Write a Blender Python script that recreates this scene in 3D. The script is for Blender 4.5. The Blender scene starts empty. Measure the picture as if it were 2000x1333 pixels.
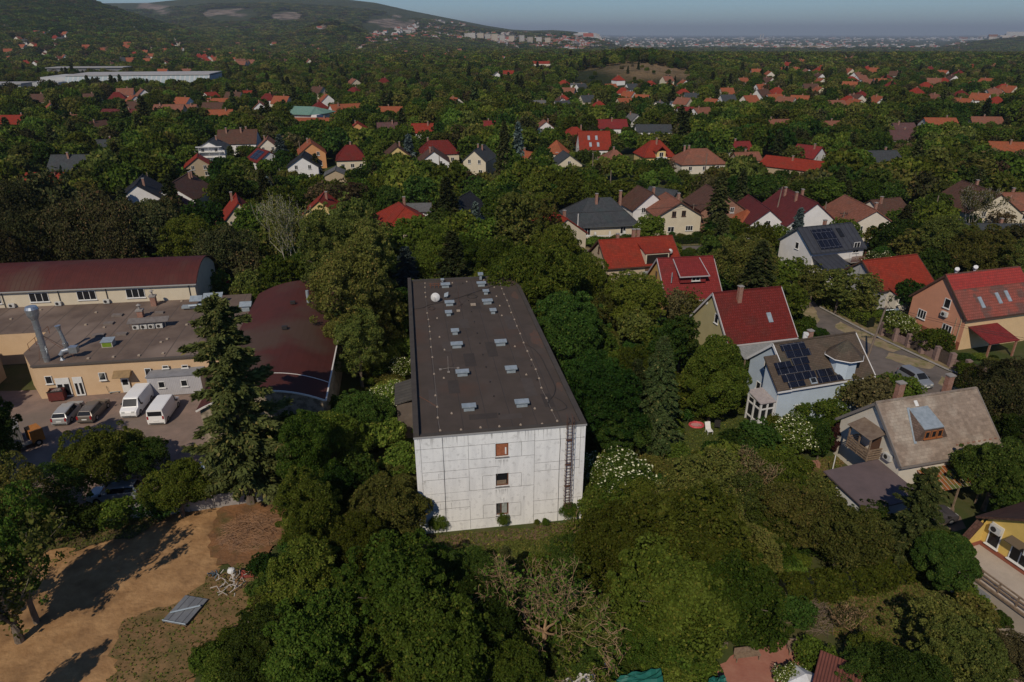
import bpy, math, random
import numpy as np
from mathutils import Vector, Matrix
R=math.radians
random.seed(7)
rng=np.random.default_rng(7)
# ------------------------------------------------------------------ camera, world, sun
F=1335.; PIT=R(24.2); CH=39.
sc=bpy.context.scene; col=sc.collection
cam=bpy.data.cameras.new('camera'); camo=bpy.data.objects.new('camera',cam); col.objects.link(camo)
camo.location=(0,0,CH); camo.rotation_euler=(R(90)-PIT,0,0)
cam.sensor_width=36; cam.lens=F/2000*36; cam.clip_start=1; cam.clip_end=60000
sc.camera=camo
SAZ,SEL=R(19),R(43)
wd=bpy.data.worlds.new("World"); sc.world=wd; wd.use_nodes=True
nt=wd.node_tree; nt.nodes.clear()
sky=nt.nodes.new('ShaderNodeTexSky'); sky.sky_type='NISHITA'; sky.sun_disc=False
sky.sun_elevation=SEL; sky.sun_rotation=math.pi+SAZ; sky.altitude=200; sky.air_density=1.0; sky.dust_density=0.1; sky.ozone_density=3.0; sky.air_density=1.0
bg=nt.nodes.new('ShaderNodeBackground'); bg.inputs[1].default_value=0.062
wo=nt.nodes.new('ShaderNodeOutputWorld'); tn=nt.nodes.new('ShaderNodeMix'); tn.data_type='RGBA'; tn.blend_type='MULTIPLY'; tn.inputs[0].default_value=1; tn.inputs[7].default_value=(.67,.90,1.20,1); nt.links.new(sky.outputs[0],tn.inputs[6]); nt.links.new(tn.outputs[2],bg.inputs[0]); nt.links.new(bg.outputs[0],wo.inputs[0])
sl=bpy.data.lights.new('sun','SUN'); sl.energy=3.3; sl.angle=R(0.5); sl.color=(1,.89,.74)
so=bpy.data.objects.new('sun',sl); col.objects.link(so)
so.rotation_euler=Vector((math.sin(SAZ)*math.cos(SEL),math.cos(SAZ)*math.cos(SEL),-math.sin(SEL))).to_track_quat('-Z','Y').to_euler()
sc.view_settings.view_transform='Standard'; sc.view_settings.look='None'; sc.view_settings.exposure=-0.08; sc.view_settings.gamma=1
sc.render.engine='CYCLES'
sc.cycles.max_bounces=5; sc.cycles.diffuse_bounces=2; sc.cycles.glossy_bounces=2; sc.cycles.transmission_bounces=2; sc.cycles.volume_bounces=0; sc.cycles.transparent_max_bounces=4
# ------------------------------------------------------------------ helpers
def ray(px,py):
    x=(px-1000)/F; y=-(py-666.5)/F; c,s=math.cos(PIT),math.sin(PIT)
    return (x,c+y*s,-s+y*c)
def P(px,py,z=0.0):
    d=ray(px,py); t=(z-CH)/d[2]; return (d[0]*t,d[1]*t,z)
def PX(x,y,z):
    c,s=math.cos(PIT),math.sin(PIT); z=z-CH; dep=y*c-z*s; up=y*s+z*c
    return (1000+F*x/dep,666.5-F*up/dep,dep)
def sm(t):
    t=np.clip(t,0,1); return t*t*(3-2*t)
def inpoly(x,y,poly):
    n=len(poly); r=False; j=n-1
    for i in range(n):
        xi,yi=poly[i][:2]; xj,yj=poly[j][:2]
        if (yi>y)!=(yj>y) and x<(xj-xi)*(y-yi)/(yj-yi)+xi: r=not r
        j=i
    return r
def thing(name,label,cat,loc=(0,0,0),rz=0,group=None,scale=None):
    o=bpy.data.objects.new(name,None); col.objects.link(o); o.empty_display_size=.2
    o.location=loc; o.rotation_euler=(0,0,rz)
    if scale: o.scale=scale
    tag(o,label,cat,group); return o
def tag(o,label,cat,group=None):
    o['label']=label; o['category']=cat
    if group: o['group']=group
    return o
class B:
    def __init__(s): s.v=[];s.f=[];s.m=[];s.uv=[]
    def face(s,pts,m=0):
        i=len(s.v); s.v+=[tuple(p) for p in pts]; s.f.append(tuple(range(i,i+len(pts)))); s.m.append(m)
    def box(s,x0,y0,z0,x1,y1,z1,m=0,rz=0,o=None):
        c=[(x0,y0,z0),(x1,y0,z0),(x1,y1,z0),(x0,y1,z0),(x0,y0,z1),(x1,y0,z1),(x1,y1,z1),(x0,y1,z1)]
        if rz:
            ox,oy=o if o else ((x0+x1)/2,(y0+y1)/2); ca,sa=math.cos(rz),math.sin(rz)
            c=[(ox+(a-ox)*ca-(b-oy)*sa,oy+(a-ox)*sa+(b-oy)*ca,d) for a,b,d in c]
        for q in ((0,3,2,1),(4,5,6,7),(0,1,5,4),(1,2,6,5),(2,3,7,6),(3,0,4,7)): s.face([c[k] for k in q],m)
        return s
    def slab(s,pts,n,t,m=0):
        n=Vector(n).normalized()*t; a=[Vector(p) for p in pts]; b=[p-n for p in a]
        s.face(a,m); s.face(b[::-1],m)
        for i in range(len(a)):
            j=(i+1)%len(a); s.face([a[i],b[i],b[j],a[j]],m)
        return s
    def tube(s,path,rad,n=6,m=0,cap=True):
        path=[Vector(p) for p in path]
        if not hasattr(rad,'__len__'): rad=[rad]*len(path)
        rings=[]
        for i,p in enumerate(path):
            d=(path[min(i+1,len(path)-1)]-path[max(i-1,0)]).normalized()
            u=d.cross(Vector((0,0,1)))
            if u.length<.05: u=d.cross(Vector((1,0,0)))
            u.normalize(); w=u.cross(d)
            rings.append([p+(u*math.cos(2*math.pi*k/n)+w*math.sin(2*math.pi*k/n))*rad[i] for k in range(n)])
        for a,b in zip(rings,rings[1:]):
            for k in range(n): s.face([a[k],b[k],b[(k+1)%n],a[(k+1)%n]],m)
        if cap: s.face(rings[0],m); s.face(rings[-1][::-1],m)
        return s
    def prism(s,poly,z0,z1,m=0,mt=None):
        n=len(poly); s.face([(p[0],p[1],z1) for p in poly],m if mt is None else mt); s.face([(p[0],p[1],z0) for p in poly][::-1],m)
        for i in range(n):
            a,b=poly[i],poly[(i+1)%n]; s.face([(a[0],a[1],z0),(b[0],b[1],z0),(b[0],b[1],z1),(a[0],a[1],z1)],m)
        return s
    def mesh(s,name,mats):
        me=bpy.data.meshes.new(name); me.from_pydata(s.v,[],s.f)
        for m in mats: me.materials.append(m)
        if len(mats)>1: me.polygons.foreach_set('material_index',s.m)
        uv=me.uv_layers.new(name='UVMap'); out=[]
        for f in s.f:
            p=[Vector(s.v[i]) for i in f]; n=Vector((0,0,0))
            for i in range(1,len(p)-1): n+=(p[i]-p[0]).cross(p[i+1]-p[0])
            if n.length<1e-9: n=Vector((0,0,1))
            n.normalize()
            u=Vector((0,0,1)).cross(n)
            if u.length<.02: u=Vector((1,0,0))
            u.normalize(); w=n.cross(u)
            for q in p: out+=[q.dot(u),q.dot(w)]
        uv.data.foreach_set('uv',out); me.update(); return me
    def obj(s,name,mats,parent=None,loc=None,smooth=False):
        if not isinstance(mats,(list,tuple)): mats=[mats]
        me=s.mesh(name,mats); o=bpy.data.objects.new(name,me); col.objects.link(o)
        if smooth:
            me.polygons.foreach_set('use_smooth',[True]*len(me.polygons))
        if parent: o.parent=parent
        if loc: o.location=loc
        return o
def struct(name,bm,m,kind='structure'):
    o=bm.obj(name,m); o['kind']=kind; return o
def dup(o,parent=None):
    c=o.copy(); col.objects.link(c); c.parent=parent
    for ch in o.children: dup(ch,c)
    return c
# ------------------------------------------------------------------ materials
MATS={}
def M(name,c1,c2=None,sc_=1.0,rough=.85,bump=0.0,pat=None,pc=None,ps=(1,1),spec=.16,metal=0,lo=.35,hi=.65,c3=None,sc3=.25,coord='Object',alpha=None,emit=None,lo3=.5,hi3=.7,streak=False):
    if name in MATS: return MATS[name]
    m=bpy.data.materials.new(name); m.use_nodes=True; t=m.node_tree; N=t.nodes; L=t.links; b=N['Principled BSDF']
    b.inputs['Roughness'].default_value=rough; b.inputs['Metallic'].default_value=metal; b.inputs['Specular IOR Level'].default_value=spec
    b.inputs['Base Color'].default_value=(*c1,1)
    tc=N.new('ShaderNodeTexCoord'); cur=None; src=tc.outputs[coord]
    if c2:
        no=N.new('ShaderNodeTexNoise'); no.inputs['Scale'].default_value=sc_; no.inputs['Detail'].default_value=6; no.inputs['Roughness'].default_value=.65
        if streak:
            mp=N.new('ShaderNodeMapping'); mp.inputs['Scale'].default_value=(1,1,.18); L.new(src,mp.inputs[0]); L.new(mp.outputs[0],no.inputs[0])
        else: L.new(src,no.inputs[0])
        cr=N.new('ShaderNodeValToRGB'); cr.color_ramp.elements[0].position=lo; cr.color_ramp.elements[1].position=hi
        cr.color_ramp.elements[0].color=(*c1,1); cr.color_ramp.elements[1].color=(*c2,1); L.new(no.outputs[0],cr.inputs[0]); cur=cr.outputs[0]
        if c3:
            n3=N.new('ShaderNodeTexNoise'); n3.inputs['Scale'].default_value=sc3; n3.inputs['Detail'].default_value=5; L.new(src,n3.inputs[0])
            r3=N.new('ShaderNodeMapRange'); r3.inputs[1].default_value=lo3; r3.inputs[2].default_value=hi3; L.new(n3.outputs[0],r3.inputs[0])
            mx=N.new('ShaderNodeMix'); mx.data_type='RGBA'; L.new(r3.outputs[0],mx.inputs[0]); L.new(cur,mx.inputs[6]); mx.inputs[7].default_value=(*c3,1); cur=mx.outputs[2]
    if pat:
        if pat=='wave':
            w=N.new('ShaderNodeTexWave'); w.wave_type='BANDS'; w.bands_direction='X'; w.inputs['Scale'].default_value=ps[0]; w.inputs['Distortion'].default_value=0
            L.new(tc.outputs['UV'],w.inputs[0]); fac=w.outputs[1]
            r=N.new('ShaderNodeMapRange'); r.inputs[1].default_value=0; r.inputs[2].default_value=ps[1]; r.inputs[3].default_value=1; r.inputs[4].default_value=0; L.new(fac,r.inputs[0]); mf=r.outputs[0]
        else:
            br=N.new('ShaderNodeTexBrick'); br.inputs['Scale'].default_value=1; br.inputs['Brick Width'].default_value=ps[0]; br.inputs['Row Height'].default_value=ps[1]; br.inputs['Mortar Size'].default_value=ps[1]*.09 if len(ps)<3 else ps[2]
            br.inputs['Mortar Smooth'].default_value=.4; br.inputs['Color1'].default_value=(1,1,1,1); br.inputs['Color2'].default_value=(.72,.72,.72,1); br.inputs['Mortar'].default_value=(.45,.45,.45,1)
            L.new(tc.outputs['UV'],br.inputs[0]); mf=br.outputs['Fac']
            if cur is None:
                rg=N.new('ShaderNodeRGB'); rg.outputs[0].default_value=(*c1,1); cur=rg.outputs[0]
            mm=N.new('ShaderNodeMix'); mm.data_type='RGBA'; mm.blend_type='MULTIPLY'; mm.inputs[0].default_value=.8; L.new(cur,mm.inputs[6]); L.new(br.outputs[0],mm.inputs[7]); cur=mm.outputs[2]
        mx=N.new('ShaderNodeMix'); mx.data_type='RGBA'; L.new(mf,mx.inputs[0])
        if cur is not None: L.new(cur,mx.inputs[6])
        else: mx.inputs[6].default_value=(*c1,1)
        mx.inputs[7].default_value=(*(pc or tuple(.5*k for k in c1)),1); cur=mx.outputs[2]
        bb=N.new('ShaderNodeBump'); bb.invert=True; bb.inputs['Strength'].default_value=.5; bb.inputs['Distance'].default_value=.04; L.new(mf,bb.inputs['Height']); L.new(bb.outputs[0],b.inputs['Normal'])
    elif bump:
        nb=N.new('ShaderNodeTexNoise'); nb.inputs['Scale'].default_value=sc_*3; nb.inputs['Detail'].default_value=5; L.new(src,nb.inputs[0])
        bb=N.new('ShaderNodeBump'); bb.inputs['Strength'].default_value=bump; bb.inputs['Distance'].default_value=.1; L.new(nb.outputs[0],bb.inputs['Height']); L.new(bb.outputs[0],b.inputs['Normal'])
    if cur is not None: L.new(cur,b.inputs['Base Color'])
    MATS[name]=m; return m
def leafmat(name,c1,c2,c3,trans=.38):
    if name in MATS: return MATS[name]
    m=bpy.data.materials.new(name); m.use_nodes=True; t=m.node_tree; N=t.nodes; L=t.links; N.clear()
    out=N.new('ShaderNodeOutputMaterial'); d=N.new('ShaderNodeBsdfDiffuse'); tr=N.new('ShaderNodeBsdfTranslucent'); mi=N.new('ShaderNodeMixShader'); mi.inputs[0].default_value=trans
    tc=N.new('ShaderNodeTexCoord'); no=N.new('ShaderNodeTexNoise'); no.inputs['Scale'].default_value=2.2; no.inputs['Detail'].default_value=8; no.inputs['Roughness'].default_value=.8
    L.new(tc.outputs['Object'],no.inputs[0])
    cr=N.new('ShaderNodeValToRGB'); e=cr.color_ramp.elements; e[0].position=.32; e[0].color=(*c1,1); e[1].position=.68; e[1].color=(*c3,1); k=e.new(.5); k.color=(*c2,1)
    L.new(no.outputs[0],cr.inputs[0])
    oi=N.new('ShaderNodeObjectInfo'); hs=N.new('ShaderNodeHueSaturation')
    r1=N.new('ShaderNodeMapRange'); r1.inputs[3].default_value=.468; r1.inputs[4].default_value=.525; L.new(oi.outputs['Random'],r1.inputs[0]); L.new(r1.outputs[0],hs.inputs['Hue'])
    ml=N.new('ShaderNodeMath'); ml.operation='MULTIPLY'; ml.inputs[1].default_value=7.31; fr=N.new('ShaderNodeMath'); fr.operation='FRACT'; L.new(oi.outputs['Random'],ml.inputs[0]); L.new(ml.outputs[0],fr.inputs[0])
    r2=N.new('ShaderNodeMapRange'); r2.inputs[3].default_value=.62; r2.inputs[4].default_value=1.45; L.new(fr.outputs[0],r2.inputs[0]); L.new(r2.outputs[0],hs.inputs['Value'])
    hs.inputs['Saturation'].default_value=.95
    ge=N.new('ShaderNodeNewGeometry'); r4=N.new('ShaderNodeMapRange'); r4.inputs[3].default_value=.68; r4.inputs[4].default_value=1.4; L.new(ge.outputs['Random Per Island'],r4.inputs[0])
    m5=N.new('ShaderNodeMath'); m5.operation='MULTIPLY'; m5.inputs[1].default_value=13.7; f5=N.new('ShaderNodeMath'); f5.operation='FRACT'; L.new(ge.outputs['Random Per Island'],m5.inputs[0]); L.new(m5.outputs[0],f5.inputs[0])
    g5=N.new('ShaderNodeMath'); g5.operation='GREATER_THAN'; g5.inputs[1].default_value=.92; L.new(f5.outputs[0],g5.inputs[0]); x5=N.new('ShaderNodeMix'); x5.data_type='RGBA'; L.new(g5.outputs[0],x5.inputs[0]); L.new(cr.outputs[0],x5.inputs[6]); x5.inputs[7].default_value=(c3[0]*1.28,c3[1]*1.0,c3[2]*1.0,1)
    v5=N.new('ShaderNodeVectorMath'); v5.operation='SCALE'; L.new(x5.outputs[2],v5.inputs[0]); L.new(r4.outputs[0],v5.inputs['Scale']); L.new(v5.outputs[0],hs.inputs['Color'])
    L.new(hs.outputs[0],d.inputs[0]); L.new(hs.outputs[0],tr.inputs[0])
    L.new(d.outputs[0],mi.inputs[1]); L.new(tr.outputs[0],mi.inputs[2]); L.new(mi.outputs[0],out.inputs[0])
    MATS[name]=m; return m
LM={
 'green':leafmat('leaf_green',(.043,.074,.007),(.073,.108,.011),(.120,.158,.020)),
 'dark':leafmat('leaf_dark',(.022,.052,.007),(.038,.074,.011),(.066,.108,.017)),
 'olive':leafmat('leaf_olive',(.064,.078,.014),(.100,.112,.021),(.150,.156,.035)),
 'fresh':leafmat('leaf_fresh',(.064,.104,.011),(.102,.148,.017),(.152,.198,.032)),
 'yellow':leafmat('leaf_yellow',(.11,.115,.018),(.15,.155,.026),(.19,.19,.04)),
 'brown':leafmat('leaf_brown',(.068,.056,.022),(.095,.078,.032),(.125,.105,.046)),
 'conifer':leafmat('needle_green',(.026,.040,.011),(.044,.058,.017),(.074,.080,.028),.1),
 'larch':leafmat('needle_light',(.060,.072,.018),(.094,.104,.028),(.140,.142,.045),.25),
 'pine':leafmat('needle_dark',(.026,.034,.011),(.042,.045,.015),(.074,.066,.026),.1),
 'blue':leafmat('needle_blue',(.045,.070,.062),(.072,.102,.092),(.105,.145,.13),.1),
 'purple':leafmat('leaf_purple',(.035,.012,.012),(.05,.02,.018),(.07,.03,.025)),
}
BARK=M('bark',(.10,.075,.055),(.20,.16,.12),6,bump=.6)
BARKL=M('pale_bark',(.35,.31,.25),(.55,.50,.42),4)
TWIG=M('dry_twig',(.25,.155,.085),(.38,.25,.145),3)
FLOWER=M('blossom',(.70,.68,.42),(.8,.78,.55),5)
GLASS=M('window_glass',(.016,.017,.019),rough=.1,spec=.28)
WHITE=M('white_paint',(.72,.71,.68),(.60,.59,.56),1.5,rough=.6)
DARKM=M('dark_metal',(.035,.032,.03),rough=.5)
GALV=M('galvanised_sheet',(.42,.47,.49),(.30,.35,.37),2.5,rough=.42,metal=.35)
STEEL=M('stainless_duct',(.50,.52,.53),(.36,.39,.41),3,rough=.32,metal=.7)
RUST=M('rust',(.16,.055,.025),(.28,.10,.045),4)
WOOD=M('weathered_wood',(.16,.11,.075),(.26,.19,.13),5)
BRICK=M('red_brick',(.30,.12,.07),(.40,.18,.11),3,pat='brick',ps=(.25,.08),pc=(.30,.27,.23))
CHIM=M('brick_chimney',(.30,.13,.085),(.40,.20,.14),3,pat='brick',ps=(.25,.08),pc=(.3,.26,.22))
CONC=M('concrete',(.33,.30,.27),(.24,.22,.2),1.2,bump=.2)
SOLAR=M('solar_cell',(.010,.011,.018),rough=.18,spec=.5,pat='brick',ps=(1.0,1.65,.03),pc=(.10,.10,.11))
def roofm(name,c,k=.75,c3=None,tile=(.3,.36)):
    return M('roof_'+name,c,tuple(x*k for x in c),1.6,rough=.8,pat='brick',ps=tile,pc=tuple(x*.55 for x in c),c3=c3 or (c[0]*.62+.008,c[1]*.8+.009,c[2]*.8+.006),sc3=.4,lo3=.50,hi3=.72)
RF={
 'red':roofm('red_tile',(.32,.042,.022)),'crimson':roofm('crimson_tile',(.24,.032,.030),.85),'darkred':roofm('dark_red_tile',(.175,.024,.019),.85),
 'orange':roofm('orange_tile',(.38,.110,.05)),'terra':roofm('terracotta_tile',(.30,.12,.075),.7,(.18,.10,.07)),'brown':roofm('brown_tile',(.13,.065,.045),.7),
 'purple':roofm('purple_brown_tile',(.15,.075,.070),.75),'wine':roofm('wine_tile',(.15,.032,.032),.8),
 'black':roofm('black_tile',(.030,.030,.034),.8),'slate':roofm('slate_tile',(.075,.080,.085),.65),'grey':roofm('grey_sheet',(.16,.155,.15),.8),
 'tan':M('roof_weathered_slate',(.33,.255,.195),(.22,.165,.125),1.6,c3=(.40,.34,.27),sc3=.45,pat='brick',ps=(.4,.3,.01),pc=(.24,.19,.145)),
 'umber':roofm('umber_shingle',(.115,.085,.062),.85,None,(.5,.2)),'green':roofm('green_sheet',(.20,.34,.27),.9),'anthracite':M('roof_anthracite_sheet',(.055,.058,.066),(.04,.042,.05),1,rough=.5,pat='wave',ps=(.32,.12),pc=(.03,.03,.035)),
 'patchy':M('roof_patchy_tile',(.33,.085,.06),(.24,.085,.065),.6,pat='brick',ps=(.33,.4),pc=(.12,.04,.03),c3=(.15,.085,.07),sc3=.45,lo3=.5,hi3=.56)}
WL={k:M('plaster_'+k,c,tuple(x*.86 for x in c),.9,lo=.3,hi=.75) for k,c in dict(white=(.72,.70,.67),cream=(.62,.54,.40),pale=(.66,.60,.50),yellow=(.62,.47,.20),ochre=(.55,.34,.12),olive=(.44,.38,.20),beige=(.52,.42,.30),
   blue=(.47,.55,.62),orange=(.60,.28,.17),grey=(.42,.41,.40),peach=(.66,.46,.26),apricot=(.60,.30,.13),tan=(.42,.33,.22)).items()}
# ------------------------------------------------------------------ terrain
BS=[(-400,0),(170,6),(300,6),(380,-2),(430,-8),(560,-10),(690,0),(740,6),(800,20),(850,30),(900,40),(950,50),(1000,58),(1040,60),(1080,59),(1120,62),(1150,67),(1210,90)]
AS=[(-500,-60),(-100,-40),(0,-30),(100,-18),(170,0),(250,30),(310,50),(400,72),(470,93)]
CS=[(540,95),(590,66),(640,45),(690,60),(760,95)]
DS=[(1830,96),(1880,86),(1950,75),(2000,69),(2100,60),(2400,40)]
def elev(py): 
    yv=-(np.asarray(py,float)-666.5)/F; return (-math.sin(PIT)+yv*math.cos(PIT))/(math.cos(PIT)+yv*math.sin(PIT))
def nz(x,y,s,seed=0):
    r=np.random.default_rng(seed+11); o=0
    for k in range(7):
        a=r.uniform(0,6.28); f=s*r.uniform(.6,2.4); o=o+np.cos((x*math.cos(a)+y*math.sin(a))*f+r.uniform(0,6.28))/(.6+f/s)
    return o/4
def TZ(x,y):
    x=np.asarray(x,float); y=np.asarray(y,float); Y=np.maximum(y,1.)
    px=1000+x/Y*1463
    base=-40*sm((Y-900)/2200)
    z=base.copy() if hasattr(base,'copy') else base
    def ridge(z,S,D0,D1,fall,pw):
        e=np.interp(px,[a for a,b in S],[b for a,b in S]); Z=CH+elev(e)*D1
        lo=np.interp(px,[S[0][0]-1,S[0][0],S[-1][0],S[-1][0]+60],[1,1,1,0])
        Z=base+(Z-base)*lo
        t=np.clip((Y-D0)/(D1-D0),0,1)**pw; t=np.where(Y>D1,1-.5*sm((Y-D1)/fall),t)
        n=nz(x,Y,.0028,5)*14*sm((Y-D0)/1500)*(1-.7*sm((Y-D1*.8)/(D1*.2)))
        return np.maximum(z,np.where(Z>base+.5,base+(Z-base)*t+n*np.clip((Z-base)/80,0,1),z))
    z=z+11.5*np.exp(-((px-1245)/115)**2)*sm((Y-550)/140)*(1-sm((Y-860)/300))*(1+.12*np.sign(np.sin(Y*.11)))
    z=ridge(z,BS,1300,5000,5000,1.35)
    z=ridge(z,AS,1050,2300,1800,1.1)
    z=ridge(z,CS,1750,2300,700,1.0)
    z=ridge(z,DS,2800,4500,4000,1.3)
    return z
rows=np.concatenate([[-60,0,15],np.arange(30,420,12),np.geomspace(420,1000,26),np.geomspace(1010,6500,170),np.geomspace(6700,42000,22)])
cols=np.concatenate([np.linspace(-1.6,-.76,10),np.linspace(-.75,.75,420),np.linspace(.76,1.6,10)])
vs=[]
for Y in rows:
    X=cols*max(Y,60); vs.append(np.stack([X,np.full_like(X,Y),TZ(X,np.full_like(X,Y)) if Y>420 else X*0],1))
V=np.concatenate(vs); nr,nc=len(rows),len(cols)
ii=np.arange(nr-1)[:,None]*nc+np.arange(nc-1)[None,:]; fc=np.stack([ii,ii+1,ii+nc+1,ii+nc],-1).reshape(-1,4)
me=bpy.data.meshes.new('terrain'); me.from_pydata(V.tolist(),[],fc.tolist())
at=me.attributes.new('cover','FLOAT_COLOR','POINT')
cc=np.zeros((len(V),4)); 
Yv=np.maximum(V[:,1],1); cth,sth=math.cos(PIT),math.sin(PIT); dep=Yv*cth-(V[:,2]-CH)*sth; up=Yv*sth+(V[:,2]-CH)*cth
vpx=1000+F*V[:,0]/dep; vpy=666.5-F*up/dep
def ell(cx,cy,rx,ry): return np.clip(5*(.9-np.sqrt(((vpx-cx)/rx)**2+((vpy-cy)/ry)**2)+nz(V[:,0],V[:,1]*.5,.010,3)*1.3+nz(V[:,0],V[:,1]*.3,.03,4)*.8),0,1)
for e in [(762,46,56,19),(450,27,58,12),(560,29,34,9),(285,12,20,7),(318,22,24,8),(985,72,30,11),(870,72,60,5)]:
    cc[:,0]=np.maximum(cc[:,0],ell(*e)*(V[:,1]>2600))
cc[:,0]=np.maximum(cc[:,0],ell(632,54,15,6)*(V[:,1]>1700)*(V[:,1]<2400))
cc[:,1]=np.maximum(cc[:,1],ell(1240,150,175,48)*(V[:,1]>525)*(V[:,1]<900))
for e in [(1395,155,60,20),(1080,132,60,5),(1330,120,80,4),(75,92,30,6),(60,135,30,5),(980,125,90,4)]: cc[:,1]=np.maximum(cc[:,1],ell(*e)*(V[:,1]>450)*(V[:,1]<1900))
for e in [(1570,92,75,3),(1450,86,60,2)]: cc[:,1]=np.maximum(cc[:,1],ell(*e)*(V[:,1]>1900))
cc[:,3]=1
at.data.foreach_set('color',cc.ravel())
tm=bpy.data.materials.new('terrain'); tm.use_nodes=True; t=tm.node_tree; N=t.nodes; L=t.links; b=N['Principled BSDF']; b.inputs['Roughness'].default_value=.95; b.inputs['Specular IOR Level'].default_value=.1
tc=N.new('ShaderNodeTexCoord')
def noise(s,det=6,ro=.65):
    n=N.new('ShaderNodeTexNoise'); n.inputs['Scale'].default_value=s; n.inputs['Detail'].default_value=det; n.inputs['Roughness'].default_value=ro; L.new(tc.outputs['Object'],n.inputs[0]); return n
n1=noise(.012,10,.75); cr=N.new('ShaderNodeValToRGB'); e=cr.color_ramp.elements; e[0].position=.35; e[0].color=(.028,.040,.012,1); e[1].position=.7; e[1].color=(.10,.095,.038,1); q=e.new(.52); q.color=(.050,.062,.020,1); L.new(n1.outputs[0],cr.inputs[0])
n2=noise(.016,9,.75); rk=N.new('ShaderNodeValToRGB'); e=rk.color_ramp.elements; e[0].position=.40; e[0].color=(.05,.05,.03,1); e[1].position=.60; e[1].color=(.34,.27,.21,1); q=e.new(.48); q.color=(.18,.135,.10,1); L.new(n2.outputs[0],rk.inputs[0])
n3=noise(.05,8); oc=N.new('ShaderNodeValToRGB'); e=oc.color_ramp.elements; e[0].position=.33; e[0].color=(.15,.115,.05,1); e[1].position=.5; e[1].color=(.34,.23,.12,1); L.new(n3.outputs[0],oc.inputs[0])
aa=N.new('ShaderNodeAttribute'); aa.attribute_name='cover'; sx=N.new('ShaderNodeSeparateColor'); L.new(aa.outputs['Color'],sx.inputs[0])
m1=N.new('ShaderNodeMix'); m1.data_type='RGBA'; L.new(sx.outputs[0],m1.inputs[0]); L.new(cr.outputs[0],m1.inputs[6]); L.new(rk.outputs[0],m1.inputs[7])
m2=N.new('ShaderNodeMix'); m2.data_type='RGBA'; L.new(sx.outputs[1],m2.inputs[0]); L.new(m1.outputs[2],m2.inputs[6]); L.new(oc.outputs[0],m2.inputs[7]); L.new(m2.outputs[2],b.inputs['Base Color'])
n5=noise(.035,10,.8); bm_=N.new('ShaderNodeBump'); bm_.inputs['Strength'].default_value=1; bm_.inputs['Distance'].default_value=14; L.new(n5.outputs[0],bm_.inputs['Height']); L.new(bm_.outputs[0],b.inputs['Normal'])
me.materials.append(tm); me.polygons.foreach_set('use_smooth',[True]*len(me.polygons))
o=bpy.data.objects.new('terrain',me); col.objects.link(o); o['kind']='structure'
# near ground sheets
def sheet(name,pts,m,z=.006,px=True,kind='structure',jit=0,zz=0):
    if px: pts=[P(a,b)[:2] for a,b in pts]
    if jit:
        q=[]
        for i in range(len(pts)):
            a,b=pts[i],pts[(i+1)%len(pts)]; n=max(2,int(math.dist(a,b)/.6))
            for k in range(n):
                f=k/n; x_=a[0]+(b[0]-a[0])*f; y_=a[1]+(b[1]-a[1])*f; q.append((x_+random.uniform(-jit,jit)+float(nz(np.array(x_),np.array(y_),.9,41))*jit*2.6,y_+random.uniform(-jit,jit)+float(nz(np.array(x_),np.array(y_),.9,42))*jit*2.6))
        pts=q
    bb=B(); bb.face([(a,b,z) for a,b in pts]); s=sum(pts[i][0]*pts[(i+1)%len(pts)][1]-pts[(i+1)%len(pts)][0]*pts[i][1] for i in range(len(pts)))
    if s<0: bb.f[0]=bb.f[0][::-1]
    return struct(name,bb,m,kind), pts
GREEN=M('weedy_soil',(.040,.060,.012),(.085,.075,.030),.35,bump=.5,c3=(.05,.075,.02),sc3=.12)
SAND=M('sandy_soil',(.40,.235,.108),(.28,.155,.068),.8,bump=.9,c3=(.17,.095,.045),sc3=.3,lo3=.5,hi3=.70)
ASPH=M('old_asphalt',(.27,.190,.150),(.19,.138,.112),.6,bump=.2,c3=(.19,.15,.12),sc3=.1)
ROADM=M('road_asphalt',(.165,.138,.12),(.125,.105,.092),.8,c3=(.085,.077,.07),sc3=.3)
VERGE=M('dry_verge',(.26,.19,.11),(.10,.095,.035),.5,bump=.4)
LAWN=M('lawn',(.032,.066,.010),(.070,.075,.020),.6,bump=.5)
LAWND=M('dry_lawn',(.115,.085,.028),(.21,.125,.055),.4,bump=.5,c3=(.055,.07,.015),sc3=.3)
PAVE=M('red_paving',(.30,.12,.085),(.36,.17,.12),.8,bump=.3)
struct('ground',B().prism([(-230,20),(230,20),(230,400),(-230,400)],-.3,.003),GREEN)
SANDP=[P(a_,b_)[:2] for a_,b_ in [(455,975),(430,1100),(400,1180),(420,1250),(370,1333),(330,1420),(-260,1420),(-260,1100),(-40,1010),(150,985),(330,975)]]
sb=B(); st_=.33; gx0,gx1,gy0,gy1=-48.,-17.,26.,51.
def sandz(x,y):
    w=nz(np.array(x),np.array(y),1.1,31)*.045+nz(np.array(x),np.array(y),3.2,32)*.028+nz(np.array(x),np.array(y),.35,33)*.05
    t=(x+33)*.93-(y-36)*.36; w=w+.035*math.sin(t*3.4+nz(np.array(x),np.array(y),.4,34)*1.2)*math.exp(-((t-2)/4)**2)
    return float(w)
nx_,ny_=int((gx1-gx0)/st_),int((gy1-gy0)/st_); cache={}
def sv(i,j):
    if (i,j) not in cache:
        x,y=gx0+i*st_+random.uniform(-.08,.08),gy0+j*st_+random.uniform(-.08,.08); cache[(i,j)]=(x,y,inpoly(x,y,SANDP))
    return cache[(i,j)]
def svz(i,j):
    x,y,n_=sv(i,j); return (x,y,.02+max(0,.10+sandz(x,y)) if n_ else -.02)
sidx={}
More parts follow.
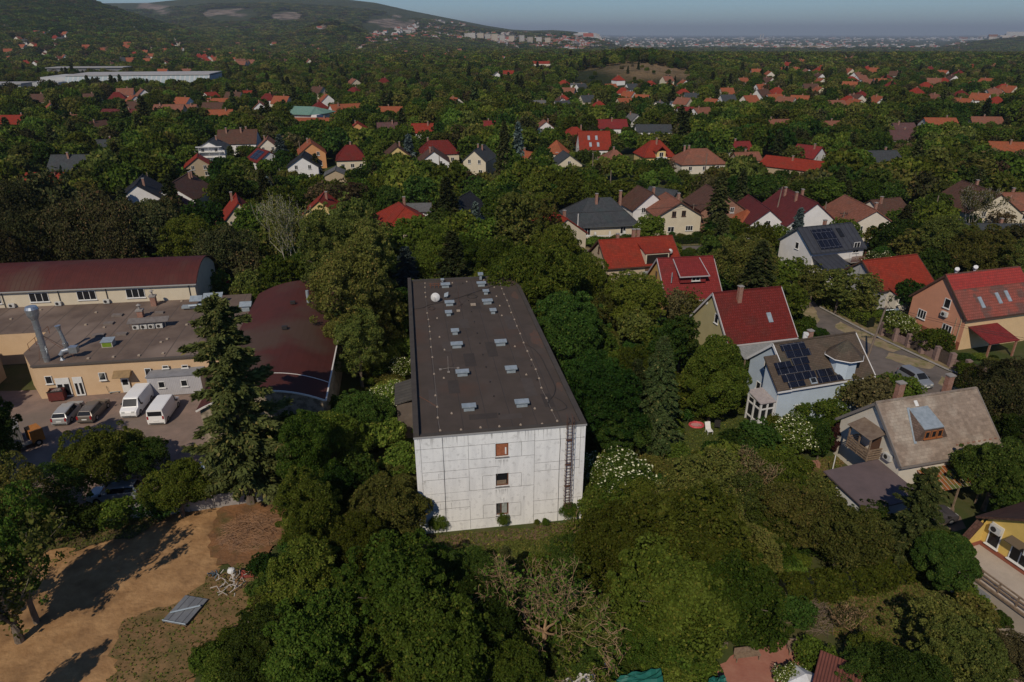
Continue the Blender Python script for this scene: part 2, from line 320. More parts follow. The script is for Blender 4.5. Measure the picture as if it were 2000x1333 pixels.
for i in range(nx_):
    for j in range(ny_):
        q=[(i,j),(i+1,j),(i+1,j+1),(i,j+1)]
        if any(sv(*k)[2] for k in q):
            for k in q:
                if k not in sidx: sidx[k]=len(sb.v); sb.v.append(svz(*k))
            sb.f.append(tuple(sidx[k] for k in q)); sb.m.append(0)
so_=struct('sandy_yard',sb,SAND); so_.data.polygons.foreach_set('use_smooth',[True]*len(so_.data.polygons))
_,ROUGH=sheet('rough_grass',[(250,1215),(330,1190),(395,1130),(470,1105),(520,1120),(500,1200),(430,1265),(365,1345),(300,1420),(180,1420),(215,1280)],M('rough_grass',(.21,.120,.058),(.115,.092,.032),1.1,bump=.9,c3=(.25,.15,.07),sc3=.5),.22,jit=.35)
_,ROUGH2=sheet('rough_bank',[(-60,1020),(120,1030),(300,1000),(330,1020),(250,1050),(160,1075),(60,1080),(-60,1110)],M('rough_bank',(.10,.070,.035),(.06,.065,.02),.9,bump=.9,c3=(.2,.12,.06),sc3=.4),.21,jit=.35)
_,BRUSHP=sheet('dry_brush_ground',[(440,985),(560,975),(560,1040),(500,1110),(415,1110),(420,1040)],M('rusty_mulch',(.24,.115,.05),(.14,.075,.038),.9,bump=1,c3=(.10,.08,.03),sc3=.5),.2,jit=.3)
_,YARDP=sheet('courtyard',[(-60,770),(420,740),(560,800),(560,900),(420,965),(300,985),(-160,985)],ASPH,.018,jit=.15)
_,STREET=sheet('street',[(1525,560),(1560,600),(1586,655),(1690,735),(1830,800),(1960,860),(2060,800),(1850,725),(1700,655),(1600,602),(1570,560)],ROADM,.012)
_,PATHP=sheet('pavement',[(1600,600),(1700,652),(1850,722),(2100,810),(2120,790),(1860,700),(1710,632),(1610,590)],VERGE,.016,jit=.25)
sheet('verge',[(1525,592),(1600,655),(1700,740),(1760,775),(1745,785),(1560,680),(1500,620)],VERGE,.015,jit=.2)
sheet('kerb',[(1600,599),(1700,651.5),(1850,721.5),(2100,809),(2102,812),(1850,725),(1700,655),(1600,602)],CONC,.12)
for vp_ in ([(1640,628),(1700,655),(1760,682),(1745,690),(1690,668),(1630,640)],[(1735,690),(1790,700),(1830,712),(1815,722),(1770,714),(1730,700)],[(1840,735),(1900,765),(1890,780),(1835,750)],[(1560,606),(1590,600),(1600,625),(1585,640)]): sheet('worn_verge',vp_,M('worn_verge',(.34,.26,.17),(.15,.14,.05),.7,bump=.4,c3=(.26,.19,.12),sc3=.6),.022,jit=.12)
_,ROAD2=sheet('cross_road',[(1090,500),(1120,487),(1380,480),(1560,470),(1560,480),(1380,493),(1100,516)],ROADM,.012)
sheet('cross_pavement',[(1100,484),(1380,472),(1560,463),(1560,468),(1380,478),(1100,490)],VERGE,.014)
_,LAWN1=sheet('garden_lawn',[(1330,850),(1380,815),(1480,820),(1500,870),(1440,900),(1330,890)],LAWN,.01,jit=.3)
_,LAWN2=sheet('garden_path',[(1580,900),(1640,885),(1650,960),(1720,990),(1690,1010),(1600,1000),(1570,960)],LAWND,.01,jit=.3)
_,LAWN3=sheet('dry_lawn',[(1560,1180),(1800,1125),(1850,1180),(1840,1333),(1740,1320),(1640,1260)],LAWND,.01,jit=.3)
_,FRONT=sheet('trodden_strip',[(835,1050),(1140,1020),(1150,1045),(1000,1075),(850,1075)],M('trodden_soil',(.17,.095,.06),(.07,.07,.03),.8,bump=.6),.01,jit=.2)
_,PAVP=sheet('red_patio',[(1400,1300),(1470,1262),(1560,1245),(1640,1290),(1640,1400),(1400,1400)],PAVE,.012,jit=.1)
_,DRIVE=sheet('drive',[(1790,1000),(1860,990),(1880,1030),(1830,1050),(1790,1040)],M('drive_gravel',(.22,.15,.10),(.15,.11,.08),1),.012,jit=.2)
_,YPATH=sheet('garden_walk',[(1930,1200),(1970,1230),(2100,1400),(1960,1350)],M('drive_gravel2',(.24,.17,.12),(.16,.12,.09),1),.012,jit=.2)
_,MOW=sheet('mown_grass',[(860,1080),(1180,1035),(1190,1100),(1010,1130),(880,1110)],M('mown_grass',(.034,.072,.010),(.068,.080,.020),.7,bump=.6,c3=(.14,.085,.045),sc3=.25,lo3=.52,hi3=.68),.007,jit=.4)
EX=[]
for nm_,pl_,m_ in (('stubble_field',[(1296,372),(1345,374),(1350,398),(1310,400)],VERGE),('garden_lawn',[(1000,352),(1070,350),(1075,366),(1010,368)],LAWND),('garden_lawn',[(1180,372),(1225,370),(1228,392),(1184,394)],LAWN),('garden_path',[(640,376),(700,372),(704,384),(650,388)],LAWND),('garden_lawn',[(955,352),(985,350),(988,368),(958,370)],LAWND),('garden_lawn',[(1640,500),(1682,498),(1684,512),(1645,514)],LAWND),('mown_meadow',[(1320,340),(1400,338),(1410,348),(1325,352)],LAWN),('garden_lawn',[(1120,300),(1160,299),(1162,308),(1122,309)],LAWN),('garden_lawn',[(630,322),(660,320),(664,332),(634,334)],LAWN),('bare_field',[(860,322),(905,320),(908,330),(862,332)],LAWND),('far_field',[(1240,268),(1300,266),(1304,272),(1242,275)],LAWN)):
    _,q_=sheet(nm_,pl_,m_,.012,jit=.5); EX.append(q_)
CLEAR=EX+[SANDP,YARDP,STREET,PATHP,ROAD2,LAWN1,LAWN2,LAWN3,PAVP,FRONT,DRIVE,BRUSHP,YPATH,MOW]
BOXES=[]   # (x0,y0,x1,y1,D) pixel windows through which a thing is seen from the drone: nothing tall is planted in front
# ------------------------------------------------------------------ building kit
def window(parent,side,u,z,w,h,L,W,bars=1,frame=None,pane=None,name='window',recess=False):
    """side F/B/L/R of a block centred on the parent; u along the wall"""
    f=frame or WHITE
    t=.07; b=B(); g=B()
    def put(bb,x0,z0,x1,z1,y0,y1,m=0): bb.box(x0,y0,z0,x1,y1,z1,m)
    x0,x1,z0,z1=-w/2,w/2,-h/2,h/2
    put(b,x0,z0,x1,z0+t,-.06,.02); put(b,x0,z1-t,x1,z1,-.06,.02); put(b,x0,z0+t,x0+t,z1-t,-.06,.02); put(b,x1-t,z0+t,x1,z1-t,-.06,.02)
    for k in range(bars):
        c=x0+w*(k+1)/(bars+1); put(b,c-t/2,z0+t,c+t/2,z1-t,-.05,.02)
    put(b,x0-.08,z0-.06,x1+.08,z0-.002,-.16,.02)
    put(g,x0+t,z0+t,x1-t,z1-t,-.015,.01)
    o=b.obj(name,f,parent); p=g.obj('pane',pane or GLASS,o)
    pos={'F':(u,-W/2,z,0),'B':(u,W/2,z,math.pi),'L':(-L/2,u,z,-math.pi/2),'R':(L/2,u,z,math.pi/2)}[side]
    o.location=pos[:3]; o.rotation_euler=(0,0,pos[3]); return o
def door(parent,side,u,w,h,L,W,m): 
    b=B().box(-w/2,-.05,0,w/2,.02,h); o=b.obj('door',m,parent); B().box(w/2-.16,-.10,h*.48,w/2-.12,-.05,h*.54).obj('handle',DARKM,o)
    pos={'F':(u,-W/2,0,0),'B':(u,W/2,0,math.pi),'L':(-L/2,u,0,-math.pi/2),'R':(L/2,u,0,math.pi/2)}[side]; o.location=pos[:3]; o.rotation_euler=(0,0,pos[3]); return o
def roof_gable(root,L,W,e,r,roof,over=.45,trim=None,ov2=.3,hip=0,asym=0):
    b=B(); s=(r-e)/(W/2); W2=W/2+over; ze=e-over*s; L2=L/2+ov2; T=.16
    nF=Vector((0,-s,1)); nB=Vector((0,s,1)); up=.17
    if hip==0:
        b.slab([(-L2,-W2,ze+up),(L2,-W2,ze+up),(L2,0,r+up),(-L2,0,r+up)],nF,T)
        b.slab([(L2,W2,ze+up),(-L2,W2,ze+up),(-L2,0,r+up),(L2,0,r+up)],nB,T)
        b.box(-L2-.01,-.12,r+up-.06,L2+.01,.12,r+up+.06)
    else:
        hx=L2-hip*W2 if hip>0 else 0; hx=max(hx,.02)
        f0=hip<0 
        b.face([(-L2,-W2,ze+up),(L2,-W2,ze+up),(hx,0,r+up),(-hx,0,r+up)]); b.face([(L2,W2,ze+up),(-L2,W2,ze+up),(-hx,0,r+up),(hx,0,r+up)])
        b.face([(L2,-W2,ze+up),(L2,W2,ze+up),(hx,0,r+up)]); b.face([(-L2,W2,ze+up),(-L2,-W2,ze+up),(-hx,0,r+up)])
        b.box(-L2,-W2,ze+up-.14,L2,W2,ze+up-.004)
        for sx in (-1,1):
            for sy in (-1,1): b.tube([(sx*L2,sy*W2,ze+up+.03),(sx*hx,0,r+up+.03)],.09,5)
    o=b.obj('roof',roof,root)
    if trim:
        g=B()
        for sy in (-1,1): g.box(-L2-.02,sy*(W2+.03)-.07,ze+up-.2,L2+.02,sy*(W2+.03)+.07,ze+up-.06)
        g.obj('gutter',trim,root)
        if hip==0:
            g=B()
            for sx in (-1,1):
                for sy in (-1,1):
                    x=sx*(L2+.03); g.slab([(x-.05,sy*W2,ze+up+.05),(x+.05,sy*W2,ze+up+.05),(x+.05,0,r+up+.05),(x-.05,0,r+up+.05)],(0,sy*s,1),.26)
            g.obj('bargeboard',trim,root)
    return o
def wall_block(root,L,W,e,r,wall,hip=0,name='wall'):
    b=B(); x,y=L/2,W/2
    b.face([(-x,-y,0),(x,-y,0),(x,-y,e),(-x,-y,e)]); b.face([(x,y,0),(-x,y,0),(-x,y,e),(x,y,e)])
    if hip:
        b.face([(x,-y,0),(x,y,0),(x,y,e),(x,-y,e)]); b.face([(-x,y,0),(-x,-y,0),(-x,-y,e),(-x,y,e)]); b.face([(-x,-y,e),(x,-y,e),(x,y,e),(-x,y,e)])
    else:
        b.face([(x,-y,0),(x,y,0),(x,y,e),(x,0,r),(x,-y,e)]); b.face([(-x,y,0),(-x,-y,0),(-x,-y,e),(-x,0,r),(-x,y,e)])
        b.face([(-x,-y,e),(x,-y,e),(x,0,r),(-x,0,r)]); b.face([(x,y,e),(-x,y,e),(-x,0,r),(x,0,r)])
    b.face([(-x,-y,0),(-x,y,0),(x,y,0),(x,-y,0)])
    return b.obj(name,wall,root)
def slopept(W,e,r,t,up=.2): return (-t*W/2, r-(r-e)*t+up)
def onroof(name,parent,L,W,e,r,u,t0,t1,w,m,th=.08,side=-1,up=.20):
    """flat thing lying on the front slope"""
    s=(r-e)/(W/2); n=Vector((0,side*s,1)).normalized()
    y0,y1=side*t0*W/2,side*t1*W/2; z0,z1=r-(r-e)*t0+up,r-(r-e)*t1+up
    b=B(); d=n*th
    pts=[Vector((u-w/2,y1,z1)),Vector((u+w/2,y1,z1)),Vector((u+w/2,y0,z0)),Vector((u-w/2,y0,z0))]
    if side>0: pts=pts[::-1]
    b.slab([p+d for p in pts],n,th); return b.obj(name,m,parent)
def chimney(parent,x,y,z0,z1,w=.6,d=.45,m=None,cap=True):
    b=B().box(x-w/2,y-d/2,z0,x+w/2,y+d/2,z1); o=b.obj('chimney',m or CHIM,parent)
    if cap: B().box(x-w/2-.07,y-d/2-.07,z1+.001,x+w/2+.07,y+d/2+.07,z1+.1).obj('chimney_cap',CONC,o)
    return o
def skylight(roof,L,W,e,r,u,t,w=.8,dt=.12,side=-1):
    o=onroof('skylight',roof,L,W,e,r,u,t,t+dt*2,w,GALV,.10,side); onroof('pane',o,L,W,e,r,u,t+.03,t+dt*2-.03,w-.2,GLASS,.03,side,up=.29)
    return o
def foot(x,y,yaw,L,W,g=1.0):
    c,s=math.cos(yaw),math.sin(yaw); a,b=L/2+g,W/2+g
    return [(x+u*c-v*s,y+u*s+v*c) for u,v in ((-a,-b),(a,-b),(a,b),(-a,b))]
LAND=[] # landmarks (px,py,text)
def house(x,y,yaw,L,W,e,r,wall,roof,label,hip=0,trim=None,box=None,name='house',over=.45,short=None,cat='house',z=0,group=None,ch=(),win=(),sky_=(),sol=()):
    yw=R(yaw); root=thing(name,label,cat,(x,y,z),yw,group)
    root.empty_display_size=1
    wall_block(root,L,W,e,r,WL[wall] if isinstance(wall,str) else wall,hip)
    ro=roof_gable(root,L,W,e,r,RF[roof] if isinstance(roof,str) else roof,over,trim,hip=hip)
    for c in ch: chimney(ro,c[0],c[1],c[2],c[3],*(c[4:] if len(c)>4 else ()))
    for w in win: window(root,w[0],w[1],w[2],w[3],w[4],L,W,*(w[5:] if len(w)>5 else ()))
    for s_ in sky_: skylight(ro,L,W,e,r,*s_)
    for s_ in sol: onroof('solar_panel',ro,L,W,e,r,s_[0],s_[1],s_[2],s_[3],SOLAR,.09)
    CLEAR.append(foot(x,y,yw,L,W)); 
    if box: BOXES.append((*box,y))
    if short:
        p=PX(x,y,e+z); LAND.append((p[0],p[1],short))
    return root,ro
# ------------------------------------------------------------------ the white panel block
class Frame:
    def __init__(s,x,y,yaw): s.x,s.y,s.a=x,y,R(yaw); s.c,s.s=math.cos(s.a),math.sin(s.a)
    def loc(s,x,y): dx,dy=x-s.x,y-s.y; return (dx*s.c+dy*s.s,-dx*s.s+dy*s.c)
    def W(s,u,v): return (s.x+u*s.c-v*s.s,s.y+u*s.s+v*s.c)
    def roof(s,px,py,z): p=P(px,py,z); return s.loc(p[0],p[1])
    def face(s,px,py,v=0):   # pixel -> (u,z) on the vertical plane v=const
        d=ray(px,py); n=(-s.s,s.c); o=(s.x-v*s.s,s.y+v*s.c); t=(o[0]*n[0]+o[1]*n[1])/(d[0]*n[0]+d[1]*n[1])
        u,_=s.loc(d[0]*t,d[1]*t); return (u,CH+d[2]*t)
    def side(s,px,py,u=0):
        d=ray(px,py); n=(s.c,s.s); o=s.W(u,0); t=(o[0]*n[0]+o[1]*n[1])/(d[0]*n[0]+d[1]*n[1])
        _,v=s.loc(d[0]*t,d[1]*t); return (v,CH+d[2]*t)
MB=Frame(-7.8,46.5,8.6); MW,ML,MH=14.06,38.3,9.6
mb=thing('panel_building','abandoned three storey block of stained white concrete panels with a flat dark felt roof','building',(MB.x,MB.y,0),MB.a)
CLEAR.append([MB.W(*p) for p in ((-1.3,-1.0),(MW+1.3,-1.0),(MW+1.3,ML+1.5),(-1.3,ML+1.5))]); BOXES.append((800,545,1142,1038,46)); 
LAND.append((975,880,'the white panel block'))
PANEL=M('stained_white_panel',(.80,.79,.76),(.60,.595,.58),1.5,lo=.42,hi=.80,c3=(.44,.43,.41),sc3=2.4,lo3=.55,hi3=.85,streak=True,rough=.8)
FELT=M('roof_felt',(.080,.062,.051),(.062,.049,.040),.5,pat='wave',ps=(.155,.007),pc=(.058,.049,.044),c3=(.085,.052,.038),sc3=.16,lo3=.55,hi3=.75)
FELT2=M('parapet_felt',(.072,.062,.053),(.056,.048,.042),.8)
b=B(); z=lambda a,c:(780+a/4.76,800+c/4.76)
wins=[((893,320),(1012,440)),((897,600),(1012,720)),((900,875),(1012,995))]; holes=[]
for a,c in wins:
    u0,z1=MB.face(*z(*a)); u1,z0=MB.face(*z(*c)); holes.append((round(u0,2),round(u0+1.08,2),round(z1-1.3,2),round(z1,2)))
holes.sort(key=lambda h:h[2]); U0=min(h[0] for h in holes)-.02; U0=holes[0][0]
holes=[(U0,U0+1.08,h[2],h[3]) for h in holes]
b.face([(0,0,-.2),(U0,0,-.2),(U0,0,MH),(0,0,MH)]); b.face([(U0+1.08,0,-.2),(MW,0,-.2),(MW,0,MH),(U0+1.08,0,MH)])
zz=-.2
for h in holes: b.face([(U0,0,zz),(U0+1.08,0,zz),(U0+1.08,0,h[2]),(U0,0,h[2])]); zz=h[3]
b.face([(U0,0,zz),(U0+1.08,0,zz),(U0+1.08,0,MH),(U0,0,MH)])
for h in holes:
    for q in ([(U0,0,h[2]),(U0,0,h[3]),(U0,.3,h[3]),(U0,.3,h[2])],[(U0+1.08,0,h[3]),(U0+1.08,0,h[2]),(U0+1.08,.3,h[2]),(U0+1.08,.3,h[3])],[(U0,0,h[2]),(U0,.3,h[2]),(U0+1.08,.3,h[2]),(U0+1.08,0,h[2])],[(U0,0,h[3]),(U0+1.08,0,h[3]),(U0+1.08,.3,h[3]),(U0,.3,h[3])]): b.face(q)
b.face([(MW,0,-.2),(MW,ML,-.2),(MW,ML,MH),(MW,0,MH)]); b.face([(MW,ML,-.2),(0,ML,-.2),(0,ML,MH),(MW,ML,MH)]); b.face([(0,ML,-.2),(0,0,-.2),(0,0,MH),(0,ML,MH)])
b.obj('wall',PANEL,mb)
b=B().box(-.02,-.02,MH,MW+.02,ML+.02,MH+.03); roofo=b.obj('roof',FELT,mb)
b=B(); b.box(-.05,-.05,MH+.031,.40,ML+.05,MH+.46); b.box(.4,ML-.5,MH+.031,MW+.05,ML+.05,MH+.19); b.box(MW-.42,-.05,MH+.031,MW+.05,ML-.5,MH+.17); b.box(.4,-.05,MH+.031,MW-.42,.36,MH+.165)
b.obj('parapet',FELT2,mb)
b=B(); b.box(-.07,-.08,MH-.06,MW+.08,-.055,MH+.10); b.box(MW+.055,-.08,MH-.06,MW+.08,ML,MH+.1); b.obj('edge_trim',M('edge_flashing',(.30,.29,.28),rough=.6),mb)
seg=[((187,268),(232,880)),((640,232),(650,755)),((655,850),(665,1110)),((1260,180),(1245,1060)),((1690,155),(1670,545)),((1655,820),(1650,940)),((768,330),(768,460)),((1135,300),(1137,430)),((775,620),(775,745)),((1135,590),(1135,710)),((780,890),(780,1015)),((1130,865),(1130,985)),
((150,378),(640,340)),((645,340),(890,315)),((1012,310),(1260,290)),((1260,292),(1725,258)),((650,465),(890,450)),((1015,440),(1255,425)),((215,590),(640,560)),((650,550),(930,530)),((1260,495),(1670,470)),((1250,575),(1670,540)),((220,665),(645,632)),((650,755),(775,748)),((775,620),(893,608)),((1015,593),(1135,590)),((775,745),(893,735)),((1015,722),(1250,700)),((235,872),(650,838)),((245,943),(660,903)),((780,890),(895,880)),((1015,868),(1130,862)),((1240,850),(1690,812)),((1250,970),(1650,938)),((665,1025),(895,1000)),((1015,990),(1130,985)),((360,1055),(660,1028)),((205,490),(645,470)),((230,795),(645,762))]
b=B()
for i,(a,c) in enumerate(seg):
    u0,z0=MB.face(*z(*a)); u1,z1=MB.face(*z(*c)); w=.014 if i<37 else .008
    if abs(u1-u0)<.6: m_=(u0+u1)/2; b.box(m_-w,-.006,min(z0,z1),m_+w,.002,max(z0,z1))
    else: m_=(z0+z1)/2; b.box(u0,-.008,m_-w,u1,.002,m_+w)
sk_=B(); rs=random.Random(4)
for _ in range(95):
    u_=rs.uniform(.2,MW-.2); top=rs.choice([MH-.05,MH-.05,MH-.05,6.85,3.9,.95,6.0,3.0]); l_=rs.uniform(.25,1.3) if top>9 else rs.uniform(.2,.7); w_=rs.uniform(.015,.06)
    if top in (6.85,3.9,.95): u_=rs.uniform(U0-.05,U0+1.12)
    if U0-.1<u_<U0+1.2 and top>9: l_=min(l_,.9)
    sk_.face([(u_-w_,-.003,top),(u_-w_*.2,-.003,top-l_),(u_+w_*.2,-.003,top-l_),(u_+w_,-.003,top)][::1])
so2=sk_.obj('rain_streaks',M('rain_streak',(.50,.49,.47),(.60,.59,.57),3),mb); so2['kind']='stuff'
b.obj('panel_joints',M('panel_joint_sealant',(.12,.105,.095),(.32,.31,.30),2.5),mb)
BOARD=M('rusty_board',(.36,.13,.06),(.25,.085,.045),4)
FRAMED=M('brown_frame',(.12,.05,.03),(.2,.09,.05),4)
for k,h in enumerate(holes[::-1]):
    b=B(); t=.07; b.box(0,.12,0,1.08,.2,t); b.box(0,.12,1.3-t,1.08,.2,1.3); b.box(0,.12,t,t,.2,1.3-t); b.box(1.08-t,.12,t,1.08,.2,1.3-t)
    if k==2: b.box(.40,.12,t,.46,.2,1.3-t)
    wo_=b.obj('window',FRAMED,mb,(h[0],0,h[2])); 
    if k==0: wo_['label']='top window closed by a rust brown board with a white strip'; B().box(t,.15,t,1.08-t,.18,1.3-t).obj('board',BOARD,wo_); B().box(.80,.135,.14,.92,.149,.8).obj('white_strip',WHITE,wo_)
    else:
        B().box(t,.26,t,1.08-t,.28,1.3-t).obj('pane',M('broken_dark_glass',(.03,.03,.028),(.10,.10,.095),1.5,rough=.2) if k==2 else GLASS,wo_)
        if k==1: B().box(t,.20,t,1.08-t-.1,.25,.45).obj('fallen_board',WOOD,wo_)
        else: B().box(.5,.215,t,.95,.25,1.2).obj('curtain',M('old_curtain',(.34,.36,.33),(.25,.27,.24),3),wo_)
    B().box(-.05,-.09,-.09,1.13,.02,-.005).obj('sill',M('sill_sheet',(.25,.24,.23),(.17,.16,.15),4),wo_)
b=B(); q=[MB.face(*z(*p)) for p in ((397,262),(415,560),(428,870),(437,1140))]; b.tube([(.0+q[0][0],.5,MH+.21)]+[(u,-.05,h) for u,h in q],.016,4)
b.obj('lightning_cable',DARKM,mb)
b=B(); q=[MB.face(*z(*p)) for p in ((1490,180),(1496,300),(1485,500),(1470,1040))]; b.tube([(q[0][0],.5,MH+.21)]+[(u,-.05,h) for u,h in q],.016,4); b.obj('lightning_cable',DARKM,mb)
# ladder with safety cage
u0=MB.face(*z(1568,180))[0]; u0-=.1; b=B(); zb=MB.face(*z(1560,885))[1]
for du in (0,.42): b.tube([(u0+du,-.22,zb),(u0+du,-.22,MH+.95),(u0+du,.35,MH+.95)],.03,5)
k=zb
while k<MH: b.box(u0,-.235,k,u0+.42,-.205,k+.03); k+=.3
for zz in (zb+.1,zb+2.0,zb+4.2,zb+6.6): b.box(u0-.02,-.22,zz,u0+.44,0,zz+.07)
lad=b.obj('ladder',M('ladder_steel',(.075,.045,.035),(.12,.06,.04),5),mb)
b=B(); k=zb+.2
while k<MH+.9: b.tube([(u0+.21+.36*math.cos(a),-.24-.55*math.sin(a),k) for a in np.linspace(0,math.pi,9)],.016,4); k+=.52
for a in np.linspace(.3,math.pi-.3,5): b.tube([(u0+.21+.36*math.cos(a),-.24-.55*math.sin(a),zb+.2),(u0+.21+.36*math.cos(a),-.24-.55*math.sin(a),MH+.9)],.013,4)
b.obj('safety_cage',MATS['ladder_steel'],lad)
# annex on the left long side
b=B(); yb=MB.roof(790,764,4.6)[1]; b.slab([(-2.0,yb-2.2,4.3),(-.06,yb-2.2,4.8),(-.06,yb+2.4,4.8),(-2.0,yb+2.4,4.3)],(-.23,0,1),.12); b.obj('side_canopy',M('canopy_felt',(.085,.078,.07),(.06,.055,.05),1,pat='wave',ps=(.5,.1),pc=(.04,.04,.035)),mb)
B().box(-1.8,yb-2.0,0,-.03,yb+2.2,4.2).obj('side_wing',M('wing_wall',(.14,.11,.09),(.10,.08,.065),1),mb)
# roof furniture
z5=lambda a,c:(760+a/3.8075,520+c/3.8075)
def vent(x,y,w,d,h,tilt=0):
    b=B(); b.box(x-w/2+.16,y-d/2+.12,MH+.03,x+w/2-.16,y+d/2-.12,MH+h); o=b.obj('roof_vent',GALV,mb)
    c=B(); c.slab([(x-w/2,y-d/2,MH+h+.10),(x+w/2,y-d/2,MH+h+.10),(x+w/2,y+d/2,MH+h+.14+tilt),(x-w/2,y+d/2,MH+h+.14+tilt)],(0,0,1),.09); c.obj('vent_cap',GALV,o)
for x0,y0,x1,y1 in [(385,130,455,165),(653,120,722,155),(698,178,745,215),(415,265,487,300),(693,250,772,288),(418,337,470,375),(750,320,800,360),(462,475,522,515),(460,570,550,615),(787,550,877,598),(497,778,597,825),(865,755,955,800),(543,1027,650,1085),(937,998,1045,1055)]:
    u,v=MB.roof(*z5((x0+x1)/2,y1),MH+.03); w=(x1-x0)/3.8075*PX(*MB.W(u,v),MH)[2]/F; vent(u,v+.3,w,.62,.42,random.uniform(0,.04))
u,v=MB.roof(*z5(680,95),MH+.2); b=B(); b.box(u-.15,v-.15,MH+.1,u+.15,v+.15,MH+.75); o=b.obj('roof_vent',GALV,mb); B().box(u-.33,v-.3,MH+.76,u+.33,v+.3,MH+1.0).obj('vent_cap',GALV,o)
u,v=MB.roof(*z5(396,112),MH+.2); b=B(); b.box(u-.1,v-.1,MH+.1,u+.1,v+.1,MH+.35); o=b.obj('roof_vent',GALV,mb); B().box(u-.22,v-.2,MH+.36,u+.22,v+.2,MH+.52).obj('vent_cap',GALV,o)
u,v=MB.roof(*z5(425,238),MH); b=B(); b.slab([(u-.3,v-.2,MH+.2),(u+.2,v-.3,MH+.35),(u+.3,v+.3,MH+.7),(u-.2,v+.3,MH+.5)],(0,-.5,1),.06); b.box(u-.08,v-.06,MH,u+.08,v+.06,MH+.3); b.obj('loose_panel',GALV,mb)
def dish(parent,x,y,z,r,m,yaw=0,name='satellite_dish',pole=.5):
    b=B(); n=16; rings=[]
    for k in range(5):
        q=k/4*r; rings.append([(q*math.cos(2*math.pi*i/n),(q*q/r/2.2),q*math.sin(2*math.pi*i/n)) for i in range(n)])
    for a,c in zip(rings,rings[1:]):
        for i in range(n): b.face([a[i],a[(i+1)%n],c[(i+1)%n],c[i]])
    b.tube([(0,.02,0),(0,.3,-.05),(0,.3,-pole)],.03,5); b.tube([(0,r*.45,-r),(0,-r*.6,0)],.015,4)
    o=b.obj(name,m,parent,(x,y,z)); o.rotation_euler=(R(-25),0,yaw)
    for v in o.data.polygons: pass
    return o
DISHM=M('dish_enamel',(.62,.61,.58),(.5,.49,.47),3,rough=.5)
u,v=MB.roof(*z5(343,275),MH); d_=dish(mb,u,v,MH+.75,.55,DISHM,R(-12))
b=B().tube([(u+.45,v+.1,MH),(u-.1,v+.15,MH+.5)],.025,4); b.tube([(u-.5,v+.1,MH),(u,v+.1,MH+.5)],.025,4); b.obj('dish_stand',DARKM,mb)
b=B(); u,v=MB.roof(*z5(440,775),MH); b.tube([(u,v,MH),(u,v,MH+1.5)],.02,5)
for dx,dy in ((-.75,.15),(.95,.2),(0,-.5)): b.tube([(u,v,MH+.25),(u+dx,v+dy,MH+.06)],.02,4); b.box(u+dx-.12,v+dy-.1,MH+.03,u+dx+.12,v+dy+.1,MH+.13)
b.obj('antenna_tripod',M('old_steel',(.28,.25,.22),(.2,.17,.15),4),mb)
b=B(); u,v=MB.roof(*z5(520,305),MH); b.tube([(u,v,MH),(u-.05,v,MH+2.6)],.02,5)
for dx,dy in ((.5,.5),(-.4,-.45),(.2,-.5)): b.tube([(u,v,MH+.8),(u+dx,v+dy,MH+.04)],.018,4)
b.obj('aerial_mast',MATS['ladder_steel'],mb)
b=B(); u,v=MB.roof(*z5(345,165),MH)
for k in range(3): b.tube([(u-.6+.5*k,v,MH),(u-.6+.5*k,v,MH+.7)],.025,4)
b.tube([(u-.8,v,MH+.6),(u+.7,v,MH+.6)],.02,4); b.tube([(u-.8,v+.2,MH+.35),(u+.7,v,MH+.35)],.02,4); b.obj('aerial_frame',RUST,mb)
def cable(name,pts,rad=.025,closed=False,m=None):
    q=[MB.roof(*z5(*p),MH+.05) for p in pts]; pth=[]
    for i in range(len(q)-1):
        p0,p1,p2,p3=q[max(i-1,0)],q[i],q[i+1],q[min(i+2,len(q)-1)]
        for k in range(6):
            t=k/6; pth.append(tuple(.5*((2*p1[j])+(-p0[j]+p2[j])*t+(2*p0[j]-5*p1[j]+4*p2[j]-p3[j])*t*t+(-p0[j]+3*p1[j]-3*p2[j]+p3[j])*t**3) for j in (0,1))+(MH+.07,))
    pth.append((*q[-1],MH+.07)); B().tube(pth,rad,4).obj(name,m or DARKM,mb)
cable('roof_cable',[(150,322),(250,312),(300,290),(420,265),(560,222),(700,175),(830,130)],.035)
cable('roof_cable',[(1010,580),(1080,620),(1130,680),(1165,750),(1205,830),(1235,900),(1225,960),(1185,1010),(1200,1060),(1260,1075),(1320,1055),(1290,1010),(1230,975)],.035)
cable('cable_coil',[(580,225),(600,215),(630,215),(655,225),(640,238),(600,240),(580,228)],.04)
cable('cable_coil',[(290,315),(305,303),(330,305),(340,318),(320,328),(295,322)],.04)
cable('thin_wire',[(180,950),(260,990),(360,1050)],.012,m=RUST)
cable('lightning_wire',[(380,1225),(362,1130),(358,1050),(345,900),(335,800),(322,680),(312,580),(303,490),(292,400),(283,350),(272,240),(267,130)],.014,m=MATS['old_steel'])
cable('lightning_wire',[(1250,1155),(1210,1075),(1170,985),(1132,908),(1115,838),(1090,770),(1058,700),(1028,635),(1000,572),(975,505),(950,448),(932,400),(893,300),(877,258),(855,212),(838,170),(825,132)],.014,m=MATS['old_steel'])
padm=M('conductor_block',(.42,.34,.26),(.30,.24,.18),6); pb=B(); pb.box(-.085,-.085,0,.085,.085,.06); pb.box(-.035,-.035,.061,.035,.035,.14); pad0=None
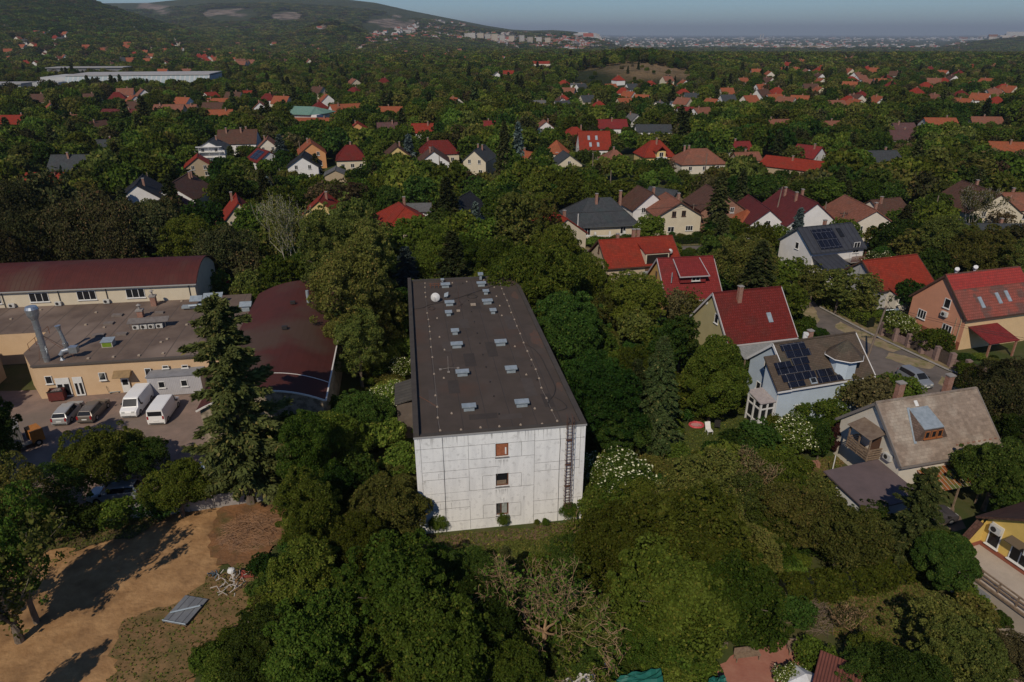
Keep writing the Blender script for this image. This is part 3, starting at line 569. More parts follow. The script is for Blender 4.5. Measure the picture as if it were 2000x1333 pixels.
for p in [(380,1225),(535,1220),(680,1203),(820,1195),(978,1183),(1138,1177),(1250,1155),(362,1130),(358,1050),(345,965),(335,805),(322,680),(312,605),(308,545),(303,490),(300,452),(292,400),(283,352),(272,232),(268,200),(267,160),(267,130),
   (1210,1075),(1170,985),(1132,908),(1115,838),(1090,770),(1058,700),(1028,635),(1000,572),(975,505),(950,448),(932,400),(908,348),(893,300),(877,258),(855,212),(838,170),(825,132),(465,1098),(407,835),(412,625),(375,530),(357,390),(1083,1062),(1020,810),(935,600),(838,370),(823,297),(798,227),(782,160),(577,118),(705,107),(470,127),(788,105)]:
    u,v=MB.roof(*z5(*p),MH+.03)
    if pad0 is None: pad0=pb.obj('conductor_block',padm,mb,(u,v,MH+.03))
    else: c=pad0.copy(); col.objects.link(c); c.parent=mb; c.location=(u,v,MH+.03)
    
for p,s in [((625,292),.3),((515,338),.2)]:
    u,v=MB.roof(*z5(*p),MH); B().box(u-s,v-s*.8,MH+.03,u+s,v+s*.8,MH+.18).obj('loose_block',padm,mb)
drain=None
for p in [(655,505),(675,580),(697,665),(720,757),(750,868),(778,975),(817,1107),(633,420),(612,345),(590,262),(548,133),(1058,748),(1100,852)]:
    u,v=MB.roof(*z5(*p),MH)
    if drain is None: drain=B().tube([(0,0,0),(0,0,.16)],[.07,.05],6).obj('roof_drain',DARKM,mb,(u,v,MH+.03))
    else: c=drain.copy(); col.objects.link(c); c.parent=mb; c.location=(u,v,MH+.03)
for k,(p,w_,d__,sh_) in enumerate([((600,700),1.1,3.0,.8),((900,420),1.0,4.0,1.15),((430,600),.9,2.4,1.2),((700,1120),2.4,.9,.85),((1040,900),1.0,3.5,1.18),((560,430),1.0,2.6,1.15),((760,620),1.0,3.6,.84),((330,980),.8,3.0,1.2),((900,1120),2.0,.8,1.15),((650,300),1.0,2.0,.85),((1180,1000),.9,2.4,.82),((480,900),1.0,2.6,.86)]):
    u,v=MB.roof(*z5(*p),MH); B().box(u-w_/2,v-d__/2,MH+.031,u+w_/2,v+d__/2,MH+.036+.002*(k%3)).obj('felt_patch',M('felt_patch_%d'%round(sh_*100),(.070*sh_,.057*sh_,.049*sh_),(.058*sh_,.048*sh_,.042*sh_),1.2),mb)
for p,l in (((1100,540),1.6),((1270,900),.6),((935,220),1.0)):
    u,v=MB.roof(*z5(*p),MH); b=B(); pts=[(u+l*random.uniform(.6,1)*math.cos(a)*.6,v+l*1.6*random.uniform(.5,1)*math.sin(a),MH+.036) for a in np.linspace(0,6.28,14)[:-1]]; b.face(pts); b.obj('rust_stain',M('rust_felt',(.115,.062,.042),(.085,.064,.052),1.5),mb)
# ------------------------------------------------------------------ factory yard
IB=Frame(-55,70.2,9.4); IH=4.2
rp=lambda px,py:IB.roof(px,py,IH)
ib=thing('workshop_building','low flat roofed workshop with peach walls behind the parked vans','building',(IB.x,IB.y,0),IB.a)
q=[(0,0),(23.0,0.4),(20.5,21.0),(-26,20.5),(-26,11),(-2.8,10.6),(-2.6,4)]
WL['peach_']=M('peach_render',(.62,.44,.27),(.54,.37,.22),.5,lo=.3,hi=.75)
GRAVELF=M('gritty_felt',(.165,.120,.092),(.118,.085,.068),.45,c3=(.22,.165,.13),sc3=.13,pat='wave',ps=(.11,.012),pc=(.11,.085,.07),rough=.95,bump=.2)
B().prism(q,-.2,IH-.01).obj('wall',WL['peach_'],ib)
B().prism([(a+.03*(1 if a>5 else -1),b_-(.1 if b_<1 else 0)) for a,b_ in q],IH-.009,IH+.05).obj('roof',GRAVELF,ib)
B().box(-.1,-.16,IH-.05,23.0,.02,IH+.16).obj('roof_edge',M('edge_felt',(.10,.085,.075)),ib)
CLEAR.append([IB.W(*p) for p in ((-3,-4),(22,-4),(22,21),(-30,21),(-30,-6))]); BOXES.append((0,505,410,840,66)); BOXES.append((1690,665,1850,775,72)); BOXES.append((1680,630,1760,700,78)); BOXES.append((1338,815,1425,862,60)); BOXES.append((1600,925,1640,950,50)); BOXES.append((1556,598,1640,668,84)); BOXES.append((1640,612,1700,668,80)); BOXES.append((400,1105,480,1200,41)); BOXES.append((1410,1250,1590,1333,34)); BOXES.append((150,985,430,1333,30)); BOXES.append((1600,1178,1760,1255,36.5)); BOXES.append((1880,620,1965,672,84)); BOXES.append((765,730,812,795,58)); BOXES.append((1000,1040,1120,1075,45)); LAND.append((230,660,'the workshop roof')); LAND.append((230,800,'the yard vans'))
def iw(px,py,w,h,bars=0,name='window',rec=True):
    u,zz=IB.face(px,py); b=B(); b.box(-w/2-.06,-.005,-h/2-.06,w/2+.06,.0,h/2+.06)
    o=window(ib,'F',0,0,w,h,0,0,bars); o.location=(u,-.0,zz); return o
iw(95.5,742.5,.75,1.0); iw(200,735.5,.75,1.0); iw(289.5,727,.7,1.0); iw(323,717,.7,.4); iw(361,716,.7,.4)
for px_,w_ in ((125,1.5),(155,1.0)):
    u,_=IB.face(px_,757); b=B(); b.box(-w_/2,-.04,.1,w_/2,.0,2.55); o=b.obj('door',WHITE,ib,(u,0,0)); g=B()
    n=2; 
    for k in range(n): g.box(-w_/2+.12+k*(w_/2-.03),-.055,.3,-w_/2+.12+k*(w_/2-.03)+w_/2-.22,-.041,1.75)
    g.obj('pane',GLASS,o)
u,_=IB.face(246,752); o=B().box(-.45,-.04,.1,.45,0,2.1).obj('door',WHITE,ib,(u,0,0)); B().box(-.3,-.055,1.1,.3,-.041,1.8).obj('pane',GLASS,o)
b=B(); b.slab([(u-.95,-.95,2.45),(u+.95,-.95,2.45),(u+.95,0,3.0),(u-.95,0,3.0)],(0,-.5,1),.06); b.face([(u+.95,-.95,2.4),(u+.95,0,2.4),(u+.95,0,2.95)]); b.obj('door_canopy',M('canopy_board',(.30,.20,.10),(.22,.15,.08),3),ib)
# chimney stack + ducts
u,v=rp(93,707); b=B(); b.tube([(u,v,IH+.05),(u,v,IH+4.6)],.34,14); b.tube([(u,v,IH+4.6),(u,v,IH+5.3),(u,v,IH+5.9),(u,v,IH+6.6),(u,v,IH+6.9)],[.34,.36,.62,.70,.55],16)
for k in range(5): b.tube([(u,v,IH+.9*k+.6),(u,v,IH+.9*k+.66)],.37,14)
st=b.obj('exhaust_stack',STEEL,ib,smooth=False)
b=B(); 
for dx,dy in ((-1.0,.3),(2.6,.8),(1.6,2.6)): b.tube([(u,v,IH+3.6),(u+dx,v+dy,IH+.05)],.02,4)
b.obj('guy_wire',RUST,ib)
b=B(); x_,y_=u+1.55,v+.2; b.tube([(x_,y_,IH+.05),(x_,y_,IH+.7),(x_+.25,y_+.1,IH+1.05),(x_+.9,y_+.3,IH+1.15)],.3,12); b.box(x_+.85,y_,IH+.75,x_+1.75,y_+.75,IH+1.5); b.obj('duct_elbow',STEEL,ib)
x_,y_=rp(131,683); b=B().tube([(x_,y_,IH+.05),(x_,y_,IH+.9)],.3,12); b.tube([(x_,y_,IH+.9),(x_-.3,y_+.1,IH+2.6)],[.22,.2],10); b.tube([(x_-.3,y_+.1,IH+2.5),(x_-.35,y_+.1,IH+3.1)],[.22,.34],10); b.obj('duct_pipe',STEEL,ib)
x_,y_=rp(210,680); o=B().box(x_-.62,y_,IH+.05,x_+.62,y_+1.1,IH+.75).obj('skylight_box',M('faded_cream_sheet',(.5,.47,.4),(.4,.37,.3),3),ib); B().box(x_-.52,y_-.02,IH+.13,x_+.52,y_-.004,IH+.66).obj('pane',M('green_panel',(.18,.26,.03),(.14,.22,.02),4),o); B().slab([(x_-.7,y_-.1,IH+.78),(x_+.7,y_-.1,IH+.78),(x_+.7,y_+1.2,IH+.95),(x_-.7,y_+1.2,IH+.95)],(0,-.15,1),.05).obj('cap',GALV,o)
for px_,py_,h in ((301,599,1.4),(275,622,1.0)):
    x_,y_=rp(px_,py_); o=B().box(x_-.35,y_-.1,IH+.05,x_+.35,y_+.55,IH+h).obj('chimney',CHIM,ib); c=B().box(x_-.45,y_-.2,IH+h+.001,x_+.45,y_+.65,IH+h+.2); c.tube([(x_,y_+.2,IH+h+.2),(x_,y_+.2,IH+h+.75)],.13,8); c.tube([(x_,y_+.2,IH+h+.8),(x_,y_+.2,IH+h+1.0)],[.32,.05],8); c.obj('chimney_cap',CONC,o)
for px_,py_,w_,d_,m_ in ((230,618,1.3,.8,0),(312,613,1.1,.6,0),(213,634,1.2,.8,0),(193,657,1.4,.8,0),(238,655,1.3,.8,0),(258,633,1.0,.7,0)):
    x_,y_=rp(px_,py_); B().box(x_-w_/2,y_-d_/2,IH+.05,x_+w_/2,y_+d_/2,IH+.28).obj('roof_hatch',M('hatch_felt',(.20,.17,.15),(.15,.12,.10),2),ib)
x_,y_=rp(288,645); b=B().slab([(x_-2.3,y_-.1,IH+1.0),(x_+2.6,y_+.1,IH+1.0),(x_+2.6,y_+1.2,IH+1.35),(x_-2.3,y_+1.0,IH+1.35)],(0,-.3,1),.06)
for k in (-2,-.6,.8,2.3): b.tube([(x_+k,y_,IH+.05),(x_+k,y_,IH+1.0)],.03,4); b.tube([(x_+k,y_+1.0,IH+.05),(x_+k,y_+1.0,IH+1.3)],.03,4)
cond_roof=b.obj('equipment_shelter',M('shelter_sheet',(.19,.17,.155),(.14,.12,.11),2),ib)
def acunit(parent,x,y,z,rz=0,s=1):
    o=B().box(-.42*s,-.16*s,0,.42*s,.16*s,.6*s).obj('air_conditioner',M('ac_white',(.55,.54,.50),(.46,.45,.42),3),parent,(x,y,z)); o.rotation_euler=(0,0,rz)
    g=B().tube([(-.1*s,-.165*s,.3*s),(-.1*s,-.18*s,.3*s)],.22*s,12); g.obj('fan',DARKM,o); return o
for k in range(4): acunit(ib,x_-1.4+k*.95,y_+.3,IH+.1,0,.95)
x_,y_=rp(377,606); b=B(); b.box(x_-1.4,y_-.1,IH+.3,x_+1.2,y_+.7,IH+.6); b.tube([(x_-.4,y_-.2,IH+.7),(x_+1.2,y_-.1,IH+.75)],.18,8); b.slab([(x_-.6,y_+1.0,IH+.9),(x_+1.0,y_+1.0,IH+.9),(x_+1.0,y_+2.0,IH+1.4),(x_-.6,y_+2.0,IH+1.4)],(0,-.45,1),.05); b.obj('air_handling_unit',GALV,ib)
x_,y_=rp(415,597); b=B(); b.slab([(x_-1.2,y_,IH+1.0),(x_+1.4,y_+.1,IH+1.0),(x_+1.4,y_+1.2,IH+1.5),(x_-1.2,y_+1.1,IH+1.5)],(0,-.4,1),.05); b.box(x_-.9,y_+.1,IH+.05,x_-.1,y_+.7,IH+.8); b.box(x_+.2,y_+.1,IH+.05,x_+1,y_+.7,IH+.8); b.obj('air_handling_unit',GALV,ib)
x_,y_=rp(480,610); b=B().slab([(x_-.8,y_,IH+.8),(x_+.8,y_,IH+.8),(x_+.8,y_+1,IH+1.2),(x_-.8,y_+1,IH+1.2)],(0,-.4,1),.05); b.box(x_-.5,y_+.1,IH+.05,x_+.5,y_+.6,IH+.6); b.obj('air_handling_unit',GALV,ib)
for px_,py_ in ((188,612),(168,636),(204,641),(365,636),(365,690),(319,692),(272,696),(222,699),(173,702),(315,670),(327,664),(22,625),(80,607),(355,590),(406,580)):
    x_,y_=rp(px_,py_); B().box(x_-.14,y_-.14,IH+.05,x_+.14,y_+.14,IH+.2).obj('vent_block',padm,ib)
# scaffold-like lattice by the stack, and the dark building at the frame edge
b=B()
for k in range(4):
    b.tube([(-2.2,4.6+1.8*k,0),(-2.2,4.6+1.8*k,5.2)],.035,4)
for h in (1.2,2.6,4,5.2): b.tube([(-2.2,4.6,h),(-2.2,10,h)],.03,4)
b.obj('lattice_frame',RUST,ib)
house(-72.5,66.5,9,22,15,5.0,6.0,'tan','wine','dark red roofed workshop in deep shade at the left edge of the yard',cat='building',box=None,name='shaded_workshop')
# barrel roofed hall A
HA=Frame(-45.5,92.0,7.7)
ha=thing('barrel_roof_hall','long hall with cream walls and a low curved dark red sheet roof behind the workshop','building',(HA.x,HA.y,0),HA.a)
def barrel(parent,L0,L1,Wd,e,c,roof,wall,trim,ov=.35):
    n=14; pr=[( -ov+(Wd+2*ov)*k/n, e+(c-e)*(1-((k/n*2-1)**2)) ) for k in range(n+1)]
    b=B(); 
    for (y0,z0),(y1,z1) in zip(pr,pr[1:]): b.slab([(L0-ov,y0,z0+.1),(L1+ov,y0,z0+.1),(L1+ov,y1,z1+.1),(L0-ov,y1,z1+.1)],(0,-(z1-z0),(y1-y0)),.12)
    ro=b.obj('roof',roof,parent)
    b=B(); pin=[(Wd*k/n,e-.1+(c-e)*(1-((k/n*2-1)**2))) for k in range(n+1)]
    b.face([(L0,0,0),(L1,0,0),(L1,0,e),(L0,0,e)]); b.face([(L1,Wd,0),(L0,Wd,0),(L0,Wd,e),(L1,Wd,e)])
    b.face([(L1,0,0),(L1,Wd,0)]+[(L1,y,z) for y,z in pin[::-1]]); b.face([(L0,Wd,0),(L0,0,0)]+[(L0,y,z) for y,z in pin])
    b.obj('wall',wall,parent); g=B().box(L0-ov,-ov-.13,e-.08,L1+ov,-ov+.0,e+.06); g.obj('gutter',trim,parent); return ro
WINE=M('roof_wine_sheet',(.088,.024,.019),(.068,.021,.017),.7,rough=.6,pat='wave',ps=(.5,.05),pc=(.065,.022,.018),c3=(.085,.05,.035),sc3=.12,lo3=.52,hi3=.7)
barrel(ha,-62,0.3,10.5,6.6,8.75,WINE,WL['cream'],M('gutter_grey',(.33,.32,.30)))
for px_ in (75,169,264,-20):
    u,zz=HA.face(px_,577 if px_!=264 else 571); o=window(ha,'F',0,0,2.5,1.35,0,0,2); o.location=(u,0,5.55)
for px_,py_ in ((26,598),(116,593),(210,589)): u,zz=HA.face(px_,py_); acunit(ha,u,-.3,4.35,0,.95)
b=B(); 
for px_ in (5,116,210,373): u,_=HA.face(px_,580); b.tube([(u,-.1,6.5),(u,-.1,4.3)],.05,5)
b.obj('downpipe',DARKM,ha)
CLEAR.append([HA.W(*p) for p in ((-64,-6),(2.5,-6),(2.5,12.5),(-64,12.5))]); LAND.append((200,540,'the long curved hall roof'))
# hall B
HB=Frame(-30.0,57.2,8.6)
hb=thing('barrel_roof_hall','short hall under an arched dark red roof between the workshop and the big olive trees','building',(HB.x,HB.y,0),HB.a)
def barrelY(parent,W0,Ln,e,c,roof,wall,trim,ov=.3,eL=None):
    n=16; eL=eL or e; prf=lambda t:(e*t+eL*(1-t))+(c-(e+eL)/2)*(1-(2*t-1)**2)
    pr=[(-ov+(W0+2*ov)*k/n,prf(k/n)) for k in range(n+1)]; b=B()
    for (x0,z0),(x1,z1) in zip(pr,pr[1:]): b.slab([(x0,-ov,z0+.1),(x1,-ov,z1+.1),(x1,Ln+ov,z1+.1),(x0,Ln+ov,z0+.1)],(-(z1-z0),0,(x1-x0)),.12)
    b.obj('roof',roof,parent); b=B(); pin=[(W0*k/n,prf(k/n)-.1) for k in range(n+1)]
    b.face([(0,0,0),(W0,0,0)]+[(x,0,z) for x,z in pin[::-1]]); b.face([(W0,Ln,0),(0,Ln,0)]+[(x,Ln,z) for x,z in pin]); b.face([(W0,0,0),(W0,Ln,0),(W0,Ln,pin[-1][1]),(W0,0,pin[-1][1])]); b.face([(0,Ln,0),(0,0,0),(0,0,pin[0][1]),(0,Ln,pin[0][1])])
    b.obj('wall',wall,parent); g=B()
    for (x0,z0),(x1,z1) in zip(pr,pr[1:]):
        g.slab([(x0,-ov-.09,z0+.14),(x1,-ov-.09,z1+.14),(x1,-ov+.01,z1+.14),(x0,-ov+.01,z0+.14)],(-(z1-z0),0,(x1-x0)),.16)
        g.slab([(x0,3.4,z0+.13),(x1,3.4,z1+.13),(x1,3.5,z1+.13),(x0,3.5,z0+.13)],(-(z1-z0),0,(x1-x0)),.05)
    g.box(W0+ov-.0,-ov,pr[-1][1]-.05,W0+ov+.13,Ln+ov,pr[-1][1]+.1); g.obj('gutter',trim,parent)
WINEY=M('roof_wine_felt',(.084,.024,.018),(.066,.022,.017),.5,rough=.7,c3=(.075,.045,.032),sc3=.1,lo3=.5,hi3=.62)
barrelY(hb,11.5,32,6.2,7.7,WINEY,M('flaky_wall',(.36,.29,.21),(.16,.13,.09),1.5,lo=.45,hi=.6),M('gutter_light',(.62,.58,.52)),eL=6.0)
u,v=HB.roof(602,588,7.9); B().tube([(u,v,7.6),(u,v,9.3)],.2,10).obj('roof_pipe',GALV,hb)
for p in ((572,592),(556,641)): u,v=HB.roof(*p,8.0); B().box(u-.3,v-.2,7.9,u+.3,v+.2,8.25).obj('roof_vent',DARKM,hb)
CLEAR.append([HB.W(*p) for p in ((-1,-2),(13,-2),(13,33.5),(-1,33.5))]); BOXES.append((490,570,640,770,60)); LAND.append((590,690,'the arched red roof'))
# cabin container in front of the workshop
u,_=IB.face(292,775); x0,y0=P(300,776)[:2]
cb=thing('site_cabin','grey container cabin with two small windows beside the workshop wall','container',(x0,y0,0),R(9.4))
CABW=M('cabin_panel',(.46,.45,.46),(.40,.39,.40),1,pat='wave',ps=(1.6,.1),pc=(.34,.33,.34))
B().box(-.3,0,.1,5.6,2.4,2.55).obj('wall',CABW,cb); B().slab([(-.4,-.1,2.62),(5.7,-.1,2.62),(5.7,2.5,2.68),(-.4,2.5,2.68)],(0,0,1),.1).obj('roof',M('cabin_roof',(.26,.26,.27),(.19,.19,.2),.8),cb)
for u in (1.2,3.7): o=window(cb,'F',0,0,.75,.85,0,0,0); o.location=(u,0,1.55)
CLEAR.append([(x0-1,y0-1),(x0+6,y0),(x0+5,y0+4),(x0-1.5,y0+3)])
# skip (dumpster)
x0,y0=P(115,782)[:2]
RB=M('rusty_brown_paint',(.15,.035,.03),(.10,.03,.025),3,rough=.6)
sk=thing('dumpster','small dark red dumpster full of rubbish by the workshop door','dumpster',(x0,y0,0),R(14))
b=B(); 
for a,c,d,e_ in ((-.8,-.5,.8,-.45),(-.8,.45,.8,.5),(-.8,-.45,-.75,.45),(.75,-.45,.8,.45)): b.box(a,c,.25,d,e_,1.35)
b.box(-.8,-.5,.2,.8,.5,.25)
for sx in (-.6,.6):
    for sy in (-.35,.35): b.tube([(sx,sy-.04,.1),(sx,sy+.04,.1)],.1,8)
b.obj('bin',RB,sk); b=B().box(-.84,-.54,1.30,.84,-.46,1.4); b.box(-.84,.46,1.30,.84,.54,1.4); b.obj('rim',DARKM,sk)
b=B()
for k in range(14): x_,y_=random.uniform(-.6,.6),random.uniform(-.35,.35); b.box(x_-.15,y_-.1,1.0,x_+.15,y_+.1,1.3+random.uniform(0,.12),rz=random.uniform(0,3))
b.obj('rubbish',M('rubbish',(.3,.25,.22),(.12,.10,.1),3),sk)
def handcart(px_,py_,lab,m):
    x0,y0=P(px_,py_)[:2]; r=thing('hand_cart',lab,'cart',(x0,y0,0),R(15)); B().box(-.6,-.3,.18,.6,.3,.24).obj('deck',m,r); B().tube([(-.6,-.28,.2),(-.75,-.28,1.0),(-.75,.28,1.0),(-.6,.28,.2)],.025,5).obj('handle',DARKM,r)
    for sx in (-.45,.45):
        for sy in (-.24,.24): B().tube([(sx,sy-.03,.09),(sx,sy+.03,.09)],.09,8).obj('wheel',DARKM,r)
handcart(180,768,'dark platform trolley standing between the two workshop doors',DARKM); handcart(226,767,'pale platform trolley against the peach workshop wall',GALV)
# ------------------------------------------------------------------ vehicles
TYRE=M('tyre_rubber',(.02,.02,.02),rough=.9); RIM=M('rim_alloy',(.35,.35,.36),rough=.4,metal=.6); LAMP=M('headlamp_lens',(.55,.55,.52),rough=.15); TAIL=M('tail_lamp',(.30,.02,.02),rough=.25)
PLATE=M('plate_white',(.7,.7,.68),rough=.5)
def vehicle(name,label,cat,px_,py_,yaw,paint,st,glass,wheels,lamps,tails,group=None,xy=None,wr=.32):
    """st: stations (x,halfwidth,belt z,roof z,roof halfwidth); x forward is the front"""
    x0,y0=xy if xy else P(px_,py_)[:2]; r=thing(name,label,cat,(x0,y0,.02),R(yaw),group)
    b=B(); rings=[]
    for (x,w,zb,zr,wr_) in st: rings.append([(x,-w*.96,.22),(x,-w,.5),(x,-w*.985,zb),(x,-wr_,zr-.04),(x,-wr_*.86,zr),(x,wr_*.86,zr),(x,wr_,zr-.04),(x,w*.985,zb),(x,w,.5),(x,w*.96,.22)])
    for a,c in zip(rings,rings[1:]):
        for i in range(10): b.face([a[i],c[i],c[(i+1)%10],a[(i+1)%10]])
    b.face(rings[0]); b.face(rings[-1][::-1]); b.obj('body',paint,r)
    for i0,i1,kind in glass:
        g=B(); A,C=st[i0],st[i1]
        if kind=='side':
            for sy in (-1,1):
                def q(S,f): 
                    w0,z0,w1,z1=S[1]*.985,S[2],S[4],S[3]-.04; return (S[0],sy*(w0+(w1-w0)*f+.012),z0+(z1-z0)*f)
                g.face([q(A,.1),q(C,.1),q(C,.9),q(A,.9)] if sy<0 else [q(A,.9),q(C,.9),q(C,.1),q(A,.1)])
            g.obj('side_window',GLASS,r)
        else:
            # sloped or upright end glass between two stations
            w0,w1=A[4]*.9,C[4]*.9; n=Vector((-(C[3]-A[3]),0,(C[0]-A[0])))
            if n.z<0: n=-n
            if abs(n.z)<1e-6: n=Vector((1 if A[0]>0 else -1,0,0))
            n=n.normalized()*.015
            f0,f1=.06,.94
            pa=Vector((A[0]+(C[0]-A[0])*f0,0,A[3]+(C[3]-A[3])*f0)); pc=Vector((A[0]+(C[0]-A[0])*f1,0,A[3]+(C[3]-A[3])*f1))
            g.face([pa+n+Vector((0,-w0,0)),pc+n+Vector((0,-w1,0)),pc+n+Vector((0,w1,0)),pa+n+Vector((0,w0,0))]); g.obj('windscreen' if A[0]>0 or C[0]>1 else 'rear_window',GLASS,r)
    hw=max(s[1] for s in st)
    for wx in wheels:
        for sy in (-1,1):
            w=B().tube([(wx,sy*(hw-.2),wr),(wx,sy*(hw+.015),wr)],wr,14).obj('wheel',TYRE,r); B().tube([(wx,sy*(hw+.01),wr),(wx,sy*(hw+.025),wr)],wr*.6,10).obj('rim',RIM,w)
    xf,xr=st[-1][0],st[0][0]
    for sy in (-1,1):
        B().box(xf-.12,sy*(st[-1][1]-.32)-.16,lamps,xf+.02,sy*(st[-1][1]-.32)+.16,lamps+.16).obj('headlight',LAMP,r)
        B().box(xr-.02,sy*(st[0][1]-.10)-.08,tails,xr+.12,sy*(st[0][1]-.10)+.09,tails+.38).obj('tail_light',TAIL,r)
        B().box(wheels[1]-.0-.55,sy*(hw+.02),st[2][2]+.0,wheels[1]-.35,sy*(hw+.2),st[2][2]+.16).obj('mirror',DARKM,r)
    B().box(xr-.03,-.26,.55,xr-.005,.26,.67).obj('number_plate',PLATE,r); B().box(xf+.005,-.26,.38,xf+.03,.26,.5).obj('number_plate',PLATE,r)
    B().box(xf-.1,-hw*.8,.25,xf+.012,hw*.8,.36).obj('bumper',DARKM,r); B().box(xr-.012,-hw*.8,.25,xr+.1,hw*.8,.36).obj('bumper',DARKM,r)
    return r
def carpaint(n,c): return M('paint_'+n,c,rough=.3,spec=.5,metal=.25)
WAG=[(-2.25,.80,.85,.90,.74),(-2.15,.86,.92,.98,.76),(-1.85,.88,.93,1.42,.62),(-.6,.89,.92,1.50,.64),(.35,.89,.92,1.47,.63),(1.05,.88,.90,.98,.72),(1.95,.84,.80,.84,.72),(2.2,.76,.68,.70,.66)]
WG=[(2,3,'side'),(3,4,'side'),(1,2,'end'),(4,5,'end')]
VAN=[(-2.45,.90,1.1,1.15,.86),(-2.40,.95,1.1,1.92,.80),(-1.0,.96,1.1,1.98,.82),(1.0,.96,1.1,1.96,.80),(1.25,.96,1.1,1.88,.78),(1.85,.94,1.05,1.12,.82),(2.4,.90,.90,.94,.78),(2.5,.84,.72,.74,.74)]
vehicle('parked_car','silver estate car parked nearest the red dumpster','car',0,0,97,carpaint('silver',(.42,.42,.41)),WAG,WG,(-1.35,1.35),.55,.6,'cars parked in the yard',xy=P(133,803,.7)[:2])
vehicle('parked_car','dull bronze estate car parked between the silver estate and the white vans','car',0,0,95,carpaint('bronze',(.17,.145,.12)),WAG,WG,(-1.35,1.35),.55,.6,'cars parked in the yard',xy=P(183,799,.7)[:2])
VW=M('paint_van_white',(.80,.79,.76),rough=.35,spec=.5)
vehicle('parked_van','white van facing the camera with its dark windscreen in front','van',0,0,-84,VW,VAN,[(3,4,'side'),(4,5,'end')],(-1.6,1.6),.72,.8,'white vans in the yard',xy=P(266,782,1.0)[:2])
v2=vehicle('parked_van','white van seen from behind beside the grey cabin','van',0,0,96,VW,VAN,[(3,4,'side'),(4,5,'end')],(-1.6,1.6),.72,.8,'white vans in the yard',xy=P(319,795,1.0)[:2])
B().box(-2.475,-.72,1.22,-2.45,.72,1.75).obj('rear_window',GLASS,v2)
MPV=[(-2.1,.80,.9,.95,.76),(-2.0,.86,.95,1.1,.76),(-1.8,.88,.97,1.55,.66),(-.5,.89,.97,1.62,.66),(.5,.89,.97,1.57,.64),(1.25,.87,.95,1.03,.72),(1.9,.84,.82,.86,.72),(2.1,.76,.68,.70,.66)]
vehicle('parked_car','silver grey family car parked on the street above the weathered roof house','car',1785,748,-76,carpaint('street_silver',(.24,.26,.28)),MPV,WG,(-1.3,1.35),.6,.65)
vehicle('parked_car','dark car half hidden by a fir on the drive of the yellow house','car',1815,1018,12,carpaint('dark_grey',(.09,.08,.085)),WAG,WG,(-1.35,1.35),.55,.6)
vehicle('parked_car','pale blue car under the trees behind the concrete wall','car',0,0,190,carpaint('pale_blue',(.42,.46,.52)),WAG,WG,(-1.35,1.35),.55,.6,xy=P(228,972)[:2])
vehicle('parked_car','small pale car glimpsed through trees beside the cross road','car',0,0,5,carpaint('pale',(.6,.6,.58)),WAG,WG,(-1.35,1.35),.55,.6,xy=P(1428,484)[:2])
vehicle('parked_car','white car in front of the slate roofed house','car',0,0,5,VW,WAG,WG,(-1.35,1.35),.55,.6,xy=(12.2,138.5))
# flatbed with a folded crane
x0,y0=P(14,888)[:2]
fl=thing('flatbed_truck','flatbed truck with an orange cab and folded white crane boom left of the parked cars','truck',(x0,y0,0),R(52),None,(.82,.82,.82))
b=B().box(-3.0,-1.1,.75,2.6,1.1,.9); b.box(-3.0,-1.13,.9,2.6,-1.08,1.25); b.box(-3.0,1.08,.9,2.6,1.13,1.25); b.obj('flatbed',M('flatbed_grey',(.34,.32,.30),(.25,.23,.21),2),fl)
OR=M('orange_paint',(.42,.17,.04),(.34,.13,.03),3,rough=.5); o=B().box(2.7,-1.0,.6,4.1,1.0,2.2).obj('cab',OR,fl); B().box(2.85,-.85,1.5,4.115,.85,2.05).obj('windscreen',GLASS,o)
b=B(); b.tube([(1.9,0,.9),(1.9,0,2.2)],.22,8); b.tube([(1.9,0,2.2),(-2.6,.35,2.5)],.15,6); b.tube([(1.7,.3,2.4),(-2.2,.6,2.75)],.1,6); b.obj('crane_boom',M('boom_white',(.6,.57,.52),(.45,.42,.38),3),fl)
b=B(); b.tube([(0,0,.9),(.0,0,1.5),(.0,0,1.8)],[.45,.45,.2],9); b.obj('drum',M('drum_cream',(.5,.45,.38)),fl)
for wx in (-2,-1.1,3.3):
    for sy in (-1,1): w=B().tube([(wx,sy*.75,.45),(wx,sy*1.02,.45)],.45,14).obj('wheel',TYRE,fl); B().tube([(wx,sy*1.01,.45),(wx,sy*1.035,.45)],.22,9).obj('rim',RIM,w)
x0,y0=P(-20,888)[:2]; ct=thing('shipping_container','grey container at the left edge beside the flatbed truck','container',(x0,y0,0),R(40))
B().box(-3,-1.2,.1,3,1.2,2.6).obj('shell',M('container_grey',(.20,.19,.18),(.15,.14,.13),1,pat='wave',ps=(1.6,.3),pc=(.12,.11,.1)),ct); B().box(-3.02,-1.22,2.58,3.02,1.22,2.66).obj('roof',M('container_top',(.26,.25,.23),(.2,.19,.18),1),ct)
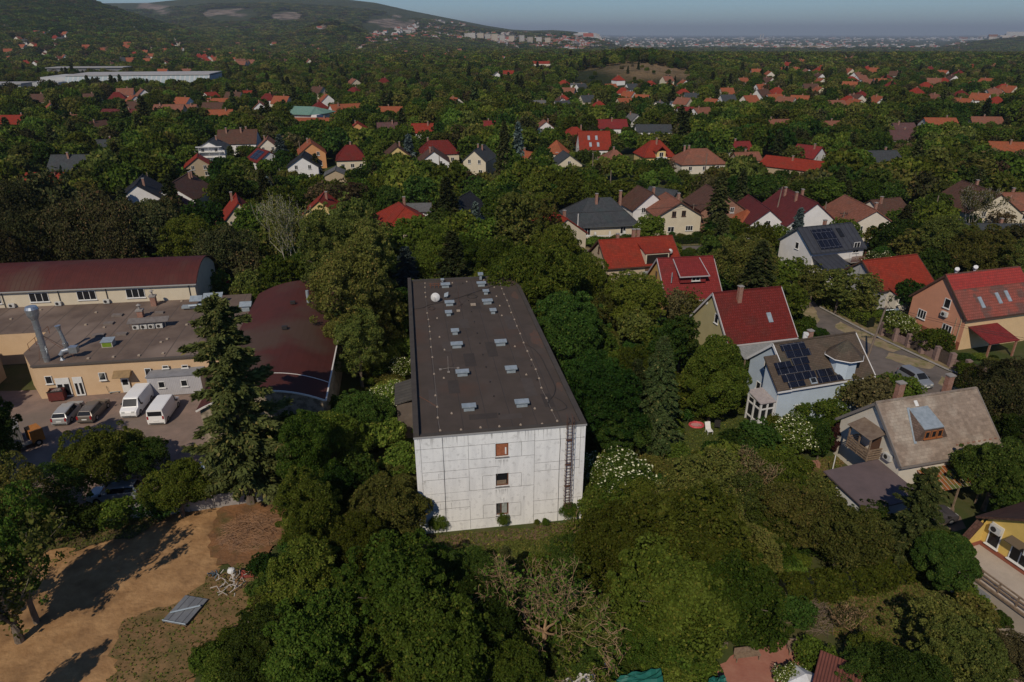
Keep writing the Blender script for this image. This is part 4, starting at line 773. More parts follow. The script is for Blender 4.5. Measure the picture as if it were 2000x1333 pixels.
# rubble heap, wall, metal platform, scrap
def heap(name,label,cat,px_,py_,r,h,mat_,n=60,s=.3,z=0,flat=False,m2=None):
    x0,y0=P(px_,py_)[:2]; b=B()
    for k in range(n):
        a=random.uniform(0,6.28); q=r*math.sqrt(random.random()); x_,y_=q*math.cos(a),q*math.sin(a)*.8; zz=h*(1-q/r)*random.uniform(.4,1); c=s*random.uniform(.3,1)
        p=[Vector((x_,y_,zz+c*.3))+Vector((random.uniform(-1,1),random.uniform(-1,1),random.uniform(-.6,.6)))*c for _ in range(5)]
        b.face([p[0],p[1],p[2]],k%2 if m2 else 0); b.face([p[2],p[3],p[4]],k%2 if m2 else 0); b.face([p[0],p[2],p[4]],0); b.face([p[1],p[3],p[0]],0)
    o=b.obj(name,[mat_]+([m2] if m2 else []),None,(x0,y0,z)); tag(o,label,cat); return o
heap('rubble_heap','heap of white rubble with a blue sheet glimpsed between the trees beside the sandy yard','rubble',415,915,1.9,.8,M('white_rubble',(.6,.58,.54),(.4,.38,.35),3),140,.35,m2=M('blue_sheet',(.10,.22,.40)))
wl=thing('concrete_wall','low pale concrete wall between the factory yard and the sandy ground','wall',(*P(260,1000)[:2],0),0)
b=B(); a=P(120,1035); c=P(560,975); o_=P(260,1000); n=9
pts=[(a[0]+(c[0]-a[0])*k/n-o_[0],a[1]+(c[1]-a[1])*k/n-o_[1]) for k in range(n+1)]
for k in range(n): p,q=pts[k],pts[k+1]; b.slab([(p[0],p[1]-.08,1.5),(q[0],q[1]-.08,1.5),(q[0],q[1]+.08,1.5),(p[0],p[1]+.08,1.5)],(0,0,1),1.5)
b.obj('panel',CONC,wl)
for p in pts: B().box(p[0]-.1,p[1]-.12,0,p[0]+.1,p[1]+.12,1.65).obj('post',CONC,wl)
x0,y0=P(362,1190,.5)[:2]; tb=thing('metal_platform','grey sheet metal lid on thin legs lying on the sandy yard','platform',(x0,y0,0),R(-12))
GS=M('grey_sheet',(.20,.21,.22),(.15,.155,.165),1.2,rough=.5,pat='wave',ps=(.55,.06),pc=(.08,.08,.09))
B().slab([(-.95,-1.3,.5),(.95,-1.3,.5),(.95,1.3,.4),(-.95,1.3,.4)],(0,.08,1),.08).obj('sheet',GS,tb)
b=B(); b.tube([(-.95,-1.28,.55),(.95,-1.28,.55)],.04,5); b.tube([(-.8,-.6,.60),(.9,.5,.54)],.07,6); b.obj('pipe',GALV,tb)
for sx in (-.9,.9):
    for sy in (-1.25,1.25): B().tube([(sx,sy,0),(sx,sy,.37)],.04,5).obj('leg',DARKM,tb)
jk=thing('scrap_heap','tangled heap of white pipes, a red sheet and garden scrap beside the grey metal platform','scrap',(*P(448,1155)[:2],0),0)
b=B()
for k in range(26):
    a=random.uniform(0,3.1); x_,y_=random.uniform(-.9,.9),random.uniform(-1.2,1.1); l=random.uniform(.4,1.1); z_=random.uniform(.2,.9); b.tube([(x_,y_,z_),(x_+l*math.cos(a)*.5,y_+l*math.sin(a)*.5,z_+random.uniform(0,.4)),(x_+l*math.cos(a+.4),y_+l*math.sin(a+.4),z_+random.uniform(-.2,.2))],.03,5)
b.obj('pipes',M('dirty_white_plastic',(.52,.47,.42),(.35,.31,.27),4),jk)
b=B(); b.slab([(.5,1.0,.3),(1.5,1.2,.3),(1.7,1.6,.65),(.5,1.5,.7)],(0,-.5,1),.05); b.obj('red_sheet',M('faded_red_sheet',(.24,.05,.035),(.15,.04,.03),3),jk)
b=B(); b.tube([(0,.9,.2),(0.05,.95,1.2)],.04,5); b.tube([(0,.9,1.15),(0,.9,1.32),(0,.9,1.4)],[.30,.26,.1],9); b.obj('white_lamp',WHITE,jk)
b=B()
for k in range(12): a=random.uniform(0,6.28); q=random.uniform(0,.5); b.tube([(-1.7+q*math.cos(a),1.4+q*math.sin(a),.05),(-1.7+q*math.cos(a+1),1.4+q*math.sin(a+1),.5)],.04,4)
b.obj('blue_tubes',M('slate_blue_plastic',(.09,.13,.17)),jk)
def brushpile(px_,py_,r,n,mat_,label,h=.7):
    x0,y0=P(px_,py_)[:2]; b=B()
    for k in range(n):
        a=random.gauss(.5,.7); q=r*math.sqrt(random.random()); f=random.uniform(0,6.28); x_,y_=q*math.cos(f),q*math.sin(f); l=random.uniform(.6,1.9); z_=random.uniform(.03,h*(1.1-q/r)); w=random.uniform(.008,.02)
        b.tube([(x_-l/2*math.cos(a),y_-l/2*math.sin(a),z_),(x_+random.uniform(-.1,.1),y_,z_+.1),(x_+l/2*math.cos(a),y_+l/2*math.sin(a),z_+random.uniform(-.05,.1))],w,3,cap=False)
    tag(b.obj('brushwood_pile',mat_,None,(x0,y0,0)),label,'brushwood')
brushpile(492,1040,3.0,1300,M('dead_twigs',(.20,.12,.075),(.30,.16,.08),2),'spread pile of dry reddish brushwood beside the sandy yard')
brushpile(1590,1205,1.6,200,M('grey_twigs',(.11,.08,.055),(.17,.13,.09),3),'grey brushwood piled along the garden fence')
# ------------------------------------------------------------------ near houses (fitted to the photograph)
WT=M('white_trim',(.62,.61,.59),rough=.5); BT=M('brown_trim',(.09,.05,.035),rough=.6)
WF=M('white_window_frame',(.66,.65,.62),rough=.5); BF=M('brown_window_frame',(.13,.07,.045),rough=.6)
# N1
h,ro=house(21.3,114.7,13,13,9.2,3.5,6.8,'beige','red','cream house with a bright red roof, a roof loggia and a white satellite dish',trim=BT,box=(1160,460,1330,575),over=.35,short='the loggia house',
  ch=[(-3.0,.8,5.8,7.6,.45,.5),(1.2,1.8,5.6,7.9,.5,.5),(.7,2.6,5.0,7.7,.55,.5)],win=[('L',.2,5.2,.6,1.1,0,BF),('L',-1.2,2.0,1.2,1.4,1,BF)])
L_,W_,e_,r_=13,9.2,3.5,6.8
b=B().box(.1,-4.62,2.3,4.3,-1.6,5.5); b.obj('loggia',WL['cream'],h)
b=B().box(.3,-4.64,3.45,4.1,-4.621,5.2); b.obj('loggia_shade_panel',M('recess_shade_paint',(.02,.015,.012)),h)  # flat dark panel on the solid loggia, painting the shade of its opening
b=B(); b.box(.1,-4.72,2.5,4.3,-4.64,3.2); b.obj('loggia_railing',BF,h)
B().slab([(-.1,-4.75,5.52),(4.5,-4.75,5.52),(4.5,-1.0,6.4),(-.1,-1.0,6.4)],(0,-.23,1),.1).obj('loggia_roof',RF['red'],h)
b=B().slab([(-.3,-6.8,2.0),(4.4,-6.8,2.0),(4.4,-4.65,2.4),(-.3,-4.65,2.4)],(0,-.2,1),.06); b.obj('lean_to_roof',M('pale_sheet',(.30,.31,.30),(.24,.25,.24),2),h)
dish(h,4.9,-3.9,5.4,.42,DISHM,0)
b=B().face([(-4.4,-4.63,1.0),(-3.0,-4.63,1.0),(-3.0,-4.63,2.0),(-4.4,-4.63,2.0)]); window(h,'F',-2.9,1.6,.9,1.1,L_,W_,1)
# N2
L_,W_,e_,r_=8.4,9.5,3.1,7.7
h,ro=house(26.5,100.6,8.7,L_,W_,e_,r_,'ochre','crimson','yellow house with a steep crimson roof and one wide shed dormer',trim=M('grey_barge',(.40,.36,.36)),box=(1270,505,1408,625),over=.45,short='the crimson dormer house',win=[('F',-2.6,1.4,.9,1.9,0,BF),('F',1.0,1.5,1.6,1.3,1,BF),('L',1.6,1.7,1.0,1.2,0,BF),('L',.4,5.2,.7,.9,0,BF)])
b=B(); b.box(-1.9,-3.55,5.0,2.1,-1.0,6.2); dm=b.obj('dormer',M('crimson_boards',(.22,.03,.03),(.16,.025,.025),3),h)
B().slab([(-2.2,-4.0,6.15),(2.4,-4.0,6.15),(2.2,-.3,7.72),(-2.0,-.3,7.72)],(0,-.42,1),.1).obj('dormer_roof',RF['crimson'],dm)
window(dm,'F',.5,5.65,1.3,.85,0,7.1,1)
b=B(); 
for sx in (-2.22,2.35): b.slab([(sx-.05,-4.02,6.2),(sx+.05,-4.02,6.2),(sx*.92+.05,-.3,7.78),(sx*.92-.05,-.3,7.78)],(0,-.42,1),.16)
b.box(-2.3,-4.1,6.0,2.45,-4.01,6.16); b.obj('dormer_trim',MATS['grey_barge'],dm)
b=B().tube([(-3.2,-3.3,5.0),(-3.2,-3.3,6.6)],.08,6); b.obj('flue',GALV,h)
tk=tag(B().box(-.5,-.4,0,.5,.4,1.3).box(-.3,-.25,1.3,.3,.25,1.5).obj('water_tank',M('tank_white',(.6,.58,.55)),None,(*P(1310,622)[:2],0)),'white plastic tank standing below the yellow wall of the crimson dormer house','tank')
# N3
L_,W_,e_,r_=9.5,9.5,3.2,8.1
h,ro=house(31.0,84.9,14.5,L_,W_,e_,r_,'olive','darkred','olive walled house with a plain dark red roof, one chimney and one skylight',trim=M('pale_barge',(.46,.43,.42)),box=(1352,565,1550,665),over=.35,short='the olive house',
  ch=[(-1.7,-1.0,6.9,9.2,.55,.5)],sky_=[(1.9,.52,.62,.1)],win=[('L',-1.2,5.1,.9,1.3,0,WF),('L',-.9,1.6,1.0,1.4,1,WF)])
b=B().tube([(-4.76,1.6,6.3),(-4.82,1.6,6.3)],.3,12); b.obj('round_window',WF,h)
b=B().slab([(-4.0,-7.4,2.0),(4.5,-7.4,2.0),(4.5,-4.8,2.9),(-4.0,-4.8,2.9)],(0,-.35,1),.05); b.obj('veranda_roof',M('corrugated_pale',(.22,.23,.22),(.3,.3,.29),2,pat='wave',ps=(2,.3),pc=(.13,.13,.13)),h)
for u in (-3.8,0,4.3): B().box(u-.07,-7.3,0,u+.07,-7.16,1.98).obj('post',WOOD,h)
# N4 blue house
L_,W_,e_,r_=10.3,7.5,4.6,7.9
h,ro=house(33.8,69.7,16.8,L_,W_,e_,r_,'blue','umber','light blue house with solar panels, a pointed turret and a conservatory',trim=WT,box=(1475,655,1700,815),over=.3,short='the blue house',
  ch=[(-.2,.6,7.2,8.7,.5,.45)],win=[('L',.9,4.9,.6,1.0,0,WF),('L',-1.4,4.9,.6,1.0,0,WF),('L',1.6,2.0,.8,1.0,0,WF)])
BL=WL['blue']
s=(r_-e_)/(W_/2); zc=lambda y: r_+s*y
x0_,x1_,y0,y1=-L_/2-1.7,-L_/2+1.2,-1.15,-3.77
b=B(); b.face([(x0_,y1,0),(x1_,y1,0),(x1_,y1,zc(y1)),(x0_,y1,zc(y1))]); b.face([(x0_,y0,0),(x0_,y1,0),(x0_,y1,zc(y1)),(x0_,y0,zc(y0))]); b.face([(x1_,y0,0),(x0_,y0,0),(x0_,y0,zc(y0)),(x1_,y0,zc(y0))]); b.face([(x0_,y1,zc(y1)),(x1_,y1,zc(y1)),(x1_,y0,zc(y0)),(x0_,y0,zc(y0))])
b.obj('front_wing',BL,h)
B().slab([(x0_-.3,y1-.3,zc(y1-.3)+.20),(x1_,y1-.3,zc(y1-.3)+.20),(x1_,y0+.15,zc(y0+.15)+.20),(x0_-.3,y0+.15,zc(y0+.15)+.20)],(0,-s,1),.18).obj('front_roof',RF['umber'],h)
b=B().box(x0_-.35,y1-.46,zc(y1-.3)+.0,-L_/2-.33,y1-.32,zc(y1-.3)+.14); b.tube([(x0_-.05,y1-.1,0),(x0_-.05,y1-.1,zc(y1)-.1)],.05,5); b.tube([(-5.25,.6,0),(-5.25,.6,6.0)],.05,5); b.obj('gutter',WT,h)
o=window(h,'F',-1.5,1.9,1.0,1.1,0,0,1,WF); o.location=(-3.9,-3.77,1.7)
def panels(u,t0,n,dt=.165,w=1.02):
    for k in range(n): onroof('solar_panel',h,L_,W_,e_,r_,u+k*(w+.03),t0,t0+dt,w,SOLAR,.06,up=.24)
for t0,u,n in ((.06,-4.3,3),(.235,-4.0,3),(.41,-3.6,2),(.46,-5.9,2),(.585,-5.9,4),(.76,-5.6,4),(.76,-1.2,2),(.935,-5.2,2),(.935,-1.4,3)): panels(u,t0,n,.165 if t0<.9 else .13)
o=onroof('skylight',h,L_,W_,e_,r_,-2.5,.92,1.06,.8,GALV,.08,up=.24); onroof('pane',o,L_,W_,e_,r_,-2.5,.94,1.04,.6,GLASS,.03,up=.33)
# turret
tx,ty=2.0,-2.6; b=B(); n=8; pr=[(tx+1.5*math.cos(2*math.pi*(k+.5)/n),ty+1.5*math.sin(2*math.pi*(k+.5)/n)) for k in range(n)]
b.prism(pr,3.8,6.9); tu=b.obj('turret',BL,h); b=B(); q=[(tx+2.05*math.cos(2*math.pi*(k+.5)/n),ty+2.05*math.sin(2*math.pi*(k+.5)/n)) for k in range(n)]
for k in range(n): b.face([(*q[k],6.92),(*q[(k+1)%n],6.92),(tx,ty,8.7)])
b.face([(*p,6.9) for p in q][::-1]); b.obj('turret_roof',RF['umber'],tu)
b=B(); 
for k in range(n): b.tube([(*q[k],6.86),(*q[(k+1)%n],6.86)],.06,4)
b.obj('gutter',WT,tu)
b=B().tube([(-.9,.5,7.9),(-.9,.5,8.6)],.28,8); b.tube([(-.9,.5,8.45),(-.9,.2,8.5)],.2,8); b.obj('chimney_cowl',WT,ro)
# conservatory
b=B(); 
for x_,y_ in ((-8.6,-1.4),(-8.6,-3.6),(-6.95,-3.6),(-7.8,-3.6),(-8.6,-2.5)): b.box(x_-.09,y_-.09,0,x_+.09,y_+.09,3.0)
for zz in (.6,2.2,2.9): b.box(-8.68,-3.68,zz,-6.9,-3.56,zz+.14); b.box(-8.68,-3.55,zz,-8.56,-1.4,zz+.14)
cv=b.obj('conservatory',WT,h); B().box(-8.58,-3.58,.1,-6.9,-1.45,2.88).obj('pane',GLASS,cv); B().slab([(-8.8,-3.8,3.1),(-6.87,-3.8,3.1),(-6.87,-1.2,3.5),(-8.8,-1.2,3.5)],(0,-.15,1),.1).obj('conservatory_roof',M('pink_grey_sheet',(.38,.33,.31),(.3,.26,.25),2),cv)
# N5
L_,W_,e_,r_=10.7,7.9,4.2,8.0
h,ro=house(38.9,56.3,14.5,L_,W_,e_,r_,'pale','tan','house with a large weathered grey tan roof, one shed dormer and a timber balcony',trim=M('grey_barge2',(.20,.175,.155)),box=(1640,765,1950,925),over=.4,short='the weathered roof house',
  ch=[(-.5-1.6,1.2,6.7,9.1,.65,.5),(4.0,1.6,6.3,8.9,.6,.5)],win=[])
b=B(); yA,zA=-.9,r_-.0; yB=-3.3; s=(r_-e_)/(W_/2)
ux=-1.55; w2=1.05; zt=lambda y: r_+s*y+.2
top=(-.75,zt(-.75)+.02); bot=(-3.0,zt(-3.0)+1.25)
b.slab([(ux-w2,bot[0],bot[1]),(ux+w2,bot[0],bot[1]),(ux+w2,top[0],top[1]),(ux-w2,top[0],top[1])],(0,-.35,1),.1); dm=b.obj('dormer',GALV,h)
b=B(); yb=-2.95
b.face([(ux-w2-.75,yb,zt(yb)),(ux-w2,yb,bot[1]-.1),(ux-w2,top[0],top[1])]); b.face([(ux+w2+.75,yb,zt(yb)),(ux+w2,top[0],top[1]),(ux+w2,yb,bot[1]-.1)])
b.face([(ux-w2-.75,yb,zt(yb)),(ux+w2+.75,yb,zt(yb)),(ux+w2,yb,bot[1]-.1),(ux-w2,yb,bot[1]-.1)]); b.obj('dormer_cheek',M('dormer_shingle',(.16,.11,.085),(.11,.075,.06),2,pat='brick',ps=(.4,.2),pc=(.07,.05,.04)),dm)
for k in (-.62,.1,.75):
    o=window(dm,'F',0,0,.55,.75,0,0,0,M('orange_wood',(.33,.12,.04),(.25,.09,.03),4)); o.location=(ux+k,yb-.01,zt(yb)+.55)
b=B(); b.slab([(ux-w2-.9,-3.1,zt(-3.1)+.05),(ux-w2-.62,-3.1,zt(-3.1)+.05),(ux-w2+.1,-.7,zt(-.7)+.05),(ux-w2-.18,-.7,zt(-.7)+.05)],(0,-s,1),.04); b.obj('flashing',GALV,dm)
onroof('repair_patch',ro,L_,W_,e_,r_,-1.6,.07,.17,.35,WHITE,.05)
for k in range(8): B().box(.9+k*.62-.12,-3.62,zt(-3.62)+.0,.9+k*.62+.12,-3.55,zt(-3.6)+.09).obj('snow_guard',BRICK,ro)
b=B(); bx=-L_/2
b.box(bx-1.5,-1.6,3.0,bx-.01,1.0,3.14); blc=b.obj('balcony',WOOD,h); b=B()
for zz in (3.3,3.55,3.8,4.05): b.box(bx-1.55,-1.65,zz,bx-1.48,1.05,zz+.14); b.box(bx-1.5,-1.66,zz,bx-.01,-1.6,zz+.14); b.box(bx-1.5,1.0,zz,bx-.01,1.06,zz+.14)
for x_,y_ in ((bx-1.5,-1.62),(bx-1.5,1.02),(bx-1.5,-.3)): b.box(x_-.06,y_-.06,3.0,x_+.06,y_+.06,5.4)
b.obj('railing',WOOD,blc); B().slab([(bx-1.8,-1.8,5.4),(bx-.02,-1.8,5.9),(bx-.02,1.2,5.9),(bx-1.8,1.2,5.4)],(-.3,0,1),.06).obj('awning',M('brown_glazing',(.13,.09,.065),(.2,.15,.11),2),blc)
acunit(h,bx-.2,-2.6,3.6,-math.pi/2,1.0)
o=B().box(bx-.03,-1.3,3.15,bx+.0,-.3,5.1).obj('door',BF,h)

# carport / shed in front with flat purple-brown roof
x0,y0=P(1700,940,2.6)[:2]
cp=thing('garage','low garage with a flat purple brown roof in front of the weathered roof house','garage',(31.9,50.0,0),R(14.5))
B().box(-2.6,-2.4,0,2.6,2.4,2.35).obj('wall',WL['grey'],cp); B().slab([(-2.9,-2.8,2.45),(2.9,-2.8,2.75),(2.9,2.8,2.95),(-2.9,2.8,2.65)],(-.05,-.04,1),.14).obj('roof',M('purple_felt',(.135,.10,.10),(.105,.08,.08),.6),cp)
B().box(-2.63,-1.6,.1,-2.59,1.2,2.0).obj('garage_door',WHITE,cp)
CLEAR.append(foot(31.9,50.0,R(14.5),6,6,.3)); BOXES.append((1650,900,1740,975,47)); LAND.append((1700,940,'the flat garage roof'))
x0,y0=P(1835,940,2.2)[:2]
pg=thing('pergola','lean to of striped orange glazing beside the weathered roof house','pergola',(39.4,51.3,0),R(14.5))
b=B(); STR=M('striped_glazing',(.26,.085,.03),(.09,.11,.03),.9,rough=.35,lo=.45,hi=.55,pat='wave',ps=(.75,.12),pc=(.40,.34,.27))
b.slab([(-2.6,-1.4,2.3),(2.6,-1.4,2.3),(2.6,1.0,3.0),(-2.6,1.0,3.0)],(0,-.3,1),.05); b.obj('roof',STR,pg)
for x_ in (-2.5,0,2.5): B().box(x_-.06,-1.35,0,x_+.06,-1.23,2.25).obj('post',WOOD,pg)
CLEAR.append(foot(39.4,51.3,R(14.5),5,2.6,.2)); BOXES.append((1780,895,1870,950,49))
# N6 orange
L_,W_,e_,r_=12.3,9.0,4.7,9.1
h,ro=house(64.9,89.8,16,L_,W_,e_,r_,'orange','patchy','salmon orange gabled house with a patched red tile roof and three skylights',trim=BT,box=(1775,525,2000,690),over=.35,short='the salmon house',
  sky_=[(-2.9,.60,.55,.13),(.2,.55,.55,.13),(1.9,.53,.55,.13)],win=[('L',-1.15,5.5,1.0,1.35,0,WF),('L',2.3,2.6,1.4,1.3,2,WF),('L',-2.1,2.1,1.5,1.3,2,WF)])
onroof('new_tile_band',h,L_+.6,W_,e_,r_,0,.0,.38,L_+.6,M('roof_bright_tile',(.40,.045,.035),(.30,.05,.04),1.5,pat='brick',ps=(.33,.4),pc=(.18,.03,.03)),.02,up=.20)
for u in (-4.4,-1.2):
    b=B().tube([(u,.3,8.6),(u,.3,9.6)],.16,8); b.tube([(u,.3,9.6),(u-.2,.1,9.9)],[.3,.3],8); b.obj('chimney_cowl',WT,ro)
B().box(-L_/2+.02,-W_/2-.012,.0,L_/2,-W_/2-.0,e_-.2).obj('front_render',WL['peach'],h)
B().box(-L_/2-.03,-W_/2-.02,0,-L_/2-.0,W_/2,1.1).obj('plinth',M('plinth_red',(.30,.10,.06),(.24,.08,.05),2),h)
acunit(h,-L_/2-.2,-1.3,3.7,-math.pi/2,1.1)
b=B().slab([(-5.5,-8.2,2.4),(-.6,-8.2,2.4),(-.6,-4.55,3.4),(-5.5,-4.55,3.4)],(0,-.3,1),.1); b.obj('porch_roof',RF['crimson'],h)
for u in (-5.3,-.9): B().box(u-.1,-8.1,0,u+.1,-7.9,2.35).obj('porch_post',BRICK,h)
b=B().tube([(-L_/2-.06,-3.9,0),(-L_/2-.06,-3.9,4.6)],.06,5); b.tube([(-L_/2-.06,-3.2,0.5),(-L_/2-.06,-3.2,4.2)],.04,5); b.obj('downpipe',WL['tan'],h)
# N7
L_,W_,e_,r_=10.3,8.5,3.5,6.7
h,ro=house(59.6,103.7,18.3,L_,W_,e_,r_,'grey','red','low house with a plain red roof and white bay windows behind the salmon house',trim=BT,box=(1690,500,1820,555),over=.35,short='the plain red roof house',win=[('L',-1.6,2.6,1.0,1.2,1,WF),('F',2.2,2.3,2.6,1.2,3,WF)])
b=B().box(-3.6,-6.1,0,-.6,-4.25,3.1); bw=b.obj('bay',WL['pale'],h); window(bw,'F',-2.4,2.1,1.5,1.2,0,12.2,1,WF); B().slab([(-3.8,-6.3,3.15),(-.4,-6.3,3.15),(-.4,-3.2,4.1),(-3.8,-3.2,4.1)],(0,-.3,1),.1).obj('bay_roof',RF['red'],bw)
b=B().box(.2,-6.0,0,5.2,-4.26,2.9); bw=b.obj('bay',WL['cream'],h); window(bw,'F',2.6,2.2,3.4,1.1,0,12.0,3,WF); B().slab([(0,-6.3,2.95),(5.5,-6.3,2.95),(5.5,-3.0,4.2),(0,-3.0,4.2)],(0,-.35,1),.1).obj('bay_roof',RF['red'],bw)
# N8
L_,W_,e_,r_=10.8,8.6,4.9,8.0
h,ro=house(55.3,118.5,17.6,L_,W_,e_,r_,'white','anthracite','modern white house with an anthracite roof, eight dark solar panels and a wooden balcony',trim=M('dark_trim',(.05,.055,.065)),box=(1530,437,1672,530),over=.3,short='the solar roof house',
  ch=[(.3,.5,7.2,8.9,.5,.45)],win=[('L',-.2,5.0,.9,1.2,0,WF),('F',3.7,5.0,1.3,1.9,1,WF),('F',3.0,2.0,1.4,1.8,1,WF)])
for r0 in range(2):
    for k in range(4): onroof('solar_panel',h,L_,W_,e_,r_,-3.1+k*1.12,.16+r0*.42,.56+r0*.42,1.08,SOLAR,.06,up=.24)
onroof('skylight',h,L_,W_,e_,r_,2.1,.18,.55,.9,GLASS,.08)
b=B().box(1.2,-6.3,2.95,5.9,-4.3,3.1); bl=b.obj('balcony',CONC,h); b=B()
for k in range(30): b.box(1.2+k*.158,-6.3,3.1,1.2+k*.158+.06,-6.26,4.0)
b.box(1.2,-6.32,4.0,5.9,-6.24,4.08); b.box(5.82,-6.24,3.1,5.9,-4.3,4.05); b.obj('railing',M('red_wood',(.17,.07,.045),(.13,.05,.035),3),bl)
b=B().box(-5.3,-9.0,0,-.6,-4.31,2.6); aw=b.obj('annex',WL['white'],h); B().slab([(-5.5,-9.3,2.7),(-.2,-9.3,2.7),(-.2,-4.32,4.2),(-5.5,-4.32,4.2)],(0,-.28,1),.12).obj('annex_roof',RF['anthracite'],aw)
# N9 slate hip with forward wings
h,ro=house(18.6,145.5,8.9,13.5,13.0,3.0,7.0,'cream','slate','large slate hipped villa with a white balustrade facing the cross road',hip=.65,trim=M('slate_trim',(.10,.105,.11)),box=(1105,395,1237,472),over=.6,short='the slate villa',ch=[(-1.0,-1.5,6,8.3,.5,.5),(4.4,-.8,5.4,8.6,.5,.5)],win=[('F',-4,1.6,1.2,1.5,1),('F',3.6,1.6,1.2,1.5,1)])
b=B(); 
for k in range(26): b.box(-6.0+k*.48,-8.2,.0,-6.0+k*.48+.14,-8.06,1.0)
b.box(-6.1,-8.25,1.0,6.4,-8.0,1.15); b.box(-6.1,-8.2,0,6.4,-8.05,.25)
for k in range(5): b.box(-6.1+k*3.1,-8.3,0,-5.75+k*3.1,-7.95,1.9)
b.obj('balustrade',WHITE,h)
B().slab([(-10,-6.5,2.6),(-6.8,-6.5,2.6),(-6.8,1,2.9),(-10,1,2.9)],(0,0,1),.1).obj('carport_roof',RF['slate'],h)
pl=tag(B().tube([(0,0,0),(0,0,6.5)],[.12,.08],8).obj('flag_pole',WHITE,None,(*P(1127,480)[:2],0)),'tall plain white pole in front of the slate villa','pole')
# N10
L_,W_,e_,r_=9.5,9.6,4.1,6.9
house(34.6,146.5,97,L_,W_,e_,r_,'cream','terra','cream gable fronted house with two dark upper windows beside the cross road',trim=BT,box=(1258,382,1368,460),over=.4,short='the cream gable house',ch=[(0,-1.2,6,7.8,.5,.5)],
  win=[('L',1.2,4.5,.9,1.2,1,BF),('L',-.9,4.6,.9,1.2,1,BF),('L',1.6,1.3,1.4,1.1,1,WF),('L',-2.4,1.4,1.6,1.1,2,WF)])
# yellow house at the right edge
yh=thing('house','bright yellow house with a paved terrace and two air conditioners at the right edge','house',(36.6,42.3,0),R(-70))
CLEAR.append([(33.4,37.0),(35.6,32),(48,36),(46,48),(35,45)]); BOXES.append((1885,985,2000,1170,42)); LAND.append((1950,1060,'the bright yellow house'))
b=B(); g0=[(0,0,0),(10,0,0),(10,0,5.2),(5,0,8.5),(0,0,5.2)]
b.face(g0); b.face([(x,8,z) for x,y,z in g0][::-1]); b.face([(0,8,0),(0,0,0),(0,0,5.2),(0,8,5.2)]); b.face([(10,0,0),(10,8,0),(10,8,5.2),(10,0,5.2)])
b.face([(-.25,-1.7,0),(0,-1.7,0),(0,-1.7,3.3),(-.25,-1.7,3.3)]); b.face([(0,-1.7,0),(0,-.003,0),(0,-.003,5.0),(0,-1.7,3.3)]); b.face([(-.25,-.003,0),(-.25,-1.7,0),(-.25,-1.7,3.3),(-.25,-.003,5.0)])
b.obj('wall',M('plaster_yellow_bright',(.66,.46,.13),(.58,.40,.11),1),yh)
B().slab([(-.6,-.6,4.98),(5,-.6,8.7),(5,8.3,8.7),(-.6,8.3,4.98)],(-.66,0,1),.16).slab([(5,-.6,8.7),(10.6,-.6,4.98),(10.6,8.3,4.98),(5,8.3,8.7)],(.66,0,1),.16).slab([(-.4,-2.0,3.25),(.12,-2.0,3.25),(.12,-.62,4.85),(-.4,-.62,4.85)],(0,-1.1,1),.16).obj('roof',RF['brown'],yh)
b=B().box(.0,-.03,2.56,10,-.003,2.95); b.box(-.0,-1.72,2.56,.03,-.03,2.95); b.obj('plinth',MATS['plinth_red'],yh)
b=B().box(-.0,-3.6,0,10,-.035,2.55); tr=b.obj('terrace',M('terrace_render',(.45,.38,.31),(.38,.32,.26),1),yh)
b=B()
for k in range(8): b.box(.05+k*1.35,-3.58,2.55,.15+k*1.35,-3.48,3.45)
for zz in (2.8,3.08,3.38): b.box(0,-3.6,zz,9.9,-3.5,zz+.09)
b.box(-.02,-3.75,2.38,10,-3.61,2.56); b.obj('railing',WOOD,tr)
for u,w,h_ in ((.85,.95,2.0),(2.9,1.5,1.55),(4.8,1.5,1.55)): o=window(yh,'F',0,0,w,h_,0,0,1 if w>1.2 else 0,WF); o.location=(u,0,3.05+h_/2)
b=B().slab([(1.9,-.75,4.72),(5.7,-.75,4.72),(5.7,-.01,4.95),(1.9,-.01,4.95)],(0,-.3,1),.06); b.obj('awning_box',M('brown_awning',(.12,.09,.06)),yh)
acunit(yh,.9,-.25,4.45,0,1.0); acunit(yh,3.9,-.95,4.75,0,.9)
B().box(2.2,-3.64,0,3.9,-3.61,2.0).obj('garage_door',M('grey_door',(.26,.26,.27)),tr)
# street furniture
def pole(px_,py_,h,label,lean=(0,0),arm=True,m=None,lamp=False,xy=None):
    x0,y0=xy or P(px_,py_)[:2]; r=thing('utility_pole',label,'pole',(x0,y0,0),0,'poles along the streets')
    B().tube([(0,0,0),(lean[0],lean[1],h)],[.17,.11],7).obj('mast',m or M('pole_wood',(.22,.17,.13),(.15,.115,.09),3),r)
    if arm: b=B().box(lean[0]-.75,lean[1]-.05,h-.45,lean[0]+.75,lean[1]+.05,h-.33); [b.tube([(lean[0]+k,lean[1],h-.33),(lean[0]+k,lean[1],h-.15)],.05,5) for k in (-.65,-.25,.25,.65)]; b.obj('crossarm',DARKM,r)
    if lamp: b=B().tube([(lean[0],lean[1],h-.6),(lean[0]+1.0,lean[1]-.3,h-.35)],.035,5); b.box(lean[0]+.9,lean[1]-.45,h-.42,lean[0]+1.45,lean[1]-.2,h-.28); b.obj('street_lamp',GALV,r)
    return (x0+lean[0],y0+lean[1],h-.25)
A1=pole(1693,702,7.5,'street pole with a lamp arm beside the blue house',(.9,.0),lamp=True)
A2=pole(1508,452,9.5,'tall leaning pole left of the dark red roofs',(.8,.3))
A3=pole(1349,458,6.5,'pole in front of the cream gable house')
A4=pole(1638,470,6.0,'short pole between the solar roof house and the brown roofs')
A5=pole(690,250+300,8,'pole in the trees behind the white panel block') if False else (0,135,8)
